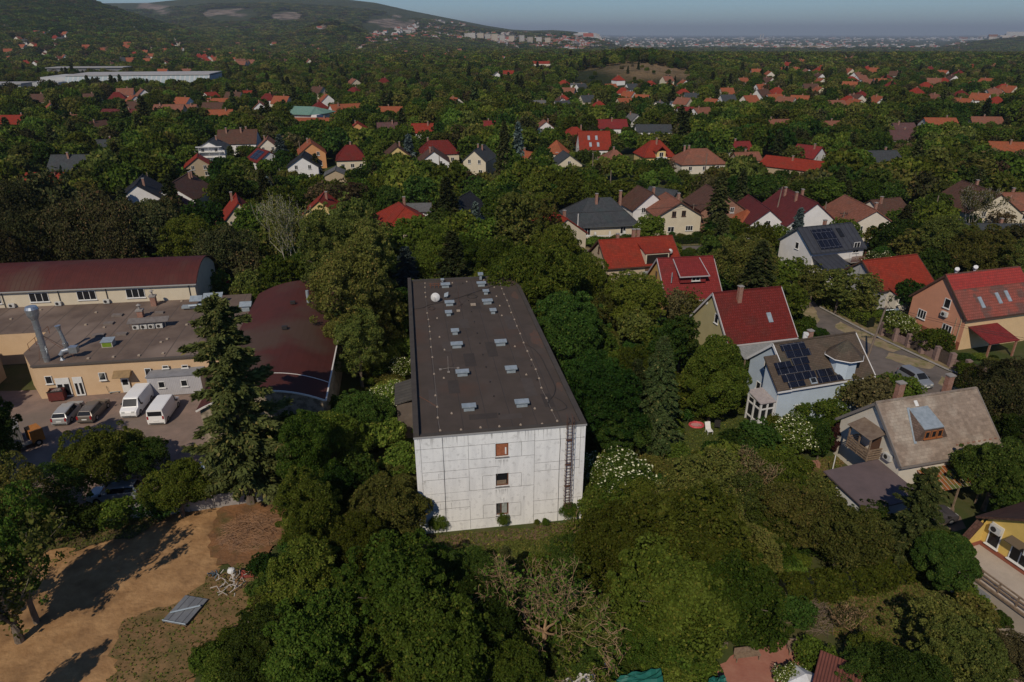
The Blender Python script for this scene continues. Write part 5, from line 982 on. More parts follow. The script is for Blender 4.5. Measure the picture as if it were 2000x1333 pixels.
def wire(a,c,sag=.8,label='overhead wire slung between the street poles',off=0):
    b=B(); b.tube([(a[0]+(c[0]-a[0])*t+off,a[1]+(c[1]-a[1])*t,a[2]+(c[2]-a[2])*t-sag*4*t*(1-t)) for t in np.linspace(0,1,14)],.022,3,cap=False); return b.obj('wire',DARKM)
for i,(a,c,l) in enumerate([(A1,(72,60,8.5),'overhead wire running right from the lamp pole'),(A1,A4,'overhead wire between the lamp pole and the short pole'),(A2,A3,'overhead wire between the leaning pole and the cream gable house'),(A2,A4,'overhead wire between the leaning pole and the short pole'),(A3,(-8,128,8),'overhead wire running left from the pole at the cream gable house')]):
    for f in (-.6,.6): o=wire(a,c,.7,off=f); tag(o,('left ' if f<0 else 'right ')+l,'wire','overhead wires')
for px_,py_,h_,t_ in ((690,545,9,'slim pole rising from the trees behind the arched red roof'),(1375,356,8,'slim pole left of the long diagonal red roof'),(1156,355,8,'slim pole between the yellow villa and the slate villa'),(590,325,8,'slim pole beside the apricot house'),(983,540,7,'slim pole at the far corner of the white panel block'),(1190,395,8,'slim pole left of the white brown roofed gable'),(1600,470,8,'slim pole above the solar roof house'),(1815,455,8,'slim pole in the wood left of the cream gable'),(300,400,8,'slim pole beside the black roofed white house'),(860,360,8,'slim pole below the broad white gable')): pole(px_,py_,h_,t_,arm=False)
# fence with brick piers in front of the salmon house
fn=thing('garden_fence','brick pier fence with dark gates along the pavement before the salmon house','fence',(*P(1800,690)[:2],0),0)
o_=P(1800,690); a=P(1722,655); c=P(1950,760); n=8
PIER=M('pink_brick_pier',(.33,.22,.19),(.24,.16,.14),2,pat='brick',ps=(.3,.12),pc=(.2,.15,.13))
for k in range(n):
    t0,t1=k/n,(k+1)/n; p=[a[0]+(c[0]-a[0])*t0-o_[0],a[1]+(c[1]-a[1])*t0-o_[1]]; q=[a[0]+(c[0]-a[0])*t1-o_[0],a[1]+(c[1]-a[1])*t1-o_[1]]
    B().box(p[0]-.3,p[1]-.3,0,p[0]+.3,p[1]+.3,1.9).obj('pier',PIER,fn)
    hh=1.7 if k%2==0 else 1.2; B().slab([(p[0]+.1,p[1]-.08,hh),(q[0]-.1,q[1]-.08,hh),(q[0]-.1,q[1]+.08,hh),(p[0]+.1,p[1]+.08,hh)],(0,0,1),hh-.05).obj('gate' if k%2==0 else 'low_wall',M('dark_gate',(.06,.045,.035),(.1,.075,.06),4) if k%2==0 else PIER,fn)
# small garden things
def gx(px_,py_): return P(px_,py_)[:2]
c=thing('garden_chair','white folding deck chair on the lawn beside the red paddling pool','chair',(*gx(1384,846),0),.2)
B().slab([(-.3,-.4,.4),(.3,-.4,.4),(.3,.2,.45),(-.3,.2,.45)],(0,0,1),.05).obj('seat',WHITE,c); B().slab([(-.3,.2,.45),(.3,.2,.45),(.3,.55,1.1),(-.3,.55,1.1)],(0,-.8,.5),.05).obj('backrest',WHITE,c)
for sx in (-.28,.28):
    for sy in (-.35,.25): B().tube([(sx,sy,0),(sx,sy,.4)],.025,5).obj('leg',WHITE,c)
c=thing('garden_chair','dark garden chair on the lawn right of the white deck chair','chair',(*gx(1400,838),0),-.3)
B().box(-.3,-.3,.4,.3,.3,.45).obj('seat',DARKM,c); B().box(-.3,.26,.45,.3,.32,.95).obj('backrest',DARKM,c)
for sx in (-.28,.28):
    for sy in (-.28,.28): B().tube([(sx,sy,0),(sx,sy,.4)],.025,5).obj('leg',DARKM,c)
b=B(); n=18; q=[(.75*math.cos(6.283*k/n),.6*math.sin(6.283*k/n),.12) for k in range(n+1)]; b.tube(q,.12,6,cap=False); pp_=thing('paddling_pool','small pink red paddling pool on the lawn left of the white deck chair','pool',(*gx(1360,832),0)); b.obj('ring',M('pool_red',(.50,.08,.09),rough=.4),pp_); b=B().prism([(p[0]*.9,p[1]*.9) for p in q[:-1]],.01,.06); b.obj('base',M('pool_pink',(.5,.25,.25),rough=.4),pp_)
tg=thing('trailer','grey covered handcart half hidden in the dark shrubs of the garden','cart',(*gx(1434,866),0),.3); B().box(-.6,-.4,.3,.6,.4,.75).obj('box',GALV,tg)
for sy in (-.45,.45): B().tube([(0,sy-.03,.25),(0,sy+.03,.25)],.25,10).obj('wheel',TYRE,tg)
um=thing('closed_parasol','closed parasol with a white pole and dark green cover left of the flat garage roof','parasol',(*gx(1622,935),0)); B().tube([(0,0,0),(0,0,2.6)],.05,6).obj('pole',WHITE,um); B().tube([(0,0,.0),(0,0,.7),(0,0,1.1)],[.4,.35,.1],9).obj('cover',M('green_cover',(.015,.07,.05)),um)
o=B(); 
for k in range(6): o.box(-.9+k*.31,-.3,0,-.62+k*.31,.3,.55+.03*(k%2))
tag(o.obj('raised_bed',BRICK,None,(*gx(1580,912),0)),'low red brick planter at the edge of the garden','planter')
# gable shelter, brown corrugated roof, teal tarpaulins, patio bench at the bottom
pv=thing('party_tent','small white pitched canopy beside the red patio','canopy',(*P(1572,1326,1.5)[:2],0),R(-35),None,(.75,.75,.75))
B().slab([(-1.1,-1.1,1.9),(1.1,-1.1,1.9),(0,0,2.6)],(0,-.5,1),.03).slab([(1.1,-1.1,1.9),(1.1,1.1,1.9),(0,0,2.6)],(.5,0,1),.03).slab([(1.1,1.1,1.9),(-1.1,1.1,1.9),(0,0,2.6)],(0,.5,1),.03).slab([(-1.1,1.1,1.9),(-1.1,-1.1,1.9),(0,0,2.6)],(-.5,0,1),.03).obj('canopy',M('tent_white',(.62,.62,.62),(.5,.5,.5),2),pv)
for sx in (-1.05,1.05):
    for sy in (-1.05,1.05): B().tube([(sx,sy,0),(sx,sy,1.88)],.03,5).obj('leg',WHITE,pv)
sh=thing('shed','shed under a rust brown corrugated roof in the lower right garden','shed',(*P(1635,1330,2.2)[:2],0),R(-32))
B().box(-1.1,-1.5,0,1.1,1.5,2.05).obj('wall',WOOD,sh); B().slab([(-1.3,-1.8,2.1),(1.3,-1.8,2.1),(1.3,1.8,2.35),(-1.3,1.8,2.35)],(0,-.07,1),.08).obj('roof',M('brown_corrugated',(.20,.07,.05),(.15,.055,.04),1.5,pat='wave',ps=(1.7,.5),pc=(.08,.03,.025)),sh)
bn=thing('bench','old wooden bench at the edge of the red patio','bench',(*gx(1458,1288),0),R(8)); B().box(-.9,-.2,.42,.9,.2,.47).obj('seat',WOOD,bn); B().box(-.9,.18,.5,.9,.23,.95).obj('backrest',WOOD,bn)
for sx in (-.8,.8):
    for sy in (-.17,.17): B().box(sx-.04,sy-.03,0,sx+.04,sy+.03,.42).obj('leg',WOOD,bn)
ch_=thing('garden_chair','wooden garden chair at the upper edge of the red patio','chair',(*gx(1548,1275),0),R(-5)); B().box(-.35,-.3,.4,.35,.3,.45).obj('seat',WOOD,ch_); B().box(-.35,.27,.45,.35,.33,.95).obj('backrest',WOOD,ch_)
for sx in (-.3,.3):
    for sy in (-.26,.26): B().box(sx-.03,sy-.03,0,sx+.03,sy+.03,.4).obj('leg',WOOD,ch_)
tag(B().box(-.55,-.45,.55,.55,.45,.62).box(-.5,-.4,0,-.42,-.32,.55).box(.42,-.4,0,.5,-.32,.55).box(-.5,.32,0,-.42,.4,.55).box(.42,.32,0,.5,.4,.55).obj('garden_table',WOOD,None,(*gx(1580,1290),0)),'square brown garden table at the right of the red patio','table')
def tarp(px0,label,m,h=1.8,jit=.15,name='tarpaulin'):
    pts=[P(a,c_,h) for a,c_ in px0]; b=B(); n=8
    G=[[None]*(n+1) for _ in range(n+1)]
    for i in range(n+1):
        for j in range(n+1):
            u,v=i/n,j/n; q=[(1-u)*(1-v)*pts[0][k]+u*(1-v)*pts[1][k]+u*v*pts[2][k]+(1-u)*v*pts[3][k] for k in range(3)]; G[i][j]=(q[0],q[1],q[2]+random.uniform(-jit,jit))
    for i in range(n):
        for j in range(n): b.face([G[i][j],G[i+1][j],G[i+1][j+1],G[i][j+1]])
    for i in range(n):
        for e_ in ((G[i][0],G[i+1][0]),(G[i+1][n],G[i][n]),(G[0][i+1],G[0][i]),(G[n][i],G[n][i+1])): b.face([(e_[0][0],e_[0][1],0.02),(e_[1][0],e_[1][1],0.02),e_[1],e_[0]])
    tag(b.obj(name,m),label,name.replace('_',' ')); 
TEAL=M('teal_tarpaulin',(.02,.13,.10),(.015,.10,.08),1.2,rough=.5)
tarp([(1185,1345),(1300,1350),(1290,1306),(1215,1318)],'long teal tarpaulin roof at the bottom edge right of the bare tree',TEAL)
tarp([(1380,1350),(1425,1350),(1415,1318),(1385,1325)],'small teal tarpaulin corner below the red patio',TEAL)
tarp([(1080,1350),(1165,1350),(1160,1312),(1105,1325)],'crumpled white sheet at the bottom edge under the bare tree',M('white_sheet',(.55,.52,.48),(.4,.37,.34),2),1.2,.25,'white_sheet')
heap('toys','pile of blue and white garden things beside the teal tarpaulin','garden clutter',1205,1315,1.3,.7,M('blue_plastic',(.05,.10,.30)),40,.35,m2=WHITE)
fb=B(); a,c=P(1505,1165),P(1560,1215)
for k in range(16):
    t=k/15; x_,y_=a[0]+(c[0]-a[0])*t,a[1]+(c[1]-a[1])*t; fb.box(x_-.09,y_-.03,0,x_+.09,y_+.03,1.3+random.uniform(-.3,.2),rz=random.uniform(-.4,.4))
tag(fb.obj('board_fence',WOOD),'broken grey board fence in the shrubs left of the dry lawn','fence')
# back of the yard, between the hall and the birch
x0,y0=P(480,578)[:2]; cn=thing('red_canopy','bright red canopy roof on dark posts behind the workshop','canopy',(x0,y0,0),R(8))
B().slab([(-2.4,-1.8,2.6),(2.4,-1.8,2.6),(2.4,1.8,3.2),(-2.4,1.8,3.2)],(0,-.15,1),.1).obj('roof',M('red_sheet_new',(.42,.035,.03),(.36,.03,.03),1),cn)
for sx in (-2.3,2.3):
    for sy in (-1.7,1.7): B().box(sx-.08,sy-.08,0,sx+.08,sy+.08,2.55).obj('post',BT,cn)
x0,y0=P(520,572)[:2]; wc=thing('market_stall','white topped kiosk right of the red canopy','kiosk',(x0,y0,0),R(10)); B().box(-1.6,-1.0,0,1.6,1.2,2.3).obj('wall',WL['grey'],wc); B().slab([(-1.9,-1.3,2.4),(1.9,-1.3,2.4),(1.9,1.5,2.7),(-1.9,1.5,2.7)],(0,-.1,1),.08).obj('roof',WHITE,wc)
# ------------------------------------------------------------------ middle distance houses
G='gable_front'
def mid(rx,ry,L,W,e,r,yaw,wall,roof,label,hip=0,box=None,nch=1,trim=None,short=None,win=True,name='house',cat='house'):
    x,y,_=P(rx,ry,r+.2)
    gf=abs(((yaw+90)%180)-90)>50
    ch=[]; rr=random.Random(int(rx*7+ry))
    for k in range(nch): u=rr.choice([-.28,.0,.26])*L+.1*k*L; v=rr.choice([-.12,.12])*W; ch.append((u,v,r-1.2,r+.9,.5,.45))
    ws=[]
    if win:
        if gf:
            if e>3.2: ws+=[('L',-W*.22,e-.2,.9,1.2,1),('L',W*.22,e-.2,.9,1.2,1)]
            else: ws+=[('L',0,e+.5,1.0,1.1,1)]
            ws+=[('L',-W*.26,1.5,1.2,1.2,1),('L',W*.26,1.5,1.2,1.2,1)]
            ws+=[('F' if x<0 else 'B',u*L,1.5,1.1,1.2,1) for u in (-.25,.25)]
        else:
            ws+=[('F',u*L,min(1.7,e-1.1) if e<4 else e-1.3,1.1,1.2,1) for u in (-.3,.02,.32)]
            ws+=[('L' if x>0 else 'R',0,e+.4,.8,1.0,1)] if not hip else []
    return house(x,y,yaw,L,W,e,r,wall,roof,label,hip=hip,trim=trim,box=box,short=short,ch=ch,win=ws,over=.4,name=name,cat=cat)
mid(90,337,10,8,3,5.5,2,'cream','red','low cream house with a small bright red roof at the far left below the dark roof',box=(60,336,124,362),short='the small red roof at far left')
mid(136,302,10,9,3.4,7,4,'grey','slate','dark slate roofed house with one bright skylight above the small red roof',box=(95,300,160,335))
h,ro=mid(272,350,13,10,4.6,8.2,110,'white','black','white gabled house with a black roof and a beige side among the dark pines',box=(203,342,300,414),short='the black roofed white house')
mid(350,348,15,10,3.6,7.2,97,'white','brown','long brown roofed row house with a white gable and two chimneys',box=(268,316,372,370),nch=2,short='the brown row house')
mid(345,388,9,7,3,5.5,112,'grey','wine','dark wine roofed lean house right of the black roofed white house',box=(322,386,360,412),nch=0)
mid(385,303,7,7.5,3.5,6.2,112,'tan','red','house with a plain red roof and tan gable in front of the scaffolded villa',box=(362,301,413,345),nch=0,short='the plain red roof on the left')
h,ro=mid(412,272,9,9,5.5,8.0,100,'white','slate','white villa wrapped in scaffolding with stacked terraces',box=(388,270,440,330),short='the scaffolded villa')
b=B()
for k in range(4): 
    for v in (-3,0,3): b.tube([(-5.2-.1*k,v,1.6*k),(-5.2-.1*k,v,1.6*(k+1))],.07,4)
    b.box(-5.6,-4,1.6*(k+1),-4.7,4,1.6*(k+1)+.15)
b.obj('scaffolding',WHITE,h)
b=B().box(-9,-3.5,0,-5.8,3.5,1.2); b.obj('pool_enclosure',M('pool_blue',(.10,.30,.42),(.4,.5,.55),1),h)
mid(464,253,13,10,4,8,8,'white','brown','large brown roofed house with several chimneys behind the scaffolded villa',box=(436,252,492,300),nch=3)
mid(522,268,8,7,3.4,6.4,105,'pale','terra','small pale gable house with a terracotta roof beside the blue spruce',box=(509,268,535,292))
h,ro=mid(514,292,9,8,3.2,6.0,130,'white','darkred','white house whose dark red roof carries a block of solar panels',box=(488,290,536,322),nch=0)
for k in range(2): onroof('solar_panel',h,9,8,3.2,6,-1.5+k*3,.15,.9,2.6,SOLAR,.08,side=-1 if False else 1)
mid(606,275,10,8,4.8,7.8,108,'apricot','orange','apricot orange house with an orange red roof above the white half timbered gable',box=(578,274,628,318),short='the apricot house')
mid(592,300,9,8.5,4.2,7.0,100,'white','black','white gabled house with black roof and four dark windows in front of the apricot house',box=(564,300,620,344),nch=0,trim=DARKM,short='the white four window gable')
mid(684,283,9,9,3.6,7.2,12,'cream','darkred','house with a steep dark red hipped roof and a front balcony',hip=.7,box=(655,282,712,335),short='the balcony house')
h,ro=mid(655,328,6,6,2.2,3.6,100,'tan','grey','weathered grey garden shed with a green tarpaulin below the balcony house',box=(637,326,673,362),nch=0,win=False,name='shed',cat='shed')
mid(462,386,9,8,3.2,7.6,113,'cream','red','steep cream gable house with a tall red chimney rising at its left',box=(425,384,468,436),short='the tall chimney gable')
mid(402,421,5,4,2.4,3.6,20,'tan','terra','tiny terracotta roofed outbuilding left of the steep cream gable',box=(390,420,416,435),win=False)
mid(628,382,8.5,8,4.2,7.4,96,'yellow','red','pale yellow gable house with a bright red roof beside the leafless birch',box=(603,376,660,428),short='the pale yellow gable')
mid(774,282,9,8,3.2,6.2,102,'yellow','brown','yellow gable house with a dark brown roof and small attic window',box=(750,279,800,306),short='the small yellow gable')
mid(846,290,10,9,3.6,6.8,98,'white','brown','broad white gable with a brown roof in front of the red hipped house',box=(824,288,880,328),short='the broad white gable')
mid(856,274,12,10,3.6,7,12,'cream','darkred','red hipped house behind the broad white gable',hip=.6,box=(830,273,882,295))
mid(937,288,11,7,4.6,7.6,75,'cream','slate','narrow cream house with slate roof and two tall chimneys',box=(914,286,963,340),nch=2,short='the two chimney cream house')
mid(785,400,14,11,3.2,6.8,112,'cream','red','wide red hipped roof between the olive trees and the dark spruce',hip=.8,box=(733,386,822,430),short='the wide red hip roof')
mid(903,382,9,8,4.2,7.2,72,'white','black','white gable with a blue black roof right of the dark spruce',box=(885,380,925,430),nch=0,short='the blue black roof')
mid(818,397,5,6,3.6,4.6,5,'white','grey','low grey roofed annex left of the dark spruce',box=(803,394,831,418),nch=0)
mid(825,241,8.5,8,3.2,6.2,3,'white','red','small white house with a square red roof alone in the trees',box=(808,240,843,264),short='the square red roof')
mid(954,236,5.5,6,3,5,3,'white','crimson','tiny crimson roofed white house deep in the trees',box=(945,236,964,250))
mid(1064,235,7,8,3.6,6.6,97,'white','terra','white gable with a terracotta roof and side wing behind the fir',box=(1050,235,1078,256))
mid(1194,233,12.5,9,3.2,6.2,3,'white','crimson','long crimson roof with a white end wall in the middle distance',box=(1168,232,1220,252),short='the long crimson roof')
mid(1276,243,14,8,3.2,5.4,0,'white','slate','long low white building with a smooth blue grey roof',box=(1248,242,1305,258),nch=0,short='the blue grey roof')
mid(1122,248,9,9,2.8,5.6,10,'cream','red','red hipped roof left of the tall red house with four skylights',hip=.8,box=(1103,247,1140,260))
h,ro=mid(1160,256,10.5,9,3.4,8.6,4,'white','red','tall red roofed house with four skylights and a white gable wall',box=(1128,255,1186,298),nch=0,short='the four skylight house')
for u in (-2,0.6): skylight(ro,10.5,9,3.4,8.6,u,.28); skylight(ro,10.5,9,3.4,8.6,u+.4,.66)
mid(1087,274,5,7,3.6,7.2,60,'cream','orange','orange red roof wedge behind the cream sunroom gable',hip=.9,box=(1079,273,1110,298),nch=0)
mid(1106,298,8,8,3.2,6.0,100,'cream','slate','cream gable with three tall garden windows and a slate roof',box=(1090,296,1132,335),nch=0,short='the tall window gable')
h,ro=mid(1280,274,10,9.5,3.9,8,10,'yellow','red','yellow villa with a red mansard like roof and a balcony gable in the middle',hip=.75,box=(1246,273,1318,324),short='the yellow villa')
b=B(); b.box(-1.4,-6.0,0,1.4,-3,5.6); g_=b.obj('gable_bay',WL['yellow'],h); B().slab([(-1.9,-6.4,5.5),(0,-6.4,7.2),(0,-2,7.2),(-1.9,-2,5.5)],(-1,0,1),.12).slab([(0,-6.4,7.2),(1.9,-6.4,5.5),(1.9,-2,5.5),(0,-2,7.2)],(1,0,1),.12).obj('bay_roof',RF['red'],g_); window(g_,'F',0,4.6,1.3,1.4,0,12.0,1); B().box(-1.6,-7.0,2.9,1.6,-6.0,3.9).obj('balcony',WL['white'],g_)
mid(1200,293,8,8,2.8,5.6,5,'tan','terra','brown terracotta hipped cottage left of the yellow villa',hip=.85,box=(1183,292,1220,314))
mid(1028,295,6,5,2.6,4.4,130,'tan','orange','small orange roof half hidden right of the tall fir',box=(1019,294,1038,310),win=False)
mid(1364,290,14,11,3.0,6.6,8,'pale','terra','broad terracotta hipped roof right of the yellow villa',hip=.8,box=(1328,288,1403,332),nch=2,short='the broad terracotta hip')
mid(1552,309,17,10,3.0,5.2,138,'tan','red','very long low bright red roof running diagonally through the trees',box=(1496,302,1604,334),short='the long diagonal red roof')
mid(1582,284,8,8,3.6,6.6,128,'white','crimson','white gable with an arched window and crimson roof above the long red roof',box=(1572,281,1606,302),nch=1)
mid(1447,276,6,7,3,5.4,10,'white','crimson','crimson roof right of the broad terracotta hip',box=(1438,276,1460,290))
mid(1458,297,8,6,2.6,4.6,10,'tan','terra','small terracotta roof among gardens right of the broad terracotta hip',box=(1444,296,1474,308),win=False)
mid(1716,294,12,9,2.8,5.4,8,'grey','slate','dark slate roof nearly swallowed by trees right of the long red roof',box=(1698,293,1738,308))
mid(1758,254,10,9,3,5.8,8,'pale','purple','purple brown roofed house right of the pale flowering trees',box=(1740,252,1778,275),short='the purple brown roof')
mid(1764,240,9,8,3,5.6,5,'pale','purple','purple brown roof directly behind the other purple brown one',box=(1746,239,1782,250))
mid(1836,230,13,9,3,5.6,-4,'white','orange','long orange red roof with a small white gable far right',box=(1800,229,1872,245),short='the long orange roof')
mid(1925,228,13,9,3,5.4,-6,'white','terra','row of terracotta roofs beside a white round gable at the far right',box=(1890,225,1990,245))
mid(1972,277,12,10,3,6,-15,'yellow','orange','orange roofed yellow house at the right edge above the pines',box=(1945,275,2000,302),short='the orange roof at the right edge')
h,ro=mid(1260,369,8.0,8.5,4.0,7.4,104,'white','brown','white gable with a brown roof left of the cream gable house',box=(1224,363,1280,420),short='the white brown roofed gable')
mid(1296,368,7,7,3,5.2,140,'tan','slate','low grey roofed outbuilding behind the white brown roofed gable',box=(1268,366,1296,380),nch=0,win=False)
h,ro=mid(1397,369,10,9.5,4.8,8.0,98,BRICK,'brown','unfinished red brick house with a brown roof behind the dark fir',box=(1346,360,1418,410),short='the raw brick house')
mid(1482,394,14,8,3.0,6.2,90,'white','wine','dark wine red roof of the left wing of the white gable house',box=(1458,378,1508,415),nch=0)
h,ro=mid(1562,380,15,11,3.6,8.0,95,'white','wine','big wine red roof with three dark chimneys and a white gable',box=(1505,366,1606,410),nch=3,short='the big wine red roof')
mid(1459,410,4.6,5,2.8,4.8,8,'white','orange','small white hut with a pointed orange roof beside the dark fir',hip=.95,box=(1441,408,1478,452),nch=0,short='the pointed orange roof hut')
mid(1532,420,7,4,2.6,3.4,95,'white','crimson','low crimson roof in front of the big wine red roof',box=(1500,415,1538,435),nch=0,win=False)
h,ro=mid(1680,395,14,11,3.8,7.2,90,'pale','terra','pale gable house with a broad terracotta brown roof behind the solar roof house',box=(1620,380,1728,440),short='the broad brown gable house')
mid(1730,388,8,8,3,5.6,20,'pale','brown','small brown roof right of the broad brown gable house',box=(1714,386,1750,406))
h,ro=mid(1916,365,14.5,11,4.2,8.2,88,'cream','brown','cream gable house with a long brown red roof at the upper right',box=(1860,354,1956,414),short='the upper right cream gable')
mid(1985,376,10,9,3.2,6,0,'cream','terra','reddish roof at the right edge beside the cream gable house',box=(1962,375,2000,398))
mid(1962,437,18,9,3,4.8,-2,'grey','slate','flat blue grey roof in the wood at the right edge',box=(1928,435,2000,448))
mid(1076,412,13,9,3.2,6.4,115,'cream','red','bright red roof left of the slate villa half covered by trees',box=(1038,400,1110,448),short='the red roof beside the slate villa')
# further rows
for a in [
 (1520,233,10,9,3,5.8,5,'pale','terra','reddish terracotta roof left of the pale flowering trees',(1504,232,1536,244)),
 (1626,236,8,7,3,5,5,'cream','terra','terracotta roof above the pale flowering trees',(1616,235,1638,245)),
 (1339,209,8,8,3,5.6,4,'white','crimson','crimson roof left of its grey roofed twin',(1324,208,1350,224)),
 (1370,210,10,9,3,6,30,'white','terra','white gable with a terracotta roof right of the crimson roof',(1356,207,1382,224)),
 (1286,198,8,8,3,5.0,60,'pale','grey','small round topped pale gable in the trees',(1274,196,1296,206)),
 (1326,198,9,6,3,3.6,0,'white','grey','low white flat roofed box beyond the crimson roof',(1314,197,1340,204)),
 (1114+14,163,10,7,5,5.6,0,'white','grey','white two part block in front of the ochre quarry',(1114,161,1142,168)),
 (828-200+70,238,7,7,3.6,6.0,100,'apricot','red','small red gable house in the trees left of the square red roof',(693,237,714,258)),
 (756,239,8,8,3,5.6,10,'pale','purple','dull purple roof left of the square red roof',(748,238,764,252)),
 (676,203,16,12,4,7.5,30,'white','orange','orange roofed chapel like hall with a rounded pale gable',(662,197,700,213)),
 (758,208,14,10,3,6,0,'pale','orange','orange roof right of the chapel like hall',(738,206,784,217)),
 (612,230,20,6,3.6,4.6,-3,'white','orange','long orange annex roof in front of the green roofed hall',(586,229,638,238)),
 (428,214,12,9,3,6,10,'white','orange','orange roof under the brown one left of centre',(408,213,450,228)),
 (416,200,10,9,3.6,6.4,5,'white','brown','white house with a brown roof above the orange one left of centre',(401,199,430,215)),
 (330,204,14,10,3.4,6.8,5,'tan','terra','pair of terracotta roofs in the left middle distance',(296,203,344,216)),
 (364,204,10,8,3,5.6,5,'tan','terra','terracotta roof right of the pair of terracotta roofs',(353,203,377,212)),
 (410,180,8,8,3,5.6,60,'white','red','little red roof with a white gable left of centre',(401,178,418,187)),
 (424,192,12,8,3,5.0,0,'tan','orange','long low orange roof under the little red roof',(410,191,440,197)),
 (483,177,10,9,3,6,20,'white','red','red roof with a grey gable upper left of centre',(473,175,494,184)),
 (259,186,10,8,3,6.4,130,'white','orange','orange roof with a white gable near the long white factory',(250,184,268,196)),
 (236,213,18,9,3,5.4,-3,'tan','wine','long dull brown red roof in the left trees',(206,211,264,220)),
 (18,225,16,12,4,7.0,5,'apricot','red','big red roofed house at the left edge',(0,222,38,250)),
 (190,236,8,7,3,5.2,70,'white','brown','little brown roof with a pale gable in the left trees',(180,234,206,245)),
 (150,224,12,8,3,5.0,-3,'tan','terra','flat terracotta roof in the left trees',(136,222,160,229)),
 (214,272,12,8,3,5.2,20,'grey','slate','dark roof glimpsed in the trees left of the brown row house',(196,270,232,285)),
 (957+14,141,9,9,4,7.5,95,'white','grey','small white gable beyond the central trees',(965,140,978,152)),
 (993,138,10,9,5,7.5,0,'apricot','red','red house beside the small white gable beyond the central trees',(986,137,1000,148)),
 (1058,120,34,10,5,7.5,0,'pale','red','long red roofed manor in front of the white tower blocks',(1038,118,1080,130)),
 (1086+10,190,8,8,3.4,6,100,'white','brown','tiny white gable in the woods right of centre',(1088,188,1104,202)),
 (1000+50,196,9,7,3,4.8,0,'white','grey','tiny pale roof in the woods just right of centre',(1044,193,1064,201)),
 (1238,222,7,6,3.6,6.4,110,'white','grey','slim white gable in the trees left of the crimson roof pair',(1230,212,1243,228))]:
    mid(a[0],a[1],*a[2:9],a[9],box=a[10],nch=1)
# green roofed hall and the long white factory
x,y,_=P(600,210,8); gh=thing('hall','pale green roofed hall behind the long orange annex','hall',(x,y,0),R(-15)); CLEAR.append(foot(x,y,R(-15),22,18)); BOXES.append((568,206,636,230,y))
b=B().box(-11,-8,0,9,8,5.6); b.obj('wall',WL['white'],gh); B().slab([(-12,-9,5.7),(6,-9,5.7),(4,0,8.4),(-9,0,8.4)],(0,-.3,1),.2).slab([(6,-9,5.7),(10,-2,5.7),(10,8,5.7),(4,0,8.4)],(.4,0,1),.2).slab([(10,8.5,5.7),(-12,8.5,5.7),(-9,0,8.4),(4,0,8.4)],(0,.3,1),.2).slab([(-12,8.5,5.7),(-12,-9,5.7),(-9,0,8.4)],(-.5,0,1),.2).obj('roof',RF['green'],gh)
fx=P(255,174); ft=thing('factory','long white factory with a slanted striped glass front on the left plain','factory',(fx[0],fx[1],0),R(10))
b=B().box(-62,0,0,60,45,9); b.obj('wall',M('factory_white',(.44,.44,.43),(.36,.36,.35),.1),ft)
b=B().slab([(-44,-12,1),(60,-12,1),(60,-.1,9.6),(-44,-.1,9.6)],(0,-.6,1),.4); b.obj('glazing',M('striped_glazing_far',(.33,.38,.39),(.28,.33,.34),.1,pat='wave',ps=(.09,.35),pc=(.42,.42,.41)),ft)
B().box(-44,-1,9.7,60,46,10.4).obj('roof',M('factory_roof',(.38,.37,.36),(.32,.31,.30),.1),ft); B().box(-63,-14,0,-44.2,-.2,6.5).obj('annex',MATS['factory_white'],ft)
f2=P(170,153); o=thing('factory','grey flat factory block behind the long white one','factory',(f2[0],f2[1],0),R(8)); B().box(-34,0,0,34,25,9).obj('wall',M('factory_grey',(.20,.20,.20),(.16,.16,.16),.1),o); B().box(-35,-1,9.01,35,26,9.6).obj('roof',M('factory_grey_roof',(.30,.29,.28)),o)
f3=P(10,183); o=thing('factory','low grey and white factory sheds at the left edge of the plain','factory',(f3[0],f3[1],0),R(5)); B().box(-40,0,0,12,20,6).obj('wall',MATS['factory_white'],o); B().box(-41,-1,6.01,13,21,6.8).obj('roof',MATS['factory_grey_roof'],o); B().box(18,4,0,36,16,7).obj('annex',MATS['factory_white'],o)
f4=P(230,185); b=B().slab([(-75,0,3),(75,0,3),(75,.4,3),(-75,.4,3)],(0,0,1),3); o=b.obj('long_fence',CONC,None,(f4[0],f4[1],0)); o.rotation_euler=(0,0,R(10)); tag(o,'long grey fence line in front of the long white factory','fence')
FAC=[]
for c_,L2 in ((fx,70),(f2,40),(f3,45)): CLEAR.append([(c_[0]-L2,c_[1]-50),(c_[0]+L2,c_[1]-35),(c_[0]+L2,c_[1]+60),(c_[0]-L2,c_[1]+50)])
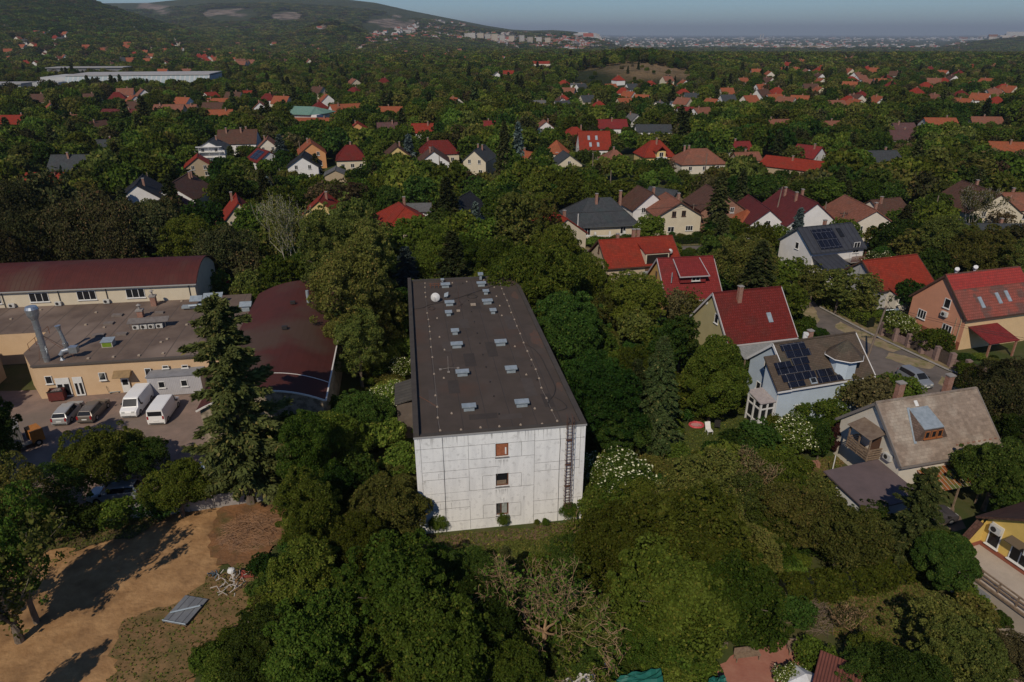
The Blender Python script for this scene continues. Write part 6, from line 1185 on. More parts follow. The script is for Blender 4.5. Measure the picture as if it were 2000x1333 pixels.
# ------------------------------------------------------------------ far houses and the towns
def proto_house(L,W,e,r,wall,roof,hip,label,loc,yaw,grp):
    b=B(); x,y=L/2,W/2; w=wall; o=.35
    b.face([(-x,-y,-3),(x,-y,-3),(x,-y,e),(-x,-y,e)],0); b.face([(x,y,-3),(-x,y,-3),(-x,y,e),(x,y,e)],0)
    b.face([(x,-y,-3),(x,y,-3),(x,y,e),(x,0,r if not hip else e),(x,-y,e)],0); b.face([(-x,y,-3),(-x,-y,-3),(-x,-y,e),(-x,0,r if not hip else e),(-x,y,e)],0)
    hx=x+o-(y+o)*hip if hip else x+o; hx=max(hx,.2); z0=e-.25
    b.face([(-x-o,-y-o,z0),(x+o,-y-o,z0),(hx,0,r+.05),(-hx,0,r+.05)],1); b.face([(x+o,y+o,z0),(-x-o,y+o,z0),(-hx,0,r+.05),(hx,0,r+.05)],1)
    if hip: b.face([(x+o,-y-o,z0),(x+o,y+o,z0),(hx,0,r+.05)],1); b.face([(-x-o,y+o,z0),(-x-o,-y-o,z0),(-hx,0,r+.05)],1)
    for u in (-.28,.1,.3): b.box(u*L-.5,-y-.03,e-1.9,u*L+.5,-y-.005,e-.7,2)
    b.box(.1*L,.3,r-1,.1*L+.6,.9,r+.8,3)
    t=b.obj('house',[WL[wall],RF[roof],GLASS,CHIM],None,loc); t.rotation_euler=(0,0,R(yaw)); tag(t,label,'house',grp); return t
PR=[]
for wall in ('white','cream','pale'):
    for roof in ('red','orange','terra','darkred','brown','slate'):
        PR.append((wall,roof))
roofname=dict(red='bright red',orange='orange',terra='terracotta',darkred='dark red',brown='brown',slate='slate grey')
pm={}
def far_house(x,y,region,yaw,k,s=1.0):
    wall,roof=PR[k]; z=float(TZ(x,y)) if y>420 else 0
    lab=f'distant {wall} house with a {roofname[roof]} roof {region}'; grp='distant houses '+region
    if k not in pm: pm[k]=proto_house(9.5,8.5,3.6,7.0,wall,roof,.8 if k%3==0 else 0,lab,(x,y,z),yaw,grp); o=pm[k]
    else:
        o=pm[k].copy(); col.objects.link(o); o.location=(x,y,z); o.rotation_euler=(0,0,R(yaw)); o['label']=lab; o['group']=grp
    o.scale=(s,s,s*random.uniform(.9,1.15)); q=9*s; CLEAR.append([(x-q,y-q),(x+q,y-q),(x+q,y+q),(x-q,y+q)]); p=PX(x,y,z+4); BOXES.append((p[0]-3.6*F/p[2],p[1]-3.4*F/p[2],p[0]+3.6*F/p[2],p[1]+RR.uniform(-1.6,1.2)*F/p[2],y))
RR=random.Random(5)
def solveY(px_,py_):
    Ys=np.geomspace(300,20000,700); X=(px_-1000)/1463*Ys; Zs=TZ(X,Ys); c,s=cth,sth; dp=Ys*c-(Zs-CH)*s; uu=Ys*s+(Zs-CH)*c; yy=666.5-F*uu/dp
    i=np.argmax(yy<=py_) if (yy<=py_).any() else None
    return None if i is None or i==0 else float(Ys[i])
used=[]
def scatter(n,region,x0,x1,y0,y1,roofs,dens=None,md=14,s=1.0):
    c=0; tries=0
    while c<n and tries<n*40:
        tries+=1; px_,py_=RR.uniform(x0,x1),RR.uniform(y0,y1)
        if dens and RR.random()>dens(px_,py_): continue
        Y=solveY(px_,py_)
        if Y is None: continue
        X=(px_-1000)/1463*Y
        if any((X-a)**2+(Y-b_)**2<md*md for a,b_ in used): continue
        if any(inpoly(X,Y,p) for p in CLEAR[:150]): continue
        used.append((X,Y)); k=RR.choice(roofs)+6*RR.choice([0,0,1,2]); far_house(X,Y,region,RR.choice([8,98,30,120,-20])+RR.uniform(-12,12),k,s); c+=1
scatter(88,'on the slope below the left hills',0,640,72,138,[0,1,1,2,1,4,5],s=1.25)
scatter(22,'in the woods left of centre',20,900,150,230,[1,2,3,4])
scatter(84,'in the far right suburb',1480,2000,106,222,[0,1,1,2,2,3,4])
scatter(26,'in the woods right of centre',1100,1500,165,225,[1,2,0,5],s=.9)
scatter(30,'at the foot of the distant quarry hill',640,1130,96,122,[1,2,0,5],s=1.1)
# one object for the countless houses of the far town and city
tb_=B(); rg=random.Random(9)
def far_town(n,x0,x1,yfun,roofs,hs,smin,smax,red=.7):
    for _ in range(n):
        px_=rg.uniform(x0,x1); a,c=yfun(px_); 
        if c<=a: continue
        py_=rg.uniform(a,c); Y=solveY(px_,py_)
        if Y is None or Y<900: continue
        X=(px_-1000)/1463*Y; zt_=float(TZ(X,Y)); s=rg.uniform(smin,smax); h=rg.uniform(*hs); m=rg.choice([0,0,3]); 
        L,W=s,s*rg.uniform(.6,.9); 
        if rg.random()<red:
            x,y=L/2,W/2; rz=rg.uniform(0,3.1); ca,sa=math.cos(rz),math.sin(rz); T=lambda a_,b_,z_: (X+a_*ca-b_*sa,Y+a_*sa+b_*ca,zt_+z_)
            r=h+W*.38; mr=rg.choice([1,1,2,2,4])
            for q in ([(-x,-y),(x,-y)],[(x,-y),(x,y)],[(x,y),(-x,y)],[(-x,y),(-x,-y)]): tb_.face([T(*q[0],-6),T(*q[1],-6),T(*q[1],h),T(*q[0],h)],m)
            tb_.face([T(-x,-y,h),T(x,-y,h),T(x,0,r),T(-x,0,r)],mr); tb_.face([T(x,y,h),T(-x,y,h),T(-x,0,r),T(x,0,r)],mr); tb_.face([T(x,-y,h),T(x,y,h),T(x,0,r)],m); tb_.face([T(-x,y,h),T(-x,-y,h),T(-x,0,r)],m)
        else: tb_.box(X-L/2,Y-W/2,zt_-6,X+L/2,Y+W/2,zt_+h,m,rz=rg.uniform(-.5,.5))
ip=lambda pts: (lambda x: float(np.interp(x,[a for a,b in pts],[b for a,b in pts])))
u1=ip([(640,95),(700,72),(760,62),(830,45),(860,40),(940,58),(1000,66),(1080,66),(1150,70)]); l1=ip([(640,112),(700,100),(830,82),(930,82),(1000,100),(1150,100)])
far_town(430,700,1150,lambda x:(u1(x),l1(x)),0,(4,8),12,22,.75)
far_town(330,820,1150,lambda x:(u1(x)+12,l1(x)-4),0,(4,8),12,24,.75)
far_town(400,1100,1900,lambda x:(77,96),0,(4,8),14,30,.6)
far_town(240,1140,1990,lambda x:(71,79),0,(5,16),25,70,.15)
far_town(90,1140,1990,lambda x:(70.5,72.5),0,(10,30),50,140,.0)
far_town(120,0,640,lambda x:(58,76),0,(4,7),10,16,.8)
far_town(160,1450,2000,lambda x:(96,108),0,(4,7),10,16,.8)
PALE=M('far_pale_wall',(.40,.37,.34)); tw=tb_.obj('distant_town',[PALE,M('far_red_roof',(.26,.075,.05)),M('far_brown_roof',(.16,.085,.065)),M('far_white_wall',(.48,.47,.46)),M('far_dark_roof',(.12,.11,.11))]); tw['kind']='stuff'; tag(tw,'countless tiny houses and blocks of the far towns on the plain','town')
ri=0
for k,(px_,w_,h_) in enumerate([(922,30,28),(938,26,30),(952,24,28),(966,26,32),(980,22,30),(1000,24,30),(1019,18,34),(1035,20,28),(1053,22,27),(1070,22,26),(912,20,24)]):
    Y=3000+20*(k%3); X=(px_-1000)/1463*Y; z=float(TZ(X,Y)); t=thing('tower_block',['white','cream'][k%2]+' slab tower block number at the edge of the far town'.replace(' number',''),'tower block',(X,Y,z),R(random.uniform(-20,20)),'tower blocks at the edge of the far town'); 
    t['label']=('cream' if k%2 else 'white')+' slab tower block '+['leftmost of the row','second from the left','third from the left','fourth from the left','fifth from the left','in the middle of the row','right of the middle, the tallest','fourth from the right','third from the right','second from the right, low','low and half hidden at the far left'][k]+' in the far town'
    ww=w_*1.0; b=B().box(-ww/2,-7,-8,ww/2,7,h_,0)
    b.obj('block',M('tower_wall_%d'%(k%2),[(.52,.50,.46),(.50,.42,.31)][k%2],pat='brick',ps=(3.2,2.9,.5),pc=(.30,.28,.26)),t); B().box(-ww/2-.3,-7.3,h_+.02,ww/2+.3,7.3,h_+1).obj('roof',CONC,t)
for k,px_ in enumerate((1486,1491)):
    Y=11000; X=(px_-1000)/1463*Y; o=B().tube([(0,0,-10),(0,0,78)],[10,6],10).obj('power_station_chimney',PALE,None,(X,Y,-40)); tag(o,['left','right'][k]+' one of two tall pale chimneys on the horizon','chimney')
Y=4900; X=(803-400-1000)/1463*Y
o=B().tube([(0,0,0),(0,0,26)],[2.5,1.2],6).obj('hilltop_mast',WHITE,None,(X,Y,float(TZ(X,Y))-3)); tag(o,'white mast on the crest of the left hill','mast')
# ------------------------------------------------------------------ foliage kit
def unit(a): return a/np.maximum(np.linalg.norm(a,axis=1,keepdims=True),1e-9)
def quads(name,pos,nrm,size,asp,mat,mix=.8,seed=0,axis=None):
    g=np.random.default_rng(seed); n=len(pos); nn=unit(nrm*(1-mix*.5)+unit(g.normal(size=(n,3)))*mix)
    t=g.normal(size=(n,3)) if axis is None else axis+g.normal(size=(n,3))*.35
    t=unit(t-nn*np.sum(t*nn,1,keepdims=True)); b=np.cross(nn,t); s=size[:,None]
    v=np.stack([pos+t*s*asp*.5,pos+b*s*.5+nn*s*.08,pos-t*s*asp*.5,pos-b*s*.5-nn*s*.08],1).reshape(-1,3)
    me=bpy.data.meshes.new(name); me.vertices.add(n*4); me.vertices.foreach_set('co',v.astype('f').ravel())
    me.loops.add(n*4); me.loops.foreach_set('vertex_index',np.arange(n*4,dtype='i')); me.polygons.add(n); me.polygons.foreach_set('loop_start',np.arange(0,n*4,4,dtype='i')); me.polygons.foreach_set('loop_total',np.full(n,4,dtype='i'))
    me.materials.append(mat); me.update(); me.validate(); return me
SH=dict( # zs, lobes, lobe radius, irregularity, density, down
 round=(.88,62,.25,.42,1.0),walnut=(.90,84,.225,.38,1.2),tall=(1.55,90,.21,.42,1.0),oval=(1.38,90,.23,.10,1.3),flat=(.62,60,.27,.25,1.0),loose=(1.15,55,.22,.38,.55),ball=(.95,80,.2,.03,1.5),cloud=(.75,42,.30,.34,1.0))
LOD={3:(390,.033),2:(65,.08),1:(22,.14),0:(9,.20)}
CM={}
def crown_mesh(shape,lod,var):
    k=(shape,lod,var)
    if k in CM: return CM[k]
    zs,nl,lr,irr,den=SH[shape]; sd=abs(hash((len(shape),ord(shape[0]),ord(shape[1]),var)))%9999; g=np.random.default_rng(sd)
    per,ls=LOD[lod]; per=max(2,int(per*den))
    d=unit(g.normal(size=(nl,3))); d[:,2]=np.where(d[:,2]<(-.95 if shape=='oval' else -.55),-d[:,2],d[:,2]); rad=g.uniform(.42,1-lr*.9,nl)**.8
    if shape in('oval','ball','walnut'): rad=1-lr-g.uniform(0,.45 if shape=='walnut' else .2,nl)**1.3
    ph=g.uniform(0,6.28,4); az=np.arctan2(d[:,1],d[:,0]); rad=rad*(1+irr*(.6*np.cos(2*az+ph[0])+.5*np.cos(3*az+ph[1]+2*d[:,2])+.4*np.cos(5*d[:,2]+ph[2]))); rad=np.minimum(rad,1.0-lr*.6)
    taper=1-.45*np.clip(d[:,2],0,1)*(shape=='oval')-(.0 if shape=='oval' else .25)*np.clip(-d[:,2],0,1)
    c=d*rad[:,None]*np.stack([taper,taper,np.full(nl,zs)],1)
    lrr=lr*(g.uniform(.5,1.6,nl) if shape not in('ball','oval') else g.uniform(.8,1.2,nl))
    if shape in('round','walnut','tall','loose','flat','cloud'):
        n3=int(nl*.95); d3=unit(g.normal(size=(n3,3))); d3[:,2]=np.where(d3[:,2]<-.5,-d3[:,2],d3[:,2]); r3=g.uniform(.72,1.06,n3)*(1+irr*.5*np.cos(3*np.arctan2(d3[:,1],d3[:,0])+ph[1]))
        c=np.concatenate([c,d3*np.minimum(r3,1.1)[:,None]*np.array([1,1,zs])]); lrr=np.concatenate([lrr,g.uniform(.05,.12,n3)]); pc_=np.concatenate([np.full(nl,int(per*.88)),np.full(n3,max(1,int(per*.22)))])
    else: pc_=np.full(nl,per)
    cc=np.repeat(c,pc_,0); rr=np.repeat(lrr,pc_); q=unit(g.normal(size=(len(cc),3))); out=unit(cc+1e-6); q=unit(q+out*.55+np.array([0,0,.25])); f=g.uniform(.60,1.06,len(cc))**.5
    pos=cc+q*(rr*f)[:,None]*np.array([1,1,.8]); n2=max(6,int(len(pos)*.10)); inn=unit(g.normal(size=(n2,3)))*g.uniform(.1,.6,n2)[:,None]*np.array([1,1,zs]); 
    pos=np.concatenate([pos,inn]); nr=np.concatenate([q,unit(inn)]); pos[:,2]+=zs+(.22 if shape!='oval' else .04); pos[:,2]=np.maximum(pos[:,2],.03)
    sz=ls*g.uniform(.6,1.4,len(pos)); m=quads('crown_'+shape,pos,nr,sz,1.5,LM['green'],.75,sd); CM[k]=m; return m
TMm={}
def branch_tubes(b,p,d,l,r,depth,g,spread=.6,up=.15,minr=.003,kink=.18):
    n=3; pts=[p]; rs=[r]; q=p; dd=d
    for i in range(n):
        dd=(dd+Vector(g.normal(size=3))*kink+Vector((0,0,up*.3))).normalized(); q=q+dd*(l/n); pts.append(q); rs.append(max(minr,r*(1-.55*(i+1)/n)))
    b.tube(pts,rs,5 if r>.03 else 3,cap=False)
    if depth<=0: return
    m=int(g.integers(2,4)) if depth>1 else int(g.integers(2,5))
    for k in range(m):
        at=pts[-1] if k<2 else pts[int(g.integers(1,n))]
        nd=(dd+Vector(g.normal(size=3))*spread+Vector((0,0,up))).normalized(); branch_tubes(b,at,nd,l*g.uniform(.62,.88),rs[-1]*g.uniform(.6,.9),depth-1,g,spread,up,minr,kink)
def trunk_mesh(shape,var):
    k=(shape,var)
    if k in TMm: return TMm[k]
    g=np.random.default_rng(var+50); zs=SH[shape][0]; K=zs+.22; b=B(); b.tube([(0,0,-.03),(.01,.0,K*.35),(g.uniform(-.05,.05),g.uniform(-.05,.05),K*.8),(0,0,K*1.2)],[.075,.055,.045,.02],7)
    for i in range(7):
        a=g.uniform(0,6.28); z=K*g.uniform(.35,.9); d=Vector((math.cos(a),math.sin(a),g.uniform(.3,.9)))*g.uniform(.4,.75); b.tube([(0,0,z),tuple(Vector((0,0,z))+d*.5+Vector((0,0,.03))),tuple(Vector((0,0,z))+d)],[.03,.02,.008],5)
    m=b.mesh('trunk',[BARK]); TMm[k]=m; return m
def conifer_mesh(lod,var,droop=.35,full=1.0):
    k=('con',lod,var); loose=var>=10
    if k in CM: return CM[k]
    g=np.random.default_rng(var+900); nb={3:190,2:110,1:60,0:26}[lod]; per={3:330,2:70,1:16,0:7}[lod]; ls={3:.0085,2:.02,1:.045,0:.09}[lod]
    if loose: nb=int(nb*.58); droop=.10
    P_=[];N_=[];A_=[]
    for i in range(nb):
        h=.08+.9*(i+.5)/nb; R_=.21*(1-h)**(.55 if loose else .75)*g.uniform(.35 if loose else .6,1.3 if loose else 1.18)+.012; a=i*2.399+g.uniform(-.4,.4); t=g.uniform(.12,1,per)**.8
        w=g.normal(size=per)*.17*R_*(1.15-t)+0; dr=(math.cos(a),math.sin(a)); s_=(-dr[1],dr[0])
        x=dr[0]*t*R_+s_[0]*w; y=dr[1]*t*R_+s_[1]*w; z=h-droop*R_*t**1.4*g.uniform(.8,1.2)+.03*(1-h)+g.normal(size=per)*.006-.012*np.abs(w)/R_
        P_.append(np.stack([x,y,z],1)); N_.append(np.tile([0,0,1.],(per,1))); A_.append(np.tile([dr[0],dr[1],-.3],(per,1))+np.stack([s_[0]*np.sign(w),s_[1]*np.sign(w),w*0],1)*.7)
    pos=np.concatenate(P_); m=quads('conifer_crown',pos,np.concatenate(N_),ls*g.uniform(.6,1.5,len(pos)),2.4,LM['conifer'],.6,var,np.concatenate(A_)); CM[k]=m; return m
def con_trunk(var):
    k=('ct',var)
    if k not in TMm:
        b=B().tube([(0,0,-.01),(0,0,.5),(0,0,.99)],[.018,.011,.002],7); TMm[k]=b.mesh('trunk',[BARK])
    return TMm[k]
blm={}
def blossom_mesh(var):
    if var not in blm:
        g=np.random.default_rng(var+77); cm=crown_mesh('flat',3,var); n=len(cm.vertices); co=np.zeros(n*3,'f'); cm.vertices.foreach_get('co',co); co=co.reshape(-1,3)[::4]
        r_=np.linalg.norm(co[:,:2],axis=1)**2+((co[:,2]-.84)/.62)**2; idx=np.where((r_>.55)&(co[:,2]>.7))[0]; idx=g.choice(idx,min(560,len(idx)),replace=False); p=co[idx]*1.02; nr=np.tile([0,0,1.],(len(p),1))
        blm[var]=quads('blossom',p,nr,np.full(len(p),.062)*g.uniform(.5,1.3,len(p)),1.0,FLOWER,.35,var)
    return blm[var]
TREES=[] # records for labels
nameof=dict(round='broadleaf_tree',walnut='walnut_tree',tall='tall_tree',oval='linden_tree',flat='shrub',loose='sparse_tree',ball='clipped_bush',cloud='pine_tree',con='spruce_tree',column='column_tree',bare='bare_tree',flower='flowering_bush')
catof=dict(flat='shrub',ball='bush',flower='bush')
def link(name,me,parent,mat=None):
    o=bpy.data.objects.new(name,me); col.objects.link(o); o.parent=parent
    if mat: o.material_slots[0].link='OBJECT'; o.material_slots[0].material=mat
    return o
def plant(x,y,r,kind,mk,h=None,rpx=None,z=0,label=None):
    p=PX(x,y,z+r); rpx=rpx or r*F/p[2]; lod=3 if rpx>52 else 2 if rpx>20 else 1; var=random.randrange(5 if lod==3 else 4)
    shape={'flower':'flat'}.get(kind,kind)
    t=bpy.data.objects.new(nameof[kind],None); col.objects.link(t); t.location=(x,y,z); t.rotation_euler=(0,0,random.uniform(0,6.28)); t.empty_display_size=.2
    if kind=='con':
        H=h or r/.2; t.scale=(r/.21,r/.21,H); link('crown',conifer_mesh(lod,var+(10 if mk=='larch' else 0)),t,LM[mk]); link('trunk',con_trunk(0),t); cz=z+H*.5
    else:
        zs=SH[shape][0]; H0=(2*zs+.22)*r; s=(h/H0) if h else 1; t.scale=(r,r*random.uniform(.9,1.1),r*s); link('crown',crown_mesh(shape,lod,var),t,LM[mk])
        if kind not in('flat','ball','flower') : link('trunk',trunk_mesh(shape,var%3),t)
        if kind=='flower': link('blossom',blossom_mesh(var),t)
        cz=z+(zs+.22)*r*s
    q=PX(x,y,cz); TREES.append((t,q[0],q[1],rpx,kind,mk,label)); t['category']=catof.get(kind,'tree'); return t
def T(px_,py_,rpx,kind='round',mk='green',h=1.0,label=None):
    """crown centre at a pixel of the photograph, radius in the same pixels -> real place and size"""
    shape={'flower':'flat'}.get(kind,kind); zs=SH[shape][0]; r=4.
    for _ in range(12):
        zc=(zs+.22)*r*h; x,y,_z=P(px_,py_,zc); dp=PX(x,y,zc)[2]; r=rpx*dp/F
    return plant(x,y,r,kind,mk,h=(2*zs+.22)*r*h if h!=1 else None,rpx=rpx,label=label)
def C(bx,by,tx,ty,rpx,mk='conifer',label=None):
    x,y,_=P(bx,by); d=ray(tx,ty); H=CH+d[2]*y/d[1]; dp=PX(x,y,H*.3)[2]; return plant(x,y,rpx*dp/F,'con',mk,h=H,rpx=rpx,label=label)
# ---- hand placed plants, nearest first
C(492,985,456,572,120,'larch','tall open spruce standing between the parked vans and the arched red roof')
for a in [
 (195,900,72,'round','fresh',1.1),(275,905,60,'round','dark',.9),(345,955,62,'round','green',1.0),(120,960,55,'loose','dark',1),(25,990,72,'loose','olive',1.3),(20,1080,85,'loose','green',1.6),(250,880,45,'round','olive',1),
 (-70,1010,90,'walnut','dark',1.1),(-70,860,100,'walnut','dark',1.3),(150,1015,42,'round','dark',.8),(225,1005,36,'flat','green',1),(310,985,40,'round','dark',.8),(380,960,40,'round','green',.9),(95,1000,40,'round','dark',.8),
 (600,900,58,'tall','green',1.15),(655,860,62,'walnut','green',1),(705,815,55,'walnut','dark',1),(600,1010,62,'tall','green',1.1),(560,880,50,'tall','dark',1.0),(700,930,45,'round','dark',1),(650,960,55,'round','dark',1),
 (758,992,76,'walnut','olive',1.0),(595,1150,92,'walnut','green',1),(525,1262,84,'walnut','dark',1),(560,832,44,'walnut','dark',1.1),(608,815,38,'walnut','green',1.15),(640,800,30,'round','green',1.1),(500,850,40,'walnut','dark',1.0),(530,880,34,'flat','dark',1),(620,1285,120,'walnut','green',1),(785,1165,125,'walnut','green',1),(700,1075,70,'walnut','green',1),(860,1290,120,'walnut','green',1),(940,1220,85,'round','dark',1),(905,1120,60,'round','dark',.8),(445,1325,55,'round','green',1),
 (720,1230,100,'walnut','green',.9),
 (1215,1075,95,'walnut','green',1),(1265,1000,70,'round','green',.8),(1350,1060,125,'walnut','green',1.0),(1310,1170,120,'walnut','green',1),(1430,1175,105,'walnut','green',1),(1370,960,85,'round','olive',1),(1240,1240,62,'walnut','green',.9),(1180,1220,70,'round','olive',.8),(1335,1262,52,'round','green',.9),(1440,1075,80,'round','olive',.9),(1120,1090,60,'round','dark',.7),
 (980,1300,80,'round','green',.8),
 (1450,985,62,'loose','olive',.9),(1535,935,50,'flat','green',.8),(1560,1015,75,'round','olive',1),(1645,1045,78,'round','olive',1.0),(1702,1005,36,'round','dark',.9),(1600,960,40,'flat','olive',1),(1510,1040,60,'round','green',.8),
 (1846,1098,66,'ball','dark',1.0),(1916,1122,26,'ball','green',1.0),(1895,1175,36,'flat','green',1),(1960,1212,22,'ball','dark',1),
 (1855,1255,80,'round','olive',1.0),(1900,1205,46,'round','olive',.9),(1890,1290,80,'walnut','olive',1),(1715,1302,60,'round','green',.8),(1592,1282,42,'flat','green',1),(1690,1320,60,'round','dark',.9),(1975,1290,60,'round','brown',1),(1552,1328,34,'flower','fresh',1),(1770,1330,70,'round','dark',1),
 (1945,925,72,'walnut','dark',1.1),(1985,1000,50,'walnut','dark',1),(1975,800,70,'cloud','pine',1.4),(1940,760,58,'cloud','pine',1.0),(2000,735,46,'cloud','pine',1.0),(1900,860,40,'round','dark',1),(1885,748,24,'round','green',.9),(1995,870,60,'walnut','dark',1.2),
 (1050,575,92,'walnut','green',1.1),(980,520,60,'walnut','green',1.0),(1110,660,82,'walnut','dark',1.1),(1085,500,60,'walnut','green',1.1),(1175,800,82,'walnut','dark',1.15),(1210,850,60,'walnut','dark',1.0),(1140,560,60,'walnut','green',1.1),(1165,690,45,'round','green',1),
 (1397,728,62,'oval','green',1.15),(1235,590,62,'walnut','green',1),(1180,610,40,'round','olive',1),(1240,640,40,'round','olive',1),(1320,600,30,'loose','brown',1.1),(1345,600,30,'loose','olive',1.0),(1330,670,40,'tall','dark',1),(1205,720,42,'round','green',1),(1300,690,40,'tall','dark',1.05),
 (1125,735,40,'flower','fresh',1),(1215,930,66,'flower','fresh',.9),(1165,920,46,'flower','fresh',.9),(1270,960,35,'flower','green',.8),(1550,850,44,'flower','fresh',1.1),(760,775,38,'flower','fresh',.9),(790,720,30,'flower','fresh',.9),(742,700,36,'flat','fresh',1),(780,680,34,'flat','fresh',1),(745,850,45,'flat','fresh',1),(780,900,40,'flat','fresh',1),(1185,880,36,'flat','green',1),(1160,980,40,'flat','fresh',1),(1200,1000,50,'flat','green',1),
 (1480,860,48,'round','dark',.9),(1440,870,40,'round','dark',.8),(1520,890,38,'round','green',.8),(1605,855,32,'column_','dark',1),(1635,850,26,'column_','purple',1),(1650,835,26,'column_','dark',1),
 (1700,775,48,'round','brown',1),(1655,760,42,'round','olive',1.0),(1748,768,45,'round','green',.9),(1600,660,22,'ball','dark',1),(1575,650,28,'flat','green',1),(1760,635,34,'flower','fresh',.9),(1825,665,32,'flat','green',1),
 (1620,800,30,'round','green',.8),(1560,800,28,'flat','green',1),
 (1455,520,68,'round','olive',1),(1500,545,50,'round','green',1),(1420,545,45,'round','dark',1),(1556,535,24,'tall','green',.9),(1588,558,30,'tall','olive',.85),(1640,566,36,'tall','olive',.8),(1690,578,34,'tall','olive',.8),(1480,470,38,'round','green',1),(1270,450,33,'walnut','green',.9),(1405,500,42,'walnut','dark',1.1),
 (1850,480,60,'walnut','olive',1),(1920,500,65,'walnut','olive',1),(1790,490,45,'round','olive',1),(1740,470,42,'round','dark',1),(1720,520,38,'flower','olive',1),(1975,520,55,'round','olive',1),(1830,440,45,'round','green',1),(1960,580,30,'round','green',.9),
 (680,600,78,'tall','olive',1.1),(645,520,62,'tall','olive',1.15),(720,520,60,'tall','olive',1.15),(735,620,52,'tall','olive',1.0),(700,680,55,'tall','olive',.95),(690,470,50,'tall','olive',1.1),(590,520,45,'round','green',1),(620,470,42,'tall','olive',1),
 (770,620,55,'walnut','dark',1.1),(850,500,55,'walnut','green',1.1),(910,510,55,'round','green',1),(810,470,48,'walnut','green',1),(950,470,48,'round','green',1),(1010,450,48,'tall','olive',1),(900,450,40,'round','green',1),(1060,440,36,'tall','olive',1),(860,440,35,'walnut','dark',1),
 (70,480,60,'cloud','pine',1.5),(150,470,62,'cloud','pine',1.5),(230,470,62,'cloud','pine',1.5),(300,460,62,'cloud','pine',1.4),(375,480,55,'walnut','green',1.1),(20,420,60,'cloud','pine',1.5),(100,400,52,'cloud','pine',1.5),(190,430,50,'cloud','pine',1.3),(440,500,58,'cloud','pine',1.25),(400,440,45,'walnut','dark',1.1),(485,530,42,'cloud','pine',1.2),(330,430,45,'cloud','pine',1.2),(420,560,35,'round','green',1),(500,440,42,'walnut','green',1),(540,540,40,'round','green',1),(0,520,60,'cloud','pine',1.5),
 (1430,450,26,'walnut','green',1),(1570,440,30,'flower','fresh',1),(1780,580,34,'round','dark',1),
 (690,385,26,'column_','purple',1)]:
    a=list(a); k=a[3]
    if k=='column_': a[3]='oval'; T(a[0],a[1],a[2]*.75,'oval',a[4],1.3)
    else: T(*a)
for bx,by,tx,ty,rp,mk in [(1275,885,1262,655,62,'conifer'),(1235,850,1215,700,45,'conifer'),(1765,1105,1762,912,64,'larch'),(798,585,790,480,38,'blue'),(1545,520,1545,405,26,'blue'),(1400,540,1392,420,36,'conifer'),(1395,470,1400,335,34,'conifer'),(1440,430,1440,330,26,'conifer'),
  (345,440,345,340,30,'conifer'),(250,440,247,362,24,'conifer'),(553,330,548,262,22,'blue'),(800,320,805,262,16,'blue'),(930,470,945,395,16,'blue'),(876,470,872,345,40,'conifer'),(985,350,985,235,22,'conifer'),(1012,345,1012,238,18,'blue'),(527,450,520,330,28,'conifer'),(1310,640,1300,590,26,'conifer'),(530,420,530,345,24,'blue'),(455,330,445,285,16,'conifer'),(1090,250,1090,226,8,'blue'),(1640,440,1650,390,16,'conifer'),(1480,570,1470,480,34,'conifer'),
  (60,560,50,430,46,'pine'),(180,560,172,410,50,'pine'),(270,560,262,420,46,'pine'),(1925,830,1922,700,46,'pine'),(1990,960,1985,790,60,'pine'),(620,350,618,300,14,'conifer'),(1758,470,1752,400,28,'pine'),(1030,470,1030,400,22,'conifer')]:
    C(bx,by,tx,ty,rp,mk)
for a in [(1205,212,13,'round','yellow'),(1190,222,10,'round','yellow'),(1300,246,17,'round','olive'),(1325,248,16,'round','olive'),(1352,252,16,'round','olive'),(1600,254,16,'round','olive'),(1630,262,18,'round','olive'),(1660,262,18,'round','olive'),(1645,282,16,'round','olive'),(1690,268,14,'round','brown'),(1765,300,20,'round','brown'),(1800,275,22,'round','brown'),(1840,285,20,'round','brown'),(1875,330,26,'walnut','green'),(1815,330,26,'round','brown'),(1900,300,22,'round','brown'),(1550,255,24,'walnut','green'),(1152,340,17,'round','fresh'),(1180,320,14,'round','fresh'),(450,250,22,'walnut','dark'),(330,290,30,'walnut','green'),(300,250,24,'walnut','green'),(240,290,26,'round','olive'),(400,255,20,'round','olive'),(150,250,24,'round','dark'),(60,270,28,'walnut','green'),(560,222,20,'walnut','green'),(540,240,22,'walnut','green'),(720,230,18,'walnut','green'),(850,225,26,'round','olive'),(880,215,22,'round','dark'),(780,335,30,'walnut','dark'),(735,340,26,'walnut','dark'),(700,350,24,'walnut','dark'),(1050,350,20,'round','olive')]: T(*a)
# bare / twiggy trees with their own skeleton
def bare(px_,py_,H,R_,mat,label,seed,depth=6,spread=.6,up=.15,leaves=0,mk='olive',trunk=.12,l0=.32,kink=.18,name='bare_tree',ls=.12):
    x,y,_=P(px_,py_); g=np.random.default_rng(seed); b=B(); t=thing(name,label,'tree',(x,y,0),0)
    b.tube([(0,0,-.1),(.05,0,H*.12),(0,.05,H*.22)],[trunk*1.3,trunk,trunk*.9],8,cap=False)
    for k in range(5):
        a=k*1.257+g.uniform(-.3,.3); branch_tubes(b,Vector((0,.05,H*.2)),Vector((math.cos(a)*R_/H*1.6,math.sin(a)*R_/H*1.6,1)).normalized(),H*l0,trunk*.6,depth-1,g,spread,up,.012,kink)
    o=b.obj('trunk',mat,t)
    if leaves:
        v=np.array(b.v); g.shuffle(v); v=v[:leaves]; v=v+g.normal(size=v.shape)*.18; link('crown',quads('sparse_crown',v,unit(g.normal(size=v.shape)),np.full(len(v),ls)*g.uniform(.6,1.4,len(v)),1.4,LM[mk],.8,seed),t)
    return t
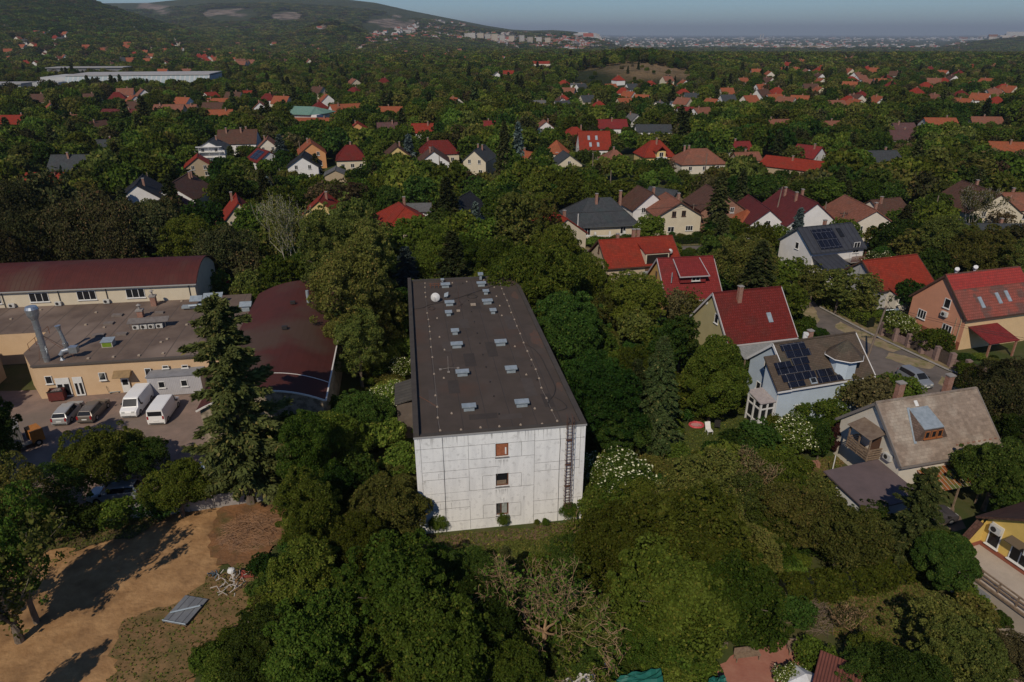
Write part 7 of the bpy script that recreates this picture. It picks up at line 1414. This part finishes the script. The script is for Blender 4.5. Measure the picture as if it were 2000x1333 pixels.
bare(1062,1262,6.6,5.2,TWIG,'spreading half dead tree with bare tan branches at the bottom centre',3,7,.70,.04,2600,'green',.17,.31,.20,ls=.16)
bare(1150,1120,4.0,2.6,TWIG,'smaller bare branched tree right below the white panel block',12,5,.6,.1,3200,'green',.08,.34,ls=.17)
bare(575,572,15,4.6,BARKL,'nearly leafless white birch with bright branches behind the arched red roof',5,6,.42,.35,5200,'olive',.18,.24,.10,'birch_tree',ls=.16)
bare(1450,1010,4.8,2.6,TWIG,'twiggy brown shrub tree right of the large green crowns',8,6,.45,.3,4200,'brown',.06,.34,ls=.13)
bare(40,1255,9,3.6,BARK,'dark multi stemmed tree leaning over the sandy yard at the left edge',9,5,.45,.3,9000,'olive',.26,.3,ls=.22)
bare(1500,1010,3.4,2.2,TWIG,'low twiggy brown bush left of the olive green garden trees',15,5,.5,.3,3000,'brown',.05,.34,ls=.13)
bare(1660,1240,1.9,1.4,TWIG,'small leafless bush beside the dry lawn',18,5,.5,.3,700,'brown',.04,.34,ls=.1)
bare(1885,470,11,3.8,BARKL,'pale birch in front of the upper right cream gable',21,6,.42,.35,4200,'olive',.15,.24,.10,'birch_tree',ls=.2)
bare(822+800-100,300,9,3,BARKL,'thin pale tree between the crimson roof and the long red roof',23,5,.4,.4,1500,'olive',.12,.26,.1,'birch_tree',ls=.25)
bare(1150,1330,3.4,2.4,TWIG,'bare twiggy shrub above the crumpled white sheet',29,5,.7,.1,1400,'green',.07,.34,ls=.14)
# trees out of frame on the left whose shadows fall across the yard
for a in [(-60,.5,1),]: pass
for (x,y,r,k,mk,h) in [(-47,36.5,3.6,'walnut','dark',9),(-44,44,3.0,'loose','olive',8),(-52,50,3.6,'walnut','dark',9),(-64,60,4.2,'walnut','dark',12),(-70,72,4.0,'con','pine',13),(-40.5,33.0,2.6,'loose','olive',8.5),(-31.5,26.5,1.6,'tall','green',8)]: plant(x,y,r,k,mk,h=h)
# hedge
def hedge(pts,w,h,label,mk,n,px=True):
    q=[P(a,c_)[:2] for a,c_ in pts] if px else pts; g=np.random.default_rng(len(label)); x0,y0=q[0]; t=thing('hedge',label,'hedge',(x0,y0,0)); P_=[];N_=[]
    tot=sum(math.dist(q[i],q[i+1]) for i in range(len(q)-1))
    for i in range(len(q)-1):
        a,c_=q[i],q[i+1]; L_=math.dist(a,c_); m=int(n*L_/tot); s=g.uniform(0,1,m); dx,dy=(c_[0]-a[0])/L_,(c_[1]-a[1])/L_; ang=g.uniform(-.3,math.pi+.3,m); wob=1+.16*np.sin(s*L_*2.1)+.1*np.sin(s*L_*5)
        off=np.cos(ang)*w/2*wob; zz=np.clip(h*(.45+.55*np.sin(ang))*wob,0.02,9); zz=np.where(np.sin(ang)<.5,g.uniform(0,1,m)*h,zz); P_.append(np.stack([a[0]-x0+dx*s*L_-dy*off,a[1]-y0+dy*s*L_+dx*off,zz],1)); N_.append(np.stack([-dy*np.cos(ang),dx*np.cos(ang),np.sin(ang)],1))
    pos=np.concatenate(P_)+g.normal(size=(sum(len(a) for a in P_),3))*.05; link('foliage',quads('hedge',pos,np.concatenate(N_),g.uniform(.08,.2,len(pos)),1.4,LM[mk],.7,3),t)
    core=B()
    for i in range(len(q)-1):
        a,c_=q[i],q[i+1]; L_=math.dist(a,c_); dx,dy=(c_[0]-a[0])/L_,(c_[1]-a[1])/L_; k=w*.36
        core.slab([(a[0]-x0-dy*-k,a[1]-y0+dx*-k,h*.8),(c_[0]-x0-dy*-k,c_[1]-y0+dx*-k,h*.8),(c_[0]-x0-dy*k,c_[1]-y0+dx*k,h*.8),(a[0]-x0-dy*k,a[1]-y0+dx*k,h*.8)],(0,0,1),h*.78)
    core.obj('branches',M('hedge_shade_core',(.012,.016,.008)),t); CLEAR.append([(a+dx,b_+dy) for (a,b_),(dx,dy) in zip(q+q[::-1],[(0,-w)]*len(q)+[(0,w)]*len(q))])  # solid slab under the leaves, near-black colour stands for shade inside the hedge
hedge([(1525,1170),(1600,1162),(1700,1145),(1790,1118)],1.7,1.7,'long clipped dark green hedge along the top of the dry lawn','green',15000)
hedge([(1310,478),(1375,474)],1.6,1.4,'green hedge in front of the cream gable house','dark',2500)
hedge([(1590,585),(1640,610),(1700,640)],1.6,1.8,'green hedge along the street under the tall olive trees','green',5000)
# ---- individual fill trees and the wood beyond
rb_=random.Random(3); BX=np.array([(b_[0]+(0 if b_[4]<130 else .08*(b_[2]-b_[0])*rb_.random()),b_[1],b_[2]-(0 if b_[4]<130 else .08*(b_[2]-b_[0])*rb_.random()),b_[3]-(0 if b_[4]<130 else (b_[3]-b_[1])*rb_.uniform(.08,.42)),b_[4]) for b_ in BOXES])
def blocked(x,y,r,h,z=0,f=.85):
    p=PX(x,y,z+h*.5); t_=PX(x,y,z+h); l_=PX(x,y,z+.3*h); rp=r*F/p[2]*f
    return bool(((BX[:,0]<p[0]+rp)&(BX[:,2]>p[0]-rp)&(BX[:,1]<l_[1])&(BX[:,3]>t_[1])&(BX[:,4]>y-1)).any())
CLB=[(min(p[0] for p in c),max(p[0] for p in c),min(p[1] for p in c),max(p[1] for p in c),c) for c in CLEAR]
def inclear(x,y,m=0):
    for a,b_,c_,d,poly in CLB:
        if a-m<x<b_+m and c_-m<y<d+m:
            if inpoly(x,y,poly) or (m and any(inpoly(x+m*math.cos(t),y+m*math.sin(t),poly) for t in (0,1.05,2.1,3.14,4.2,5.2))): return True
    return False
placed=[(t.location.x,t.location.y,t.scale.x if k!='con' else t.scale.x*.2) for t,_,_,_,k,_,_ in TREES]
def ingrid(y0,y1,sp,wmax=.80):
    y=y0; 
    while y<y1:
        s=sp(y); x=-wmax*y
        while x<wmax*y: yield x+random.uniform(-.42,.42)*s,y+random.uniform(-.42,.42)*s; x+=s
        y+=s*.88
KINDS=[('round','green',.22),('walnut','dark',.16),('walnut','green',.15),('round','olive',.14),('tall','green',.08),('tall','olive',.06),('cloud','pine',.04),('con','conifer',.05),('round','dark',.06),('round','fresh',.06),('walnut','fresh',.03),('loose','brown',.02)]
def pick():
    t=random.random()*sum(k[2] for k in KINDS)
    for k in KINDS:
        t-=k[2]
        if t<=0: return k
    return KINDS[0]
cnt=0; LIM=245
NW=[]
for x,y in ingrid(34,420,lambda y:5.6+y*.004):
    px_,py_,dp=PX(x,y,4)
    if px_<-90 or px_>2090 or py_>1420: continue
    if y>125 and nz(x,y,.045,21)>.62 and random.random()<.85: continue
    r=random.uniform(2.2,4.2)+min(y,300)*.003; k=pick(); h=r*random.uniform(1.9,2.5)
    ok=False
    for sc_r in (1.0,.62,.38):
        rr=r*sc_r
        if inclear(x,y,rr*.7): continue
        if y<130 and any((x-a)**2+(y-b_)**2<(.75*(rr+c_))**2 for a,b_,c_ in placed): continue
        if blocked(x,y,rr,h*sc_r): continue
        ok=True; break
    if not ok: continue
    if sc_r<.5 and k[0] in('con','cloud'): k=('round','green',0)
    NW.append((x,y,rr,k,h*sc_r))
NW.sort(key=lambda a:a[1]); rest=[]
for x,y,r,k,h in NW:
    if cnt<LIM and (k[0]!='flat'):
        if r<1.3: plant(x,y,r*1.1,'flat',k[1] if k[1] in('green','olive','dark','fresh','brown') else 'green'); 
        else: plant(x,y,r,k[0],k[1],h=h*(1.6 if k[0]=='con' else 1))
        cnt+=1
    else: rest.append((x,y,r,k,h))
# ---- labels of the plants
kindtxt=dict(round='broadleaf tree',walnut='dense round crowned tree',tall='tall loose crowned tree',oval='egg shaped tree',flat='low shrub',loose='sparse thin leaved tree',ball='clipped round bush',cloud='spreading pine',con='spruce',flower='white flowering bush')
mktxt=dict(green='mid green',dark='dark green',olive='olive green',fresh='bright green',brown='brownish',conifer='green',larch='light olive',pine='dark',blue='blue grey',purple='dark purple',yellow='yellow green')
from collections import defaultdict
grp=defaultdict(list)
for t,px_,py_,rpx,kind,mk,lab in TREES:
    if lab: t['label']=lab; continue
    b_=min(LAND,key=lambda l:(l[0]-px_)**2+(1.6*(l[1]-py_))**2); dx,dy=px_-b_[0],py_-b_[1]
    rel=('right of ' if dx>0 else 'left of ') if abs(dx)>1.2*abs(dy) else ('behind ' if dy<0 else 'in front of ')
    sz='very large ' if rpx>88 else 'large ' if rpx>55 else '' if rpx>30 else 'small '
    if math.hypot(dx,dy)<35: rel='close beside '
    grp[f"{sz}{mktxt[mk]} {kindtxt[kind]} {rel}{b_[2]}"].append((px_,py_,t,kind))
ORD=['leftmost','second from the left','third from the left','fourth from the left','fifth from the left','sixth from the left','seventh from the left','eighth from the left','ninth from the left','tenth from the left']+[w+' from the left' for w in 'eleventh twelfth thirteenth fourteenth fifteenth sixteenth seventeenth eighteenth nineteenth twentieth'.split()]
for lab,l in grp.items():
    if len(l)==1: l[0][2]['label']=lab; continue
    l.sort(key=lambda a:a[0])
    for i,(_,_,t,kind) in enumerate(l):
        o_=('left one, ' if i==0 else 'right one, ') if len(l)==2 else ('leftmost, ' if i==0 else 'rightmost, ' if i==len(l)-1 else ORD[min(i,19)]+', ')
        lb=o_+lab
        for w in (' crowned',' loose',' leaved',' round',' the'): 
            if len(lb.split())>16: lb=lb.replace(w,'',1)
        t['label']=lb; t['group']='trees and bushes '+lab.split(' tree ')[-1].split(' shrub ')[-1][:60]
fg=defaultdict(list)
for o in col.objects:
    if o.name.startswith('house') and o.get('group','').startswith('distant houses'): fg[o['label']].append((PX(*o.location)[0],o))
for lab,l in fg.items():
    if len(l)>1:
        l.sort(key=lambda a:a[0])
        for i,(_,o) in enumerate(l): o['label']=((ORD[i] if i<len(l)-1 else 'rightmost') if i<20 else ['further right','near the right end'][i%2])+', '+lab.replace('distant ','').replace(' with a','',1)
# ---- instanced woods (beyond counting) and undergrowth
def gn(name,label,cat,pts,rot,scl,pid,protos):
    me=bpy.data.meshes.new(name); n=len(pts); me.vertices.add(n); me.vertices.foreach_set('co',np.array(pts,'f').ravel())
    for nm,ty,dat in (('rz','FLOAT',np.array(rot,'f')),('sc','FLOAT_VECTOR',np.array(scl,'f').ravel()),('pid','INT',np.array(pid,'i'))):
        a=me.attributes.new(nm,ty,'POINT'); a.data.foreach_set('vector' if ty=='FLOAT_VECTOR' else 'value',dat)
    o=bpy.data.objects.new(name,me); col.objects.link(o); ng=bpy.data.node_groups.new(name,'GeometryNodeTree')
    ng.interface.new_socket('Geometry',in_out='INPUT',socket_type='NodeSocketGeometry'); ng.interface.new_socket('Geometry',in_out='OUTPUT',socket_type='NodeSocketGeometry')
    N=ng.nodes; L=ng.links; gi=N.new('NodeGroupInput'); go=N.new('NodeGroupOutput'); jo=N.new('GeometryNodeJoinGeometry')
    def at_(nm,dt): a=N.new('GeometryNodeInputNamedAttribute'); a.data_type=dt; a.inputs['Name'].default_value=nm; return a.outputs[0]
    cx=N.new('ShaderNodeCombineXYZ'); L.new(at_('rz','FLOAT'),cx.inputs[2]); pa=at_('pid','INT'); sa=at_('sc','FLOAT_VECTOR')
    for i,p in enumerate(protos):
        oi=N.new('GeometryNodeObjectInfo'); oi.inputs['Object'].default_value=p; oi.inputs['As Instance'].default_value=True
        cm=N.new('FunctionNodeCompare'); cm.data_type='INT'; cm.operation='EQUAL'; L.new(pa,cm.inputs[2]); cm.inputs[3].default_value=i
        ip_=N.new('GeometryNodeInstanceOnPoints'); L.new(gi.outputs[0],ip_.inputs['Points']); L.new(cm.outputs[0],ip_.inputs['Selection']); L.new(oi.outputs['Geometry'],ip_.inputs['Instance'])
        L.new(cx.outputs[0],ip_.inputs['Rotation']); L.new(sa,ip_.inputs['Scale']); L.new(ip_.outputs[0],jo.inputs[0])
    L.new(jo.outputs[0],go.inputs[0])
    m=o.modifiers.new('instances','NODES'); m.node_group=ng; o['kind']='stuff'; tag(o,label,cat); return o
def protoset(specs,lod):
    """real trees of the scene whose crown meshes the wood repeats"""
    out=[]
    for i,(shape,mk,x,y,r,h) in enumerate(specs):
        me=(conifer_mesh(lod,i%3) if shape=='con' else crown_mesh(shape,lod,i%3)).copy(); me.materials[0]=LM[mk]
        t=thing(nameof[shape],f"{mktxt[mk]} {kindtxt[shape]} "+['at the left','left of the middle','right of the middle','at the right','far left','far right','in the centre','beside the ochre quarry','near the factory','by the towers','a'][i%11]+(' of the middle distance wood' if lod==1 else ' of the far wood' if lod==0 else ' of the undergrowth'),catof.get(shape,'tree'),(x,y,float(TZ(x,y)) if y>420 else 0))
        t.scale=(r,r,r) if shape!='con' else (r*.7/.21,r*.7/.21,h*1.3); c=bpy.data.objects.new('crown',me); col.objects.link(c); c.parent=t
        if shape!='flat': link('trunk',trunk_mesh(shape,0) if shape!='con' else con_trunk(0),t)
        out.append(c)
    return out
SPC=[('round','green'),('walnut','dark'),('walnut','green'),('round','olive'),('tall','olive'),('con','conifer'),('round','yellow'),('cloud','pine'),('loose','brown'),('walnut','fresh')]
midp=protoset([(s,m,-150+40*i,430+7*i,3.4,7.5) for i,(s,m) in enumerate(SPC)],1)
farp=protoset([(s,m,-400+95*i,900+9*i,6,14) for i,(s,m) in enumerate(SPC)],0)
pts=[];rot=[];scl=[];pid=[]
look={('round','green'):0,('walnut','dark'):1,('walnut','green'):2,('round','olive'):3,('tall','olive'):4,('tall','green'):2,('con','conifer'):5,('cloud','pine'):7,('round','dark'):1,('round','fresh'):9,('walnut','fresh'):9,('loose','brown'):8}
def add(x,y,r,h,k,z):
    pts.append((x,y,z)); rot.append(random.uniform(0,6.28)); pid.append(len(SPC)-1-k if False else k); s=SPC[k]
    if s[0]=='con': scl.append((r*.8/.21,r*.8/.21,h*1.4))
    else: zz=h/(2*SH[s[0]][0]+.22); scl.append((r,r,zz))
for x,y,r,k,h in rest: add(x,y,r,h,look.get((k[0],k[1]),0),0)
for x,y in ingrid(421,760,lambda y:7.5+(y-420)*.006,.79):
    r=random.uniform(2.8,4.8); h=r*random.uniform(1.8,2.4); z=float(TZ(x,y)); ok=False
    q=PX(x,y,3)
    if nz(x,y,.03,22)>.7 and random.random()<.8: continue
    if 535<y<740 and abs(q[0]-1235)<115 and random.random()<.9: continue
    if 535<y<740 and abs(q[0]-1235)<115: r*=.55; h*=.5
    for s_ in (1,.5):
        if inclear(x,y,r*s_*.5) or blocked(x,y,r*s_,h*s_,z): continue
        ok=True; break
    if ok: add(x,y,r*s_,h*s_,random.choice([0,0,1,1,2,2,3,3,4,5,6,7,8,0,9,9,3]),z)
gn('mixed_wood','mixed trees filling the gardens of the middle distance between the houses','wood',pts,rot,scl,pid,midp)
pts=[];rot=[];scl=[];pid=[]
for x,y in ingrid(760,4200,lambda y:9+(y-760)*.0085,.78):
    z=float(TZ(x,y)); q=PX(x,y,z+3)
    if q[0]<-20 or q[0]>2020 : continue
    if ((q[0]-1230)/100)**2+((q[1]-150)/22)**2<1 and random.random()<.93: continue
    if any(((q[0]-a)/c_)**2+((q[1]-b_)/d)**2<1 for a,b_,c_,d in [(762,50,58,24),(450,30,60,15),(560,32,36,12),(318,24,26,10),(632,56,16,8),(985,76,30,12)]): continue
    if q[0]>1060 and q[0]<1880 and q[1]<103 and random.random()<.72: continue
    if 690<q[0]<1150 and u1(q[0])+2<q[1]<l1(q[0]) and random.random()<.5: continue
    sz_=1+(y-760)*.0011; r=random.uniform(4,7.0)*sz_; h=min(r*random.uniform(1.4,1.8),random.uniform(9,14))
    if y<2100 and (inclear(x,y,r*.3) or blocked(x,y,r*.7,h,z,.7)): continue
    add(x,y,r,h,random.choice([0,1,1,2,3,3,0,9,6,7,8] if q[0]>330 or q[1]>70 else [1,1,2,7,0,1]),z)
gn('far_wood','continuous wood of the far plain and the hill slopes','wood',pts,rot,scl,pid,farp)
# undergrowth
ugp=protoset([('flat','green',-9.5,62,1.3,1.4),('flat','dark',12.5,60,1.3,1.3),('flat','olive',13,43.5,1.2,1.3),('flat','fresh',-11.2,70,1.3,1.3)],2)
pts=[];rot=[];scl=[];pid=[]
for x,y in ingrid(31,150,lambda y:1.55+y*.006,.80):
    if inclear(x,y,.25): continue
    r=random.uniform(.7,1.6); h=r*random.uniform(.8,1.3)
    if blocked(x,y,r,h): r*=.4; h*=.4
    if blocked(x,y,r,h): continue
    pts.append((x,y,0)); rot.append(random.uniform(0,6.28)); scl.append((r,r,h/1.46)); pid.append(random.choice([0,0,0,1,1,1,2,2,3]))
gn('undergrowth','dense low shrubs and nettles between the trees','undergrowth',pts,rot,scl,pid,ugp)
# tufts on the mown and dry ground
tg_=np.random.default_rng(4); n=len(pts)
tuf=[]
for poly,nn_ in ((MOW,14000),(LAWN1,4000),(LAWN3,9000),(SANDP,2200),(ROUGH,1500),(ROUGH2,2500),(FRONT,2500),(BRUSHP,1200),(LAWN2,2500)):
    x0,x1=min(p[0] for p in poly),max(p[0] for p in poly); y0,y1=min(p[1] for p in poly),max(p[1] for p in poly); c_=0; tr_=0
    while c_<nn_ and tr_<nn_*4:
        tr_+=1; x,y=random.uniform(max(x0,-45),min(x1,60)),random.uniform(max(y0,28),y1)
        if poly is SANDP and nz(x,y,.5,8)<.45: continue
        if inpoly(x,y,poly): tuf.append((x,y,.26 if poly in (ROUGH,ROUGH2) else .18 if poly is SANDP else .05)); c_+=1
tuf=np.array(tuf); gm=quads('tufts',tuf,np.tile([0,0,1.],(len(tuf),1)),tg_.uniform(.05,.17,len(tuf)),1.6,LM['olive'],1.0,3); go_=bpy.data.objects.new('grass',gm); col.objects.link(go_); go_['kind']='stuff'; tag(go_,'tufts of grass on the mown strip, the lawns and the sandy yard','grass')
# weeds at the foot of the white facade
for px_,py_,r in ((983,1025,.6),(857,1038,.8),(1112,1014,.85),(1048,1022,.25),(1065,1025,.35)):
    x,y,_=P(px_,py_); w_=plant(x,y-.25,r,'flat','green',h=r*2.2,rpx=60); w_['label']={983:'round weed bush at the middle foot of the white facade',857:'leafy weed bush at the left foot of the white facade',1112:'leafy sapling at the right foot of the white facade below the ladder',1048:'tiny weed left of the sapling at the foot of the white facade',1065:'low weed just left of the sapling below the ladder'}[px_]
# pale stones along the trodden edge are part of the mulch; haze of the plain
hz=B().box(-34000,-400,-70,34000,43000,420); ho=hz.obj('haze',DARKM); ho['kind']='stuff'; tag(ho,'thin blue haze of the far plain','haze')
hm=bpy.data.materials.new('haze'); hm.use_nodes=True; N=hm.node_tree.nodes; N.clear(); out=N.new('ShaderNodeOutputMaterial'); pv_=N.new('ShaderNodeVolumePrincipled'); pv_.inputs['Color'].default_value=(.84,.92,1,1); pv_.inputs['Density'].default_value=.00007; pv_.inputs['Anisotropy'].default_value=.2
hm.node_tree.links.new(pv_.outputs[0],out.inputs['Volume']); ho.data.materials.clear(); ho.data.materials.append(hm)
for o in bpy.data.objects:
    l=o.get('label')
    if l and len(l.split())>16:
        w=l.split()
        for f in ('the','a','with','round','tree','of','large','dense','and'):
            while len(w)>16 and f in w[2:]: w.pop(2+w[2:].index(f))
        o['label']=' '.join(w[:16])
